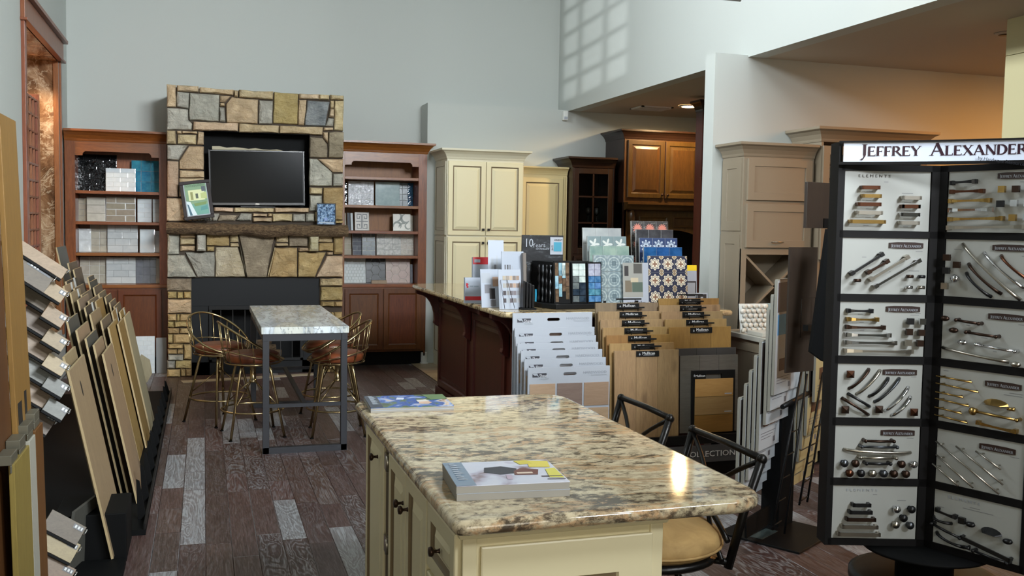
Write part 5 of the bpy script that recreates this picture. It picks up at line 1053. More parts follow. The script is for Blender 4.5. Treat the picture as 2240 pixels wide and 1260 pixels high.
for i, (lab, m) in enumerate((('grey plaster tile board, rearmost of the left pile on the bar', m_gp), ('grey-green tile board with white five-leaf flowers, left pile on the bar', m_l5), ('plain sage green glazed tile board, left pile on the bar', m_sage), ('grey tile board with ornate medallions, front of the left pile on the bar', m_md))):
    z = (1.646, 1.585, 1.515, 1.452)[i]; x = (2.835, 2.855, 2.86, 2.80+.0)[i]; y = (6.78, 6.66, 6.54, 6.40)[i]; x = (2.88, 2.87, 2.84, 2.815)[i]
    dboard(lab, x, y, z, .315, (.36, .36, .36, .355)[i], m)
for i, (lab, m) in enumerate((('charcoal tile board with coral flowers, topmost of the right pile on the bar', m_co), ('plain charcoal tile board under the coral one, right pile on the bar', m_char), ('white and blue star-pattern tile board, right pile on the bar', m_st), ('plain denim blue tile board, right pile on the bar', m_dblue), ('navy tile board with cream eight-petal flowers, front of the right pile on the bar', m_nf))):
    z = (1.705, 1.640, 1.578, 1.512, 1.450)[i]; x = (3.30, 3.29, 3.27, 3.255, 3.235)[i]; y = (6.83, 6.72, 6.61, 6.50, 6.38)[i]
    dboard(lab, x, y, z, .315, .36, m)
t = thing('tile_board_rack', 'black metal rack holding both piles of patterned tile boards', 'rack', (3.05, 6.6, zb))
part(t, 'floor_plate', MB().box(2.66, 3.42, 6.32, 6.92, zb, zb+.008), blackm)
for x in (2.70, 2.95, 3.12, 3.36): part(t, 'front_stop', MB().box(x, x+.018, 6.325, 6.337, zb, zb+.055), blackg)
for x in (2.69, 3.41): part(t, 'side_strut', MB().tube([(x, 6.36, zb+.01), (x, 6.86, zb+.30), (x, 6.90, zb+.01)], .006, 6), blackg)
for j, y in enumerate((6.47, 6.59, 6.71, 6.82)): part(t, 'step_bar', MB().box(2.69, 3.41, y-.01, y-.004, zb+.008, 1.075+.012+.055*j), blackg)
t, O, u, v, n = card('showroom_leaflet', 'white nanda tiles leaflet with a grey kitchen photograph leaning on the medallion board', (2.97, 6.365, zb+.004), 0, .20, .32, .10, .003, [(0,.22,.78,1,plain('photo_grey', '8f918c', .4)), (.06,.70,.22,.93,dkp), (.42,.76,.75,.98,plain('photo_dark', '4b4a46', .4)), (.08,.34,.35,.60,plain('photo_vase', '6b6252', .4)), (.36,.34,.77,.56,plain('photo_green', '4a5a50', .4)), (.3,.56,.6,.66,plain('photo_flower', 'b3a890', .4))])
inst(t, 'lettering', text_mesh('nanda tiles', .034, dkp), frameM(O+u*.03+v*.022+n*.003-V(t.location), u, v, n))
t, O, u, v, n = card('yellow_card_holder', 'clear leaflet holder with a yellow-topped card at the right end of the bar', (3.50, 6.55, zb), 0, .12, .30, .08, .03, [(0,.86,1,1,plain('print_yellow', 'e3c61e', .4)), (.2,.22,.95,.60,dkp), (.26,.26,.88,.56,silv)])
t, O, u, v, n = card('small_dark_card', 'small dark card in a clear stand before the yellow-topped holder', (3.53, 6.42, zb), 0, .10, .10, .06, .01, [(.12,.1,.88,.9,dkp), (.40,.5,.6,.7,silv)])
top('orange_ball', MB().lathe([(0,0),(.028,.004),(.04,.025),(.038,.045),(.0,.05)], (3.02, 6.98-.08, zb), n=14), plain('orange_glow', 'd98a2a', .4), 'small orange object between the two tile piles on the bar', 'ornament', loc=(3.02, 6.9, zb))
t = thing('chrome_faucet', 'chrome object gleaming on the bar just right of the mosaic display', 'faucet', (2.67, 6.88, zb)); part(t, 'spout', MB().tube([(2.67, 6.88, zb), (2.67, 6.88, zb+.05), (2.69, 6.85, zb+.07), (2.71, 6.83, zb+.05)], .008, 8), chrome); part(t, 'base', MB().lathe([(0,0),(.02,0),(.02,.01),(0,.012)], (2.67, 6.88, zb), n=12), chrome)
# ------------------------------------------------------------------ white hardwood sample boards in a floor rack
t = thing('hardwood_rack', 'low black wire rack holding the white hardwood boards', 'rack', (2.2, 5.9, 0)); part(t, 'base', MB().box(1.92, 2.51, 5.70, 6.09, 0, .03), blackm)
for x in (1.915, 2.515): part(t, 'side_bar', MB().tube([(x, 5.72, .02), (x, 5.72, .13), (x, 6.07, .34), (x, 6.07, .02)], .006, 6), blackg)
for i in range(8): part(t, 'divider', MB().tube([(1.92, 5.735+i*.045, .06), (2.51, 5.735+i*.045, .06)], .004, 6), blackg)
shl = text_mesh('Shaw', .047, plain('logo_white', 'd4d8de', .4), sx=.88); sfl = text_mesh('FLOORS', .019, plain('logo_fine_grey', '9da2a8', .4)); shw = text_mesh('HARDWOOD', .026, plain('type_light_grey', '8d9299', .4), 'RIGHT', sx=1.15); sub = text_mesh('ENGINEERED HARDWOOD', .010, plain('type_faint', 'a2a7ad', .4), 'RIGHT')
lgk = plain('logo_charcoal', '3d3d44', .4); swm = [wood('swatch_oak', '9c8468', 'ae967a', .5, 'x'), wood('swatch_umber', '6d5c52', '7d6c62', .5, 'x'), wood('swatch_tan', '8f755f', '9f856f', .5, 'x')]
names7 = ['rearmost', 'second from the back', 'third from the back', 'middle', 'third from the front', 'second from the front', 'frontmost']
tops = [(1122,685),(1126,718),(1128,737),(1132,752),(1140,768),(1147,786),(1155,805)]
XZ = [(1.934,6.04,1.078),(1.934,5.995,.983),(1.927,5.95,.932),(1.925,5.905,.892),(1.936,5.86,.851),(1.944,5.815,.803),(1.954,5.77,.754)]
for i, (x0, y, zt) in enumerate(XZ):
    W = .562; lean = .02; H = .66; Mr = Matrix.Rotation(-lean, 3, 'X'); u, v, n = V(UX), Mr@V(UZ), Mr@V(NY); z0 = zt-H*cos(lean); O = V((x0, y-sin(lean)*H, z0))
    t = thing('hardwood_board', f'white Shaw hardwood sample board with a handle slot, {names7[i]} in its rack', 'sample board', (x0+W/2, y-.02, z0), 'white hardwood boards')
    # board with a real slot near the top edge
    hx0, hx1, hz0, hz1 = .25, .32, H-.055, H-.035; b = MB()
    slot = [(hx1-.0+.010*cos(radians(a)), (hz0+hz1)/2+.010*sin(radians(a))) for a in range(-90, 91, 30)]+[(hx0+.010*cos(radians(a)), (hz0+hz1)/2+.010*sin(radians(a))) for a in range(90, 271, 30)]
    D_ = .011
    for (a, c, ww, hh) in ((0, 0, W, hz0-.004), (0, hz1+.004, W, H-hz1-.004), (0, hz0-.004, hx0-.02, hz1-hz0+.008), (hx1+.02, hz0-.004, W-hx1-.02, hz1-hz0+.008)): b.fbox(O+u*a+v*c, u, v, n, ww, hh, D_)
    outer = []
    for (a, c) in slot: outer.append((min(max(a+(.012 if a > .285 else -.012)*1.0, hx0-.02), hx1+.02), hz0-.004 if c < (hz0+hz1)/2-.001 else (hz1+.004 if c > (hz0+hz1)/2+.001 else c)))
    k = len(slot)
    for off_ in (0, D_): pass
    vs = [O+u*a+v*c for a, c in slot]+[O+u*a+v*c for a, c in outer]+[O+u*a+v*c-n*D_ for a, c in slot]
    b.add(vs, [(j, (j+1) % k, k+(j+1) % k, k+j) for j in range(k)]+[(j, (j+1) % k, 2*k+(j+1) % k, 2*k+j) for j in range(k)])
    part(t, 'board', b, white_card)
    lo = V(t.location); q = O+n*.0012
    part(t, 'logo', MB().prism([(.075,H-.062),(.125,H-.062),(.125,H-.036),(.062,H-.036)], q, u, v, n, .0006), lgk); part(t, 'logo_mark', MB().prism([(.030,H-.062),(.072,H-.062),(.060,H-.050),(.045,H-.052),(.036,H-.044),(.030,H-.040)], q, u, v, n, .0006).prism([(.030,H-.0365),(.062,H-.0365),(.062,H-.036),(.030,H-.036)], q, u, v, n, .0006), lgk)
    inst(t, 'lettering', shl, frameM(q+u*.076+v*(H-.062)+n*.0006-lo, u*.62, v*.62, n)); inst(t, 'lettering', shw, frameM(q+u*.54+v*(H-.047)-lo, u*.9, v*.9, n)); inst(t, 'lettering', sfl, frameM(q+u*.078+v*(H-.078)-lo, u*.9, v*.9, n)); inst(t, 'lettering', sub, frameM(q+u*.54+v*(H-.060)-lo, u*.9, v*.9, n))
    if i == 6:
        for r_ in range(4):
            for c_ in range(3): part(t, 'swatch', MB().fbox(O+u*(.012+c_*.185)+v*(H-.255-r_*.165)+n*.004, u, v, n, .172, .15, .004), swm[(c_+r_) % 3])
    else:
        for c_ in range(3): part(t, 'swatch', MB().fbox(O+u*(.012+c_*.185)+v*(H-.255)+n*.002, u, v, n, .172, .15, .002), swm[c_])

# ------------------------------------------------------------------ oak plank boards in two stepped columns
t = thing('plank_rack', 'low black floor rack lettered Designer Collection under the oak boards', 'rack', (3.0, 5.9, 0))
part(t, 'base', MB().box(2.53, 3.47, 5.74, 6.09, 0, .035), blackm); part(t, 'front_rail', MB().box(2.53, 3.455, 5.715, 5.735, .215, .275), blackg); part(t, 'sign_panel', MB().box(2.53, 3.455, 5.715, 5.73, .09, .205), plain('sign_grey', '4b4d50', .4))
part(t, 'toe_panel', MB().box(2.53, 3.455, 5.718, 5.73, .0, .09), blackm); part(t, 'side_plate', MB().box(3.455, 3.465, 5.72, 6.09, 0, .275), blackm)
inst(t, 'lettering', text_mesh('DESIGNER COLLECTION', .054, sign_text, 'RIGHT', sx=1.18), frameM(V((3.43, 5.713, .128))-V((3.0, 5.9, 0)), UX, UZ, NY))
for i in range(8): part(t, 'divider', MB().tube([(2.54, 5.765+i*.042, .05), (3.45, 5.765+i*.042, .05)], .004, 6), blackg)
mul = text_mesh('Mullican', .030, sign_text, 'CENTER', sx=1.05)
def oak(label, x0, y, zt, w, H, mat, plate=True, edge=None):
    lean = .05; Mr = Matrix.Rotation(-lean, 3, 'X'); u, v, n = V(UX), Mr@V(UZ), Mr@V(NY); O = V((x0, y-sin(lean)*H, zt-H*cos(lean)))
    t = thing('oak_board', label, 'sample board', (x0+w/2, y-.02, O.z), 'oak plank boards in the stepped rack'); lo = V(t.location); np_ = 3; ww = w/np_
    for k_ in range(np_): part(t, 'plank', MB().fbox(O+u*(k_*ww+.0006), u, v, n, ww-.0012, H, .016), mat, bevel=.0012)
    if plate:
        px0 = w*.33; part(t, 'name_plate', MB().fbox(O+u*px0+v*(H-.042)+n*.006, u, v, n, .165, .038, .006), blackg); inst(t, 'lettering', mul, frameM(O+u*(px0+.088)+v*(H-.028)+n*.0075-lo, u*.9, v*.9, n))
        part(t, 'emblem', MB().prism([(px0+.018,H-.028),(px0+.024,H-.034),(px0+.030,H-.028),(px0+.024,H-.016)], O+n*.0066, u, v, n, .0005), silv); part(t, 'underline', MB().prism([(px0+.05,H-.034),(px0+.13,H-.034),(px0+.13,H-.0325),(px0+.05,H-.0325)], O+n*.0066, u, v, n, .0005), silv)
        part(t, 'lift_handle', MB().tube([O+u*(px0+.03)+v*(H-.004)-n*.008, O+u*(px0+.03)+v*(H+.024)-n*.008, O+u*(px0+.14)+v*(H+.024)-n*.008, O+u*(px0+.14)+v*(H-.004)-n*.008], .0035, 6), blackg); part(t, 'handle_bar', MB().fbox(O+u*(px0-.0)+v*(H+.020)-n*.0, u, v, n, .185, .010, .014), blackg)
    return t
# left column (x0, y, z of the top edge)
ord8 = ['rearmost', 'second from the back', 'third from the back', 'fourth from the back', 'fourth from the front', 'third from the front', 'second from the front', 'frontmost']
LC = [(2.523,6.05,1.139,oakB),(2.527,6.008,1.084,oakA),(2.527,5.966,1.032,oakA),(2.527,5.924,.984,oakC),(2.536,5.882,.937,oakD),(2.542,5.84,.887,oakC),(2.558,5.798,.844,oakA)]
LP = ['brown', 'pale brown', 'pale tan', 'golden', 'amber', 'yellow', 'large knotty tan']
O7 = ['rearmost', 'second from the back', 'third from the back', 'middle', 'third from the front', 'second from the front', 'frontmost']
for i, (x, y, z, m) in enumerate(LC): oak(f'{LP[i]} oak plank board, {O7[i]} of the left column of oak boards', x, y, z, .468, .60, m)
RC = [(2.992,6.05,1.166,oakD),(2.979,6.008,1.123,oakA),(2.977,5.966,1.082,oakA),(2.985,5.924,1.033,oakC),(2.996,5.882,.984,oakD)]
RP = ['dark amber', 'brown', 'knotty brown', 'pale golden', 'wide amber']
O5 = ['rearmost', 'second from the back', 'middle', 'second from the front', 'frontmost']
for i, (x, y, z, m) in enumerate(RC): oak(f'{RP[i]} oak plank board, {O5[i]} oak board of the right column', x, y, z, .468, .60 if i else .55, m)
oak('dark charcoal-brown plain board standing below the wide amber oak board', 3.03, 5.842, .843, .455, .56, charw, False); oak('grey-brown plain board in front of the charcoal one, right column', 3.037, 5.80, .799, .44, .52, greyw, False)
Mr = Matrix.Rotation(-.03, 3, 'X'); u, v, n = V(UX), Mr@V(UZ), Mr@V(NY); O = V((3.118, 5.765, .28)); t = thing('swatch_board', 'black handled board with three oak swatches in front of the right column', 'sample board', (3.28, 5.76, .28)); lo = V(t.location)
part(t, 'board', MB().fbox(O, u, v, n, .328, .36, .012).fbox(O+v*.36, u, v, n, .105, .06, .012).fbox(O+u*.225+v*.36, u, v, n, .103, .06, .012).fbox(O+u*.105+v*.395, u, v, n, .12, .025, .012), blackg, bevel=.001)
for i, m in enumerate((oakD, oakB, oakC)): part(t, 'swatch', MB().fbox(O+u*.022+v*(.0+i*.122 if i else .0)+n*.006, u, v, n, .288, .119, .006), wood(('swatch_amber', 'swatch_tan2', 'swatch_gold')[i], ('74521f', '85683f', '98763d')[i], ('86602a', '977a4f', 'ab8a4e')[i], .5, 'x'))
inst(t, 'lettering', mul, frameM(O+u*.062+v*.378+n*.001-lo, u*.72, v*.72, n)); part(t, 'emblem', MB().prism([(.012,.385),(.017,.378),(.022,.385),(.017,.398)], O+n*.001, u, v, n, .0005), silv)
for zz in (.135, .257): part(t, 'swatch_label', MB().prism([(.245,zz),(.30,zz),(.30,zz+.007),(.245,zz+.007)], O+n*.007, u, v, n, .0005), white_card)

# ------------------------------------------------------------------ black floor tower with hanging tile boards
t = thing('sample_tower', 'black metal floor tower with slanting cradles for tile sample boards', 'rack', (2.97, 4.49, 0)); bp = [(2.89,4.17),(3.30,4.42),(3.07,4.83),(2.655,4.58)]
part(t, 'base_plate', MB().prism(bp, (0,0,.012), (1,0,0), (0,1,0), (0,0,1), .012), blackg, bevel=.002); U, W_ = V((.80,.60,0)), V((.6,-.8,0))
part(t, 'column', MB().prism([(2.97,4.66),(3.02,4.56),(3.15,4.62),(3.10,4.72)], (0,0,.95), (1,0,0), (0,1,0), (0,0,1), .94), blackm)
part(t, 'base_label', MB().prism([(2.78,4.46),(2.82,4.40),(2.98,4.50),(2.94,4.56)], (0,0,.0135), (1,0,0), (0,1,0), (0,0,1), .001), plain('tinted_base', '3a4646', .25))
part(t, 'arm', MB().tube([(2.86, 4.32, .735), (3.22, 4.60, .755)], .013, 6), blackg); part(t, 'arm', MB().fbox(V((2.93,4.22,1.14)), V((.9,.43,0)), V((0,0,1)), V((.43,-.9,0)), .20, .03, .03), blackg)
for (a, b_) in (((3.04,4.42,.92),(2.80,4.28,.10)), ((3.10,4.46,.88),(2.90,4.32,.06)), ((3.30,4.60,.86),(3.08,4.46,.16)), ((3.37,4.66,.80),(3.20,4.56,.14))): part(t, 'slanting_wire', MB().tube([a, b_], .006, 6), blackg)
for i in range(5):
    f = i/5; a = V((2.80,4.28,.12)).lerp(V((2.97,4.38,.70)), f); part(t, 'cross_wire', MB().tube([a, a+U*.13], .004, 5), blackg); a = V((3.08,4.46,.18)).lerp(V((3.24,4.56,.66)), f); part(t, 'cross_wire', MB().tube([a, a+U*.13], .004, 5), blackg)
part(t, 'front_trough', MB().fbox(V((2.70,4.36,.04)), U, V((-.05,.02,1)).normalized(), W_, .34, .10, .012), blackm)
part(t, 'upper_strut', MB().prism([(2.868,1.05),(2.945,1.0),(3.045,1.66),(2.94,1.66)], (0,4.10,0), (1,0,0), (0,0,1), (0,-1,0), .025), blackm)
brd = wood('tower_panel', '2a201a', '352a21', .45, 'z', amt=.04)
top('dark_panel', MB().fbox(V((2.862, 4.30, .915)), V((.97,.24,0)), V((0,0,1)), V((.24,-.97,0)), .205, .65, .012), brd, 'tall blank dark panel facing the room on the sample tower', 'panel', loc=(2.98, 4.31, .93)).modifiers
part(t, 'panel_bracket', MB().tube([(2.93, 4.285, 1.10), (2.93, 4.285, 1.30), (3.03, 4.31, 1.305), (3.03, 4.31, 1.10)], .0025, 5), dark_metal)
t2 = thing('upper_dark_panel', 'square blank dark panel high beside the hardware display', 'panel', (3.22, 4.5, 1.6)); part(t2, 'panel', MB().fbox(V((3.06, 4.46, 1.665)), V((.97,.24,0)), V((0,0,1)), V((.24,-.97,0)), .30, .245, .02), brd, bevel=.002); part(t2, 'bracket', MB().fbox(V((3.19, 4.485, 1.668)), V((.97,.24,0)), V((0,0,1)), V((.24,-.97,0)), .13, .05, .012), blackm); part(t2, 'post', MB().tube([(3.26, 4.53, 1.16), (3.26, 4.53, 1.72)], .014, 6), blackm)
area_m = plain('shaded_sample_brown', '3a302a', .6)  # one brown for the wood samples and the shade between boards
edge_m = plain('board_edge_grey', '8c8a80', .5); face_w = plain('board_face_pale', 'b3b8bb', .4); face_lit = plain('board_face_warm_lit', 'b9a878', .45); b_blue = plain('band_blue', '2f8fd0', .4); b_maroon = plain('photo_maroon', '4a3436', .4)  # right stack faces carry warm light in their colour
o9 = ['topmost', 'second from the top', 'third from the top', 'fourth from the top', 'fifth from the top', 'fourth from the bottom', 'third from the bottom', 'second from the bottom', 'lowest']
def tboard(P, H, Wd, face, lab, blue=False):
    P = V(P); t = thing('tile_sample_board', lab, 'sample board', tuple(P+U*Wd/2), 'hanging sample boards in the tower'); v = V((0,0,1))
    part(t, 'board', MB().fbox(P, U, v, W_, Wd, H, .010), face); part(t, 'edge_trim', MB().fbox(P-U*.006, U, v, W_, .006, H, .014).fbox(P+v*H, U, v, W_, Wd, .006, .014), edge_m)
    q = P+W_*.0008
    if blue: part(t, 'blue_band', MB().prism([(.02,H*.52),(.20,H*.52),(.20,H*.70),(.02,H*.70)], q, U, v, W_, .0005), b_blue); part(t, 'photo', MB().prism([(.012,H*.72),(Wd-.012,H*.72),(Wd-.012,H-.012),(.012,H-.012)], q, U, v, W_, .0005), b_maroon)
    if not blue: part(t, 'shaded_samples', MB().prism([(.006,H*.34),(Wd-.01,H*.34),(Wd-.01,H-.006),(.006,H-.006)], q, U, v, W_, .0005), area_m)
    for i in range(2): part(t, 'swatch', MB().prism([(.06+i*.09,.12),(.14+i*.09,.12),(.14+i*.09,.185),(.06+i*.09,.185)], q, U, v, W_, .0006), (plain('swatch_rust', '5b3a24', .5), tanp)[i])
    part(t, 'text_line', MB().prism([(.03,.085),(.24,.085),(.24,.088),(.03,.088)], q, U, v, W_, .0005).prism([(.03,.070),(.20,.070),(.20,.073),(.03,.073)], q, U, v, W_, .0005).prism([(.03,.055),(.17,.055),(.17,.058),(.03,.058)], q, U, v, W_, .0005), greyp)
    part(t, 'square_mark', MB().prism([(.205,.022),(.235,.022),(.235,.050),(.205,.050)], q, U, v, W_, .0005), greyp)
    return t
TA = [(2.834,4.36,.79,.60),(2.82,4.372,.706,.605),(2.806,4.384,.629,.60),(2.775,4.396,.487,.58),(2.755,4.408,.405,.585),(2.735,4.42,.33,.58),(2.715,4.432,.262,.575),(2.688,4.444,.207,.555)]
N8 = ['topmost, blue-banded', 'second from the top', 'third from the top', 'fourth from the top', 'fourth from the bottom', 'third from the bottom', 'second from the bottom', 'lowest']
for i, (x, y, z, h) in enumerate(TA): tboard((x, y, z), h, .44, face_w, f'{N8[i]} pale board of the left stack hanging in the sample tower', i == 0)
TB = [(3.225,4.56,.702,.60),(3.188,4.572,.514,.62),(3.17,4.584,.435,.60),(3.16,4.596,.363,.60),(3.142,4.608,.289,.60),(3.129,4.62,.214,.60)]
N6 = ['topmost, blue-banded', 'second from the top', 'third from the top', 'third from the bottom', 'second from the bottom', 'lowest']
for i, (x, y, z, h) in enumerate(TB): tboard((x, y, z), h, .40, face_lit, f'{N6[i]} warm-lit board of the right stack hanging in the sample tower', i == 0)

# ------------------------------------------------------------------ island with yellow granite top
t = thing('kitchen_island', 'cream island cabinet with a yellow granite top in the foreground', 'island', (1.0, 3.1, 0)); ix0, ix1, iy0, iy1 = .640, 1.205, 2.385, 3.92
c2m = [cream, glaze]
part(t, 'carcass', MB().box(ix0, ix1, iy0, iy1, .0, .872), cream, bevel=.003)
IP = [(.590,2.285),(1.38,2.285)]+[(1.38+.125*sin(radians(a)), 2.285+.125*(1-cos(radians(a)))) for a in range(15, 91, 15)]+[(1.505, 3.88)]+[(1.505-.13*(1-cos(radians(a))), 3.88+.13*sin(radians(a))) for a in range(15, 91, 15)]+[(.66, 4.01)]+[(.66-.07*sin(radians(a)), 4.01-.07*(1-cos(radians(a)))) for a in range(15, 91, 15)]
IP[0] = (.625, 2.285); IP += [(.590, 2.32), (.600, 2.295)]
slab(t, IP, .872, .914, gran, 'granite_top', .02)
part(t, 'end_moulding', MB().crown(ix0, ix1, iy0, iy0+.05, [(0,.835),(.012,.840),(.018,.855),(.030,.866),(.030,.8715)], (1,1)), cream)
part(t, 'end_post', MB().box(ix0-.004, ix0+.035, iy0-.006, iy0, 0, .84), cream, bevel=.004); part(t, 'end_post', MB().box(ix1-.035, ix1+.004, iy0-.006, iy0, 0, .84), cream, bevel=.004)
door(t, 'end_panel', (ix0+.045, iy0, .06), UX, UZ, NY, ix1-ix0-.075, .755, c2m, [(0,0),(0,.012),(.004,.014),(.10,.014),(.105,.005),(.118,.004),(.124,.004),(.155,.012)], [0,0,0,0,1,1,0])
DM = c2m; yy = iy0+.012
def sdoor(name, y0, y1, z0, z1, kpos=None, prof=[(0,0),(0,.018),(.004,.021),(.045,.021),(.049,.013),(.060,.009),(.066,.009),(.092,.018)], rot=0):
    o = side_door(t, name, ix0, y0, y1, z0, z1, DM, prof)
    if kpos:
        c = V((ix0-.021, kpos[0], kpos[1])); b = MB().lathe([(.008,0),(.005,.006),(.005,.016),(.012,.020),(.015,.024),(.013,.031),(.005,.033),(0,.033)], c, (-1,0,0), 10); part(o, 'knob', b, bronze)
    return o
sdoor('drawer', 2.40, 2.72, .655, .845, (2.56, .75), [(0,0),(0,.018),(.004,.021),(.045,.021),(.049,.013),(.060,.009),(.064,.009),(.078,.016)]); sdoor('drawer', 2.40, 2.72, .36, .64, (2.56, .50)); sdoor('drawer', 2.40, 2.72, .10, .345, (2.56, .22))
sdoor('door', 2.735, 3.035, .10, .845, (3.0, .74)); sdoor('door', 3.04, 3.34, .10, .845, (3.075, .74)); sdoor('door', 3.44, 3.84, .10, .862, (3.56, .78))
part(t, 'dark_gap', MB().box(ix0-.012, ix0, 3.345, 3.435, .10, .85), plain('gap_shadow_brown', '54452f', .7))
for z in (.80, .50, .22): part(t, 'hinge', MB().box(ix0-.022, ix0-.010, 3.37, 3.42, z-.03, z+.03).tube([(ix0-.02, 3.365, z-.028), (ix0-.02, 3.365, z+.028)], .007, 8), nickel)
# magazines
mg = Mat('magazine_photo_blue', '808080', .25); nn = mg.noise(mg.mapped(), 11, 3, .5, .6); mg.color(mg.ramp(nn, [(.34, '2f4430'), (.42, '54703f'), (.47, '3a62a8'), (.55, '2d4f9a'), (.60, '88a6d6'), (.66, 'd8c2ae'), (.75, '5b2f2a')]))
m2 = Mat('magazine_photo_light', '808080', .45); nn = m2.noise(m2.mapped(), 9, 3, .5, .4); m2.color(m2.ramp(nn, [(.34, '7d6663'), (.42, 'b0acba'), (.52, 'c6c9d4'), (.66, 'cdcdd6'), (.75, 'a39db0')]))
pages = plain('page_block', '98948b', .8)
def mag(name, label, c, rz, w, h, n_, th, cover, blobs, title):
    R_ = Matrix.Rotation(rz, 3, 'Z'); u, v = R_@V((1,0,0)), R_@V((0,1,0)); t = thing(name, label, 'magazine', (c[0], c[1], .9145)); O = V((c[0], c[1], .9145))-u*w/2-v*h/2; z = 0
    for i in range(n_):
        d = V((rnd.uniform(-.004, .004), rnd.uniform(-.004, .004), 0)); part(t, 'page_block', MB().fbox(O+d+V((0,0,z+th-.002)), u, v, V((0,0,1)), w-.002, h, th-.002), pages); part(t, 'cover', MB().fbox(O+d+V((0,0,z+th)), u, v, V((0,0,1)), w, h, .002), cover if i == n_-1 else white_card, bevel=.0008); z += th+.0004
    Ot = O+d+V((0,0,z)); q = V(t.location)
    for j, (pl, cc) in enumerate(blobs): part(t, 'cover_picture', MB().prism(pl, Ot+V((0,0,.0004+j*.00012)), u, v, V((0,0,1)), .0003), plain('cover_'+cc, cc, .3))
    fl_ = MB()
    for q_ in range(9): fl_.prism([(.014,h-.03-q_*.021),(.030+.006*(q_ % 3),h-.03-q_*.021),(.030+.004*(q_ % 2),h-.018-q_*.021),(.016,h-.020-q_*.021)], Ot+V((0,0,.0022)), u, v, V((0,0,1)), .0003)
    part(t, 'faint_title', fl_, plain('title_pale', 'aeb6c0', .5)); return t
mag('magazine', 'stack of magazines with a blue cover photograph at the far left corner of the island', (.79, 3.845, 0), radians(-3), .33, .265, 2, .009, mg.m, [([(.0,.0),(.05,.0),(.05,.265),(0,.265)], '3b4450'), ([(.2,.06),(.235,.05),(.255,.08),(.24,.12),(.205,.11)], 'd3b39c'), ([(.20,.10),(.25,.11),(.24,.15),(.2,.14)], 'd8d3cf'), ([(.12,.16),(.15,.16),(.16,.20),(.13,.21)], 'cfd6ea'), ([(.26,.14),(.33,.15),(.33,.26),(.24,.26)], '5c7a4e')], 'SHOWCASE')
mag('magazine', 'thick magazine stack with pale cover and yellow lemons near the island front', (.805, 2.575, 0), radians(-5), .315, .255, 2, .020, m2.m, [([(.0,.0),(.055,.0),(.055,.255),(0,.255)], '7d8ea0'), ([(.10,.13),(.14,.10),(.19,.11),(.20,.16),(.16,.19),(.11,.18)], '2a2c3a'), ([(.15,.05),(.165,.045),(.17,.09),(.155,.095)], 'b7a4b4'), ([(.18,.09),(.245,.085),(.26,.14),(.21,.16),(.185,.13)], '6d3f38'), ([(.19,.10),(.235,.10),(.235,.115),(.19,.115)], 'd9c6b4'), ([(.24,.17),(.30,.16),(.31,.23),(.25,.245)], 'dccb5a'), ([(.22,.20),(.26,.21),(.25,.25),(.21,.245)], 'cfc04a'), ([(.27,.05),(.31,.04),(.31,.15),(.28,.14)], 'd9d05e'), ([(.25,.06),(.31,.055),(.31,.062),(.25,.067)], '3a2e3c'), ([(.26,.03),(.31,.025),(.31,.03),(.26,.035)], '3a2e3c')], 'SHOWCASE')

# black iron bar stools at the island
def iron_stool(loc, label, first=[None]):
    if first[0]:
        r = first[0].copy(); COL.objects.link(r); r.location = loc; r['label'] = label
        for ch in first[0].children: c = ch.copy(); COL.objects.link(c); c.parent = r
        return r
    t = thing('iron_stool', label, 'stool', (0,0,0), 'black iron stools at the island'); P = lambda nm, b, m, bv=0: part(t, nm, b, m, world=True, bevel=bv); bi = plain('hammered_black_iron', '191715', .32, .6, bump=.3, bs=60)
    # x points away from the island, y into depth; seat centre at origin
    P('seat_cushion', MB().lathe([(0,.545),(.21,.547),(.236,.565),(.241,.59),(.228,.615),(.19,.636),(.10,.646),(0,.648)], (.045,-.02,0), n=32), suede)
    P('seat_piping', MB().tube([(.045+.242*cos(2*pi*i/32), -.02+.242*sin(2*pi*i/32), .575) for i in range(32)], .005, 6, True), suede)
    P('seat_frame', MB().lathe([(0,.52),(.22,.52),(.232,.53),(.232,.545),(0,.546)], (.045,-.02,0), n=32), bi)
    top_ = []; 
    for s in (-1, 1): a = V((.235, s*.215, .515)); b_ = V((.335, s*.24, .885)); P('back_post', MB().tube([a, a.lerp(b_, .5)+V((-.006,0,0)), b_+V((0,0,.0))], .0155, 10), bi); P('post_cap', MB().ball(b_+V((.0,0,.0)), .0185, .0185, .019, 10, 8), bi); P('bracket', MB().tube([a+V((.0,0,.02)), V((.17, s*.15, .532))], .012, 8), bi)
    P('top_rail', MB().tube([(.335,-.24,.887),(.342,0,.889),(.335,.24,.887)], .0125, 10), bi)
    for s in (-1, 1):
        pts = []
        for i in range(13):
            f = i/12; y = s*(.225-.155*sin(pi*f*.5)**1.2*1.0) if f < 2 else 0; z = .875-.33*f; y = s*(.225-.20*sin(pi*min(f, 1)))*1.0
            pts.append((.330-.125*f, y, z))
        P('curved_brace', MB().tube(pts, .009, 8), bi)
    P('lower_arc', MB().tube([(.24, -.20+.4*i/10, .60+.09*sin(pi*i/10)) for i in range(11)], .010, 8), bi)
    for i in range(4):
        a = radians(45+90*i); d = V((cos(a), sin(a), 0)); P('leg', MB().tube([d*.13+V((0,0,.52)), d*.16+V((0,0,.44)), d*.17+V((0,0,.25)), d*.235+V((0,0,.0))], .013, 8), bi)
    P('foot_ring', MB().tube([(.178*cos(2*pi*i/28), .178*sin(2*pi*i/28), .20) for i in range(28)], .010, 8, True), bi); P('swivel', MB().lathe([(.06,.52),(.06,.50),(.03,.49),(.03,.40),(0,.40)], (0,0,0), n=14), bi)
    first[0] = t; t.location = loc; return t
iron_stool((1.44, 3.03, 0), 'black iron stool with a round tan suede seat at the near end of the island')
iron_stool((1.455, 3.73, 0), 'black iron stool at the far island end, only its back showing')

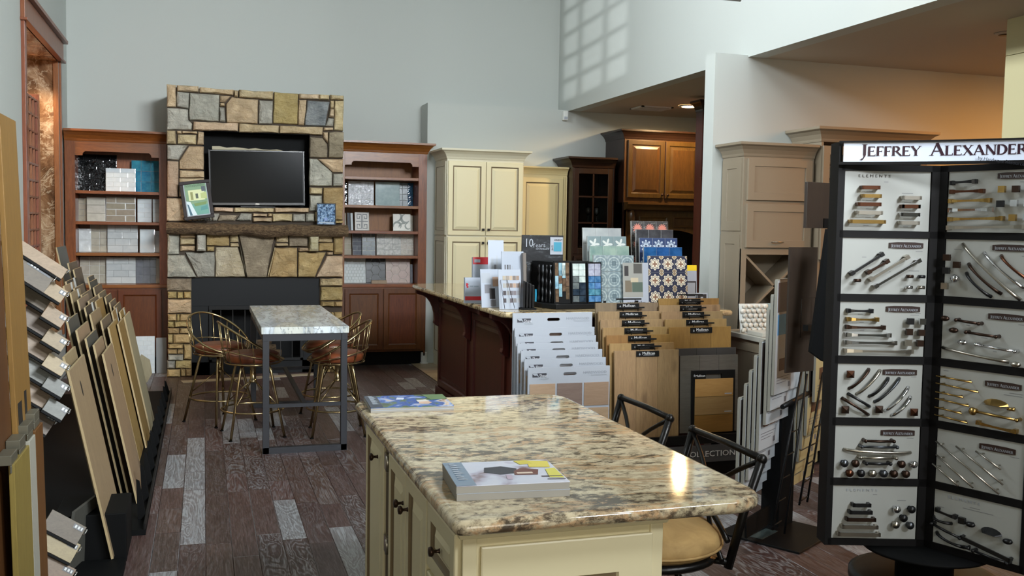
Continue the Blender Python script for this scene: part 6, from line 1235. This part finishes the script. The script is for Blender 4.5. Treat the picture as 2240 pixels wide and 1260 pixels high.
# ------------------------------------------------------------------ folding hardware display
def cur(s):
    P0, P1, m = V((2.135,2.93)), V((2.64,2.46)), V((2.4475,2.745)); t_ = s/.696; p = P0*(1-t_)**2+m*2*t_*(1-t_)+P1*t_*t_; d = ((m-P0)*(1-t_)+(P1-m)*t_).normalized(); return p, V((d.y, -d.x)) if False else V((-d.y*-1, d.x*-1))
t = thing('hardware_display', 'black folding display of cabinet pulls and knobs under a white lettered header', 'display stand', (2.45, 3.0, 0)); lo = V(t.location)
Z0, Z1 = .515, 1.887
for sname, O, u in (('left_wing', V((2.49,2.835,0)), V((-.953,.302,0))), ('right_wing', V((2.49,2.835,0)), V((.347,-.938,0)))):
    n = V((-.302,-.953,0)) if sname == 'left_wing' else V((-.938,-.347,0)); W3 = .352
    part(t, 'back_board', MB().fbox(O+V((0,0,Z0))-n*.006, u, UZ, n, W3, Z1-Z0, .02), frame_b)
    part(t, 'stile', MB().fbox(O+V((0,0,Z0))+n*.008, u, UZ, n, .032, Z1-Z0, .03), frame_b); part(t, 'stile', MB().fbox(O+u*(W3-.012)+V((0,0,Z0))+n*.008, u, UZ, n, .012, Z1-Z0, .03), frame_b)
    for i in range(7):
        za, zb_ = [(1.865, Z1), (1.629, 1.654), (1.401, 1.428), (1.178, 1.206), (.954, .982), (.735, .762), (Z0, .540)][i]; part(t, 'rail', MB().fbox(O+V((0,0,za))+n*.008, u, UZ, n, W3, zb_-za, .03), frame_b)
    if sname == 'left_wing': part(t, 'side_box', MB().fbox(O+u*W3+V((0,0,Z0-.0))+n*.008, u, UZ, n, .012, 1.45, .09), frame_b)
    else: part(t, 'side_box', MB().fbox(O+u*W3+V((0,0,Z0))+n*.008, u, UZ, n, .012, 1.45, .09), frame_b)
part(t, 'spine', MB().lathe([(.016,Z0-.12),(.016,Z1)], (2.505, 2.85, 0), n=10), blackm)
part(t, 'pedestal_drum', MB().lathe([(0,0),(.34,0),(.345,.02),(.30,.03),(.255,.035),(.255,.36),(.265,.37),(.265,.395),(.24,.40),(0,.40)], (2.52, 2.86, 0), n=48), blackg)
part(t, 'turntable', MB().lathe([(.10,.40),(.10,.50),(.22,.505),(.22,.515),(0,.515)], (2.50, 2.84, 0), n=32), blackm)
b = MB(); k = 16
for (za, zb_, off_, m_) in ((1.893, 1.962, 0, 0),):
    vs = []
    for i in range(k+1):
        p, nn_ = cur(.014+.66*i/k); vs += [(p.x, p.y, za), (p.x, p.y, zb_)]
    b.add(vs, [(2*i, 2*i+2, 2*i+3, 2*i+1) for i in range(k)])
hd = part(t, 'header_sign', b, plain('header_white', 'd3dcec', .2)); sm_ = hd.modifiers.new('solidify', 'SOLIDIFY'); sm_.thickness = .004; sm_.offset = 0
b = MB()
for za, zb_ in ((1.884, 1.894), (1.961, 1.967)):
    vs = []
    for i in range(k+1): p, nn_ = cur(.0+.69*i/k); vs += [(p.x-.002, p.y-.002, za), (p.x-.002, p.y-.002, zb_)]
    b.add(vs, [(2*i, 2*i+2, 2*i+3, 2*i+1) for i in range(k)])
hd = part(t, 'header_trim', b, frame_b); sm_ = hd.modifiers.new('solidify', 'SOLIDIFY'); sm_.thickness = .014; sm_.offset = 0
# serif lettering bent along the header
TK, TN = .20, .085
def bar(x0, y0, x1, y1, w, m=5):
    dx, dy = x1-x0, y1-y0; L = sqrt(dx*dx+dy*dy); px_, py_ = -dy/L*w/2, dx/L*w/2
    return [[(x0+dx*i/m+px_, y0+dy*i/m+py_), (x0+dx*(i+1)/m+px_, y0+dy*(i+1)/m+py_), (x0+dx*(i+1)/m-px_, y0+dy*(i+1)/m-py_), (x0+dx*i/m-px_, y0+dy*i/m-py_)] for i in range(m)]
def arc(cx, cy, rx, ry, a0, a1, w0, w1, m=12):
    r = []
    for i in range(m):
        q = []
        for f, sg in ((i/m, 1), ((i+1)/m, 1), ((i+1)/m, -1), (i/m, -1)):
            a = radians(a0+(a1-a0)*f); w_ = w0+(w1-w0)*sin(pi*f); q.append((cx+(rx+sg*w_/2)*cos(a), cy+(ry+sg*w_/2)*sin(a)))
        r.append(q)
    return r
def foot(x, y, w=.36): return bar(x-w/2, y, x+w/2, y, .045, 2)
def glyph(c):
    if c == 'E': return bar(.14,0,.14,1,TK)+bar(.05,.97,.62,.97,TN)+bar(.05,.03,.66,.03,TN)+bar(.14,.52,.50,.52,TN)+bar(.60,1,.60,.82,.05)+bar(.65,0,.65,.20,.05)+bar(.49,.62,.49,.42,.05), .74
    if c == 'F': return bar(.14,0,.14,1,TK)+bar(.05,.97,.60,.97,TN)+bar(.14,.50,.48,.50,TN)+bar(.58,1,.58,.80,.05)+bar(.47,.60,.47,.40,.05)+foot(.14,.02), .66
    if c == 'J': return bar(.30,1,.30,.10,TK)+foot(.30,.98)+arc(.04,.12,.26,.42,0,-80,TK,TN)+bar(.10,-.30,.0,-.33,.05), .50
    if c == 'R': return bar(.14,0,.14,1,TK)+foot(.14,.02)+bar(.04,.97,.36,.97,TN)+arc(.34,.74,.24,.23,90,-90,TN,TK)+bar(.14,.50,.36,.50,TN)+bar(.36,.52,.80,.0,.15)+bar(.70,.02,.92,.02,.045,2), .86
    if c == 'Y': return bar(.08,1,.42,.48,TK*.95)+bar(.78,1,.43,.48,TN)+bar(.42,.5,.42,0,TK)+foot(.42,.02)+foot(.10,.98,.32)+foot(.76,.98,.28), .84
    if c == 'A': return bar(.08,0,.44,1.02,TN)+bar(.42,1.02,.84,0,TK)+bar(.22,.36,.66,.36,TN)+foot(.08,.02,.30)+foot(.84,.02,.36), .98
    if c == 'L': return bar(.14,0,.14,1,TK)+bar(.05,.03,.62,.03,TN)+bar(.61,0,.61,.24,.05)+foot(.14,.98), .70
    if c == 'X': return bar(.10,1,.78,0,TK)+bar(.74,1,.12,0,TN)+foot(.12,.98,.32)+foot(.74,.98,.28)+foot(.12,.02,.28)+foot(.78,.02,.32), .90
    if c == 'N': return bar(.12,0,.12,1,TN)+bar(.10,1,.78,0,TK)+bar(.78,0,.78,1,TN)+foot(.12,.02,.28)+foot(.78,.98,.28)+foot(.10,.98,.20), .92
    if c == 'D': return bar(.14,0,.14,1,TK)+bar(.04,.97,.36,.97,TN)+bar(.04,.03,.36,.03,TN)+arc(.34,.50,.42,.47,90,-90,TN,TK*1.05), .90
def word(s, big, small):
    out = []; x = 0
    for i, c in enumerate(s):
        if c == ' ': x += .35*small; continue
        h = big if i == 0 or s[i-1] == ' ' else small; g, adv = glyph(c); out += [[(x+a*h, b_*h) for a, b_ in q] for q in g]; x += adv*h
    return out, x
def header_word(s, s0, s1, z, hb_, hs_):
    polys, wd = word(s, 1.0, hs_/hb_); sc = (s1-s0)/wd; b = MB()
    for q in polys:
        vs = []
        for a, y in q: p, _ = cur(s0+a*sc); dirn = V((-.68,-.73)); vs.append((p.x+dirn.x*.0035, p.y+dirn.y*.0035, z+y*hb_))
        b.add(vs, [(0,1,2,3)])
    part(t, 'lettering', b, plain('header_plum', '2b1020', .4))
header_word('JEFFREY', .068, .262, 1.914, .041, .033); header_word('ALEXANDER', .292, .592, 1.914, .042, .033)
p, _ = cur(.44); q_, _ = cur(.58); uu = V((q_.x-p.x, q_.y-p.y, 0)).normalized(); inst(t, 'lettering', text_mesh('by Hardware Resources', .0165, plain('header_ink', '22242c', .4), sx=.92), frameM(V((p.x-.006, p.y-.007, 1.8985))-lo, uu, V((uu.x*.25, uu.y*.25, 1)), V((-.68,-.73,0))))
# badge mesh shared by the boards
bw, _ = word('JEFFREY ALEXANDER', 1.0, .8); wtot = _
def badge_letters():
    b = MB()
    for q in bw: b.add([(a/wtot*.108+.007, .0045+y*.0105, 0) for a, y in q], [(0,1,2,3)])
    return b.mesh('lettering', silv)
BL = badge_letters(); BP = MB().prism([(0,.002),(.03,0),(.092,0),(.122,.002),(.122,.020),(.092,.0225),(.03,.0225),(0,.020)], (0,0,0), (1,0,0), (0,1,0), (0,0,1), .003).mesh('badge', plain('badge_brown', '30211d', .35))
HM = {'k': blackh, 'b': bronze, 'g': gold, 'c': chrome, 'n': nickel, 'u': gunm, 'r': copperb}
PC = {}
def pull_mesh(kind, L, mat):
    key = (kind, round(L, 3), mat)
    if key in PC: return PC[key]
    b = MB(); L2 = L/2; h = .026
    if kind == 'flat': b.box(-L2, L2, -.0065, .0065, h-.006, h).box(-L2, -L2+.008, -.0065, .0065, 0, h).box(L2-.008, L2, -.0065, .0065, 0, h)
    elif kind == 'bar': b.tube([(-L2, 0, h), (L2, 0, h)], .0034, 8).tube([(-L2+.018, 0, 0), (-L2+.018, 0, h)], .003, 6).tube([(L2-.018, 0, 0), (L2-.018, 0, h)], .003, 6)
    elif kind == 'square': b.box(-L2, L2, -.004, .004, h-.008, h).box(-L2-.003, -L2+.012, -.007, .007, 0, h+.001).box(L2-.012, L2+.003, -.007, .007, 0, h+.001)
    elif kind == 'flare':
        n_ = 8
        for i in range(n_):
            a0, a1 = -1+2*i/n_, -1+2*(i+1)/n_; w0, w1 = .0035+.004*a0*a0, .0035+.004*a1*a1; z0, z1 = h-.010*abs(a0)**4, h-.010*abs(a1)**4
            b.add([(a0*L2,-w0,z0-.004),(a1*L2,-w1,z1-.004),(a1*L2,w1,z1-.004),(a0*L2,w0,z0-.004),(a0*L2,-w0,z0),(a1*L2,-w1,z1),(a1*L2,w1,z1),(a0*L2,w0,z0)], [(0,3,2,1),(4,5,6,7),(0,1,5,4),(3,7,6,2)])
        b.box(-L2, -L2+.012, -.0075, .0075, 0, h-.008).box(L2-.012, L2, -.0075, .0075, 0, h-.008)
    elif kind == 'arch':
        n_ = 10; b.tube([(-L2+L*i/n_, 0, h*sin(pi*i/n_)**.6 if 0 < i < n_ else 0) for i in range(n_+1)], [.0065-.002*sin(pi*i/n_) for i in range(n_+1)], 8)
    elif kind == 'round': b.tube([(-L2+.004, 0, h-.004), (0, 0, h), (L2-.004, 0, h-.004)], [.0045, .0052, .0045], 8).lathe([(.007,0),(.006,h-.004),(.007,h),(.004,h+.004),(0,h+.005)], (-L2,0,0), n=10).lathe([(.007,0),(.006,h-.004),(.007,h),(.004,h+.004),(0,h+.005)], (L2,0,0), n=10)
    elif kind == 'cup':
        for i in range(8):
            a0, a1 = pi*i/8, pi*(i+1)/8; b.add([(L2*cos(a0), .012*0+.018*sin(a0)*1.0-.004, 0), (L2*cos(a1), .018*sin(a1)-.004, 0), (L2*.55*cos(a1), -.006, .024), (L2*.55*cos(a0), -.006, .024)], [(0,1,2,3)], True)
        b.add([(L2*.55*cos(pi*i/8), -.006, .024) for i in range(9)]+[(L2, -.012, .004), (-L2, -.012, .004)], [(8,10,9,0)])
    elif kind == 'knob': b.lathe([(.008,0),(.005,.005),(.005,.014),(.012,.018),(.0145,.024),(.011,.030),(0,.032)], (0,0,0), n=14)
    elif kind == 'sqknob': b.lathe([(.006,0),(.005,.012)], (0,0,0), n=8).box(-.011, .011, -.011, .011, .012, .026)
    elif kind == 'pyramid': b.box(-.013, .013, -.013, .013, .010, .016).add([(-.013,-.013,.016),(.013,-.013,.016),(.013,.013,.016),(-.013,.013,.016),(0,0,.028)], [(0,1,4),(1,2,4),(2,3,4),(3,0,4)]).lathe([(.006,0),(.005,.012)], (0,0,0), n=8)
    elif kind == 'tknob': b.tube([(-.012,0,.022),(.012,0,.022)], .006, 8).tube([(0,0,0),(0,0,.02)], .005, 6)
    elif kind == 'oval': b.ball((0,0,.02), .017, .010, .011, 12, 8).tube([(0,0,0),(0,0,.012)], .005, 6)
    me = b.mesh('cabinet_pull', HM[mat]); PC[key] = me; return me
hole_m = plain('screw_hole', '15110f', .6); tiny = plain('print_caption', '7d7f80', .5)
def hboard(O, u, n, pulls, badge, W3=.305, Hh=.205, caps=()):
    lp = V(O)-V(t.location); p = part(t, 'sample_panel', MB().fbox(V(O), u, UZ, n, W3, Hh, .005), board_grey, bevel=.0006, origin=V(O)); v = V((0,0,1))
    if badge is not None: inst(p, 'badge', BP, frameM(u*badge[0]*W3+v*(1-badge[1])*Hh-v*.0225+n*.0032, u, v, n)); inst(p, 'badge_lettering', BL, frameM(u*badge[0]*W3+v*(1-badge[1])*Hh-v*.0225+n*.0036, u, v, n))
    for q in pulls:
        kind, mat = q[0], q[1]
        if len(q) == 4: a = b_ = (q[2], q[3])
        else: a, b_ = (q[2], q[3]), (q[4], q[5])
        A = u*a[0]*W3+v*(1-a[1])*Hh; B_ = u*b_[0]*W3+v*(1-b_[1])*Hh; d = B_-A; L = d.length; d = d.normalized() if L > .001 else V(u); w_ = n.cross(d).normalized(); M_ = frameM((A+B_)/2+n*.0002, d, w_, n)
        inst(p, 'cabinet_pull' if L > .001 else 'cabinet_knob', pull_mesh(kind, L, mat), M_)
    cb = MB()
    for (x, y, w_) in caps: cb.prism([(x*W3, (1-y)*Hh), ((x+w_)*W3, (1-y)*Hh), ((x+w_)*W3, (1-y)*Hh+.0022), (x*W3, (1-y)*Hh+.0022)], V((0,0,0)), u, v, n, .0002)
    if caps:
        o = bpy.data.objects.new('caption_print', cb.mesh('caption_print', tiny)); COL.objects.link(o); o.parent = p; o.location = n*.0006
    return p
zr = [1.654, 1.428, 1.206, .982, .762, .540]; zh = [.211, .201, .195, .196, .192, .195]
uL, nL = V((.953,-.302,0)), V((-.302,-.953,0)); OL = V((2.49,2.835,0))-uL*.341; uR, nR = V((.347,-.938,0)), V((-.938,-.347,0)); OR = V((2.49,2.835,0))+uR*.034
def LW(i, pulls, badge, caps=()): return hboard(OL+V((0,0,zr[i]))+nL*.003, uL, nL, pulls, badge, .307, zh[i], caps)
def RW(i, pulls, badge, caps=()): return hboard(OR+V((0,0,zr[i]))+nR*.003, uR, nR, pulls, badge, .305, zh[i], caps)
p1 = LW(0, [('flat','r',.18,.28,.39,.28),('flat','g',.19,.42,.41,.42),('flat','r',.14,.56,.41,.56),('flat','n',.13,.70,.43,.70),('flat','g',.06,.85,.47,.85),
    ('flat','n',.65,.44,.87,.44),('flat','r',.65,.585,.86,.585),('flat','c',.64,.72,.86,.72),('flat','n',.63,.86,.86,.86)], None, [(.46,.185,.05),(.67,.37,.13),(.26,.35,.08),(.26,.50,.06),(.26,.64,.06),(.26,.78,.06),(.24,.92,.06),(.7,.52,.08),(.7,.66,.08),(.7,.80,.08),(.7,.93,.06)])
el = text_mesh('E L E M E N T S', .014, chrome, sx=1.25); inst(p1, 'lettering', el, frameM(uL*.307*.16+V((0,0,.895*.211))+nL*.001, uL, UZ, nL))
LW(1, [('square','k',.10,.64,.455,.28),('square','b',.29,.615,.52,.40),('square','n',.325,.74,.75,.32),('square','c',.38,.86,.885,.38),('tknob','b',.17,.755),('tknob','b',.775,.67),('tknob','k',.91,.67),('tknob','c',.77,.86),('tknob','n',.91,.86)], (.545,.07), [(.86,.235,.08),(.79,.58,.12),(.24,.35,.05),(.42,.50,.03),(.56,.60,.02),(.62,.68,.02)])
LW(2, [('flare','k',.075,.165,.38,.165),('flare','g',.075,.32,.45,.32),('flare','b',.07,.465,.53,.465),('flare','c',.065,.605,.60,.605),('flare','c',.06,.745,.67,.745),('flare','n',.06,.90,.865,.90),('sqknob','k',.81,.34),('sqknob','c',.945,.34),('sqknob','b',.80,.535),('sqknob','b',.94,.545),('sqknob','n',.795,.735),('sqknob','b',.93,.74)], (.54,.07), [(.89,.21,.06),(.83,.24,.10),(.22,.24,.06),(.24,.39,.05),(.25,.53,.05),(.76,.62,.18)])
LW(3, [('arch','b',.15,.46,.37,.10),('arch','n',.24,.56,.50,.12),('arch','k',.39,.60,.60,.26),('arch','u',.455,.70,.73,.26),('arch','c',.58,.86,.84,.42),('arch','c',.66,.945,.87,.60),('arch','k',.14,.56,.395,.79),('arch','b',.07,.64,.385,.94),('pyramid','r',.145,.19),('pyramid','b',.10,.845),('pyramid','b',.495,.83),('pyramid','r',.905,.87)], (.535,.09), [(.87,.235,.06),(.21,.64,.03),(.01,.93,.15)])
LW(4, [('round','b',.34,.27,.67,.27),('round','u',.30,.38,.71,.38),('arch','n',.11,.46,.90,.50),('round','n',.29,.585,.705,.585),('round','k',.36,.695,.64,.695)]+[('knob', m_, x, .70) for x, m_ in ((.105,'u'),(.235,'b'),(.775,'b'),(.915,'c'))]+[('knob', m_, x, .885) for x, m_ in ((.17,'r'),(.305,'k'),(.44,'n'),(.57,'u'),(.69,'b'),(.83,'b'))], (.54,.07), [(.85,.235,.08)])
p6 = LW(5, [('flat','k',.22,.345,.435,.345),('flat','k',.185,.48,.455,.48),('flat','b',.155,.615,.50,.615),('flat','n',.105,.755,.53,.755),('flat','n',.06,.895,.56,.895),('knob','c',.74,.41),('knob','k',.915,.41),('knob','k',.825,.575),('knob','n',.735,.70),('knob','u',.905,.71)], None, [(.48,.175,.05),(.77,.28,.10),(.3,.42,.03),(.3,.55,.03),(.3,.69,.03)])
inst(p6, 'lettering', text_mesh('E L E M E N T S', .012, silv, sx=1.45), frameM(uL*.307*.16+V((0,0,.89*.195))+nL*.001, uL, UZ, nL))
RW(0, [('flare','k',.04,.19,.34,.17),('flare','r',.04,.335,.43,.33),('flare','g',.03,.49,.51,.48),('flare','c',.03,.64,.56,.63),('flare','g',.03,.79,.66,.77),('flare','n',.02,.93,.90,.90),('sqknob','g',.64,.31),('sqknob','b',.79,.31),('sqknob','b',.93,.30),('sqknob','k',.63,.54),('sqknob','c',.78,.53),('sqknob','c',.92,.53),('sqknob','g',.77,.76),('sqknob','c',.92,.75)], (.56,.04), [(.8,.20,.1),(.18,.26,.04)])
RW(1, [('arch','n',.20,.08,.87,.98),('arch','c',.45,.22,.92,.80),('arch','r',.64,.26,.95,.64),('arch','b',.28,.42,.66,.90),('arch','k',.26,.58,.55,.96),('sqknob','b',.05,.32),('sqknob','b',.17,.44),('sqknob','k',.05,.55),('knob','c',.16,.68),('sqknob','n',.04,.82)], (.54,.07), [(.86,.26,.07),(.1,.18,.09)])
RW(2, [('round','b',.20,.27,.46,.30),('round','b',.32,.47,.66,.50),('round','c',.44,.67,.87,.72),('arch','n',.02,.80,.78,.92),('oval','b',.06,.26),('oval','b',.17,.46),('oval','c',.28,.66),('oval','n',.88,.94)], (.53,.10), [(.86,.27,.07),(.28,.36,.05),(.46,.56,.07),(.6,.78,.04)])
RW(3, [('bar','g',.0,.17,.42,.20),('bar','g',.0,.30,.50,.36),('bar','g',.0,.46,.33,.49),('bar','g',.0,.58,.40,.63),('bar','g',.0,.74,.32,.78),('bar','g',.0,.88,.39,.93),('cup','g',.52,.52,.80,.53),('tknob','g',.86,.57),('round','g',.42,.70,.93,.74),('flare','g',.47,.90,.92,.95),('knob','g',.44,.71)], (.53,.14), [(.8,.32,.14),(.74,.36,.2),(.04,.08,.06)])
RW(4, [('bar','n',.03,.22,.78,.94),('bar','n',.27,.24,.82,.76),('bar','n',.50,.26,.79,.50),('bar','n',.04,.47,.49,.93),('bar','n',.0,.65,.32,.96)], (.50,.12), [(.84,.28,.10)])
p = RW(5, [('flare','k',.04,.36,.29,.42),('arch','k',.0,.52,.22,.57),('round','k',.02,.63,.36,.76),('flat','k',.36,.74,.93,.92),('arch','k',.05,.80,.38,.94),('sqknob','k',.37,.44),('oval','k',.47,.47),('cup','k',.56,.52,.80,.55),('oval','k',.89,.60),('round','k',.52,.92,.90,.98),('tknob','k',.44,.90)], None, [(.42,.20,.12),(.34,.24,.35),(.06,.32,.06)])
inst(p, 'lettering', text_mesh('E L E M E N T S', .014, silv, sx=1.25), frameM(uR*.305*.16+V((0,0,.88*.195))+nR*.001, uR, UZ, nR))
# ------------------------------------------------------------------ leaning plank boards by the left wall
CN = {'g': 'dark grey', 'b': 'grey brown', 'd': 'dark brown', 't': 'tan', 'y': 'honey coloured', 'p': 'pinkish tan', 'w': 'pale'}
ORD = ['nearest', 'second nearest', 'third nearest', 'fourth nearest', 'fifth nearest', 'sixth nearest', 'seventh nearest', 'eighth nearest', 'ninth nearest', 'tenth nearest', 'eleventh nearest', 'twelfth nearest', 'thirteenth nearest']
labm = plain('plank_label', 'c9ccca', .5); holem = plain('hand_hole', '17130f', .7)
cnt = {}
for i, (c, x, y, wd, z) in enumerate(sorted(LEANERS, key=lambda q: q[2])):
    if z > 1.35: x = max(x, -1.2)
    wd = min(max(wd, .42), .60); cnt[c] = cnt.get(c, 0)+1; lean = .20
    Lh = z/cos(lean); Xb = x+Lh*sin(lean); d = V((-sin(lean), 0, cos(lean))); n = V((cos(lean), 0, sin(lean))); O = V((Xb, y, .034))
    t = thing('plank_board', f'{ORD[cnt[c]-1]} {CN[c]} plank board leaning by the left wall', 'sample board', (Xb, y+wd/2, 0), 'plank boards leaning by the left wall')
    u = V((0,1,0)); part(t, 'panel', MB().fbox(O, u, d, n, wd, Lh-.034, .011), [PW[c]], bevel=.0015, origin=O)
    part(t, 'cut_edge', MB().fbox(O-u*.001, u, d, n, .0012, Lh-.034, .011).fbox(O+d*(Lh-.0345), u, d, n, wd, .0012, .011), cut_edge)
    if c in 'gt' and z < 1.1 and y < 7: part(t, 'hand_hole', MB().prism([(wd*.42+.018*cos(radians(a)), Lh-.16+.04*sin(radians(a))) for a in range(0, 360, 30)], O+n*.0008, u, d, n, .0006), holem)
    elif c in 'tdy' and i % 2 == 0: part(t, 'label_strip', MB().prism([(wd*.62,Lh-.17),(wd*.78,Lh-.17),(wd*.78,Lh-.03),(wd*.62,Lh-.03)], O+n*.0008, u, d, n, .0006), labm)
t = thing('leaner_rack', 'black low rack base under the leaning plank boards by the left wall', 'rack', (-.7, 7.2, 0))
part(t, 'base', MB().box(-1.36, -.295, 5.33, 9.7, 0, .03), blackm); part(t, 'front_lip', MB().box(-.305, -.295, 5.33, 9.7, .03, .06), blackg)
for i in range(12): y = 5.52+i*.36; part(t, 'fin', MB().prism([(-.30,.03),(-.335,.24-.008*i),(-.352,.25-.008*i),(-.345,.03)], (0, y, 0), UX, UZ, NY, .012), blackm)
t = thing('leaner_rack', 'black wall-side support hidden behind the leaning plank boards', 'rack', (-1.3, 7.2, 0)); part(t, 'upright', MB().box(-1.39, -1.36, 5.6, 5.63, 0, 1.35), blackm); part(t, 'upright', MB().box(-1.39, -1.36, 8.9, 8.93, 0, 1.35), blackm); part(t, 'rail', MB().box(-1.39, -1.36, 5.6, 8.93, 1.32, 1.35), blackm)
# tower of small tilted sample chips
t = thing('chip_tower', 'narrow black wire tower holding tilted plank chips at left', 'rack', (-.62, 4.6, 0)); part(t, 'base', MB().box(-.90, -.36, 4.4, 4.9, 0, .03), blackm); part(t, 'column', MB().box(-.86, -.78, 4.80, 4.88, .03, 1.40), blackm)
e1 = V((.80,.12,-.58)).normalized(); e2 = V((-.50,-.55,-.62)); e2 = (e2-e1*e2.dot(e1)).normalized(); n1 = e1.cross(e2).normalized()
if n1.y > 0: n1 = -n1
PCH = {k: wood('chip_'+k, a, b, .5, 'x', amt=.08) for k, a, b in (('w', '86765a', '9d8c6b'), ('t', '75654d', '8f7d62'), ('g', '5d5e58', '757670'), ('b', '51473c', '665a4b'), ('p', '6f5d4e', '87735f'), ('y', '7a6238', '947a4a'))}
CH = ['t','b','t','b','w','b','t','t','g','p','g','b','d','t','b','g']
tagm = plain('chip_tag', '55575a', .4); cl = chrome
def chip(P, L, Wd, c, label, tagside=True):
    P = V(P); t = thing('plank_chip', label, 'wood sample', tuple(P), 'tilted plank chips in the wire tower')      # P = lower right end corner
    part(t, 'chip', MB().fbox(P-e1*L, e1, e2, n1, L, Wd, .009), PCH[c], bevel=.001); part(t, 'holder', MB().fbox(P-e1*L+e2*(Wd+.001)-n1*.001, e1, e2, n1, L, .010, .008), blackm)
    if tagside:
        part(t, 'tag', MB().fbox(P-e1*(L*.32)+n1*.0012+e2*.008, e1, e2, n1, L*.28, .020, .0012), tagm)
        part(t, 'tag_text', MB().prism([(0,0),(.008,0),(.008,.012),(0,.012)], P-e1*(L*.28)+n1*.0022+e2*.012, e1, e2, n1, .0003).prism([(.014,0),(.022,0),(.022,.012),(.014,.012)], P-e1*(L*.28)+n1*.0022+e2*.012, e1, e2, n1, .0003).prism([(.028,0),(.034,0),(.034,.012),(.028,.012)], P-e1*(L*.28)+n1*.0022+e2*.012, e1, e2, n1, .0003), labm)
    part(t, 'clip', MB().tube([P+e2*Wd*.15+n1*.004, P+e2*Wd*.15+n1*.016+e1*.004, P+e2*Wd*.4+n1*.016+e1*.004, P+e2*Wd*.4-n1*.004], .003, 5), cl); return t
NR = ['topmost', 'second from the top', 'third from the top', 'fourth from the top', 'fifth from the top', 'sixth from the top', 'seventh from the top', 'eighth from the top', 'lowest']
RCX = [1.349, 1.247, 1.148, 1.047, .959, .864]
for i, z in enumerate(RCX): chip((-.532, 4.35, z), .088, .062, 'wttwgg'[i] if i else 'w', f'small {CN["wttwgg"[i]]} plank chip, {NR[i]} in the right column of chips')
for i, (x, z, c) in enumerate(((-.585,1.335,'b'), (-.583,1.228,'b'), (-.583,1.125,'p'), (-.581,1.024,'g'), (-.583,.925,'p'), (-.583,.82,'b'))): chip((x, 4.40, z), .125, .092, c, f'wide {CN[c]} plank chip, {NR[i]} in the left column of chips')
for i, z in enumerate((1.36, 1.25, 1.14, 1.035, .93)): chip((-.685, 4.40, z), .12, .10, 'bgbgb'[i], f'half hidden {CN["bgbgb"[i]]} chip at far left of the chips, {NR[i]}', False)
chip((-.530, 4.34, 1.44), .42, .052, 't', 'long tan plank sample lying on top of the chip tower, upper one', False); chip((-.572, 4.32, 1.418), .36, .095, 'b', 'long grey-brown plank sample lying on top of the chip tower, lower one')
for i, (x, z, L, c) in enumerate(((-.50,.335,.30,'b'), (-.52,.27,.22,'w'), (-.535,.175,.20,'p'), (-.55,.10,.18,'y'))): chip((x+.02, 4.42-.03*i, z), min(L, .16), .085, c, f'{CN[c]} plank chip near the floor in the chip tower')
O = V((-.50, 4.66, .02)); t = thing('plank_board', 'dark grey plank board leaning low beside the foot of the chip tower', 'sample board', (-.55, 4.9, 0)); part(t, 'panel', MB().fbox(V((-.60, 4.72, .01)), V((.15,.6,0)).normalized(), V((.10,.25,.95)).normalized(), V((.95,-.25,-.05)).normalized(), .30, .30, .014), PW['g'], bevel=.001)
# tall planks at the left edge of the picture
t = thing('plank_stand', 'metal-clipped stand holding the tall planks at the left edge', 'rack', (-.62, 3.4, 0)); part(t, 'base', MB().box(-.90, -.50, 2.75, 3.75, 0, .05), blackm); part(t, 'back_panel', MB().box(-.80, -.76, 2.8, 3.72, .05, 1.80), blackm)
hm = plain('bracket_grey', '6d6a5c', .4, .4)
for i, (y, z) in enumerate(((3.60, .985), (3.47, .972), (3.33, .955), (3.19, .94))): part(t, 'bracket', MB().box(-.575, -.535, y-.10, y, z-.012, z+.018).box(-.54, -.535, y-.10, y, z-.035, z-.012), hm, bevel=.002)
def tall(label, x, y0, y1, z0, z1, m, lean=.035, hole=False):
    t = thing('tall_plank', label, 'wood sample', (x, (y0+y1)/2, z0), 'tall planks at the left edge'); d = V((-sin(lean), 0, cos(lean))); n = V((cos(lean), 0, sin(lean))); O = V((x, y0, z0))
    part(t, 'plank', MB().fbox(O, (0,1,0), d, n, y1-y0, (z1-z0)/cos(lean), .016), m, bevel=.002, origin=O)
    if hole: part(t, 'hand_hole', MB().prism([(.03,.0),(.10,.0),(.10,.07),(.03,.07)], O+d*(.99-z0)+n*.0008, (0,1,0), d, n, .0006).prism([(.15,.0),(.19,.0),(.19,.08),(.15,.08)], O+d*(1.0-z0)+n*.0008, (0,1,0), d, n, .0006), holem)
tall('tall golden oak plank with two dark hand holes at the left edge', -.530, 3.35, 3.62, .06, 1.972, oakwall, .035, True)
tall('tall dark brown plank at the very left edge of the picture', -.545, 2.9, 3.345, .06, 1.965, oakdark)
tall('short reddish-brown plank in front of the tall golden one, lower left', -.512, 3.48, 3.63, .06, .95, wood('short_brown', '57380f', '6d4a1c', .5), .02)
tall('short pale grey plank between two brown ones, lower left', -.512, 3.365, 3.475, .06, .94, plain('pale_grey_board', 'a3a195', .5), .02)
tall('short olive-tan plank at the lower left corner of the picture', -.512, 3.1, 3.36, .06, .93, wood('short_olive', '75622e', '8c783f', .5), .02)
top('black_box', MB().box(-.68, -.36, 4.93, 5.30, .0, .24), blackm, 'plain black floor block between the chip tower and the leaning planks', 'base block', loc=(-.52, 5.1, 0), bevel=.004)
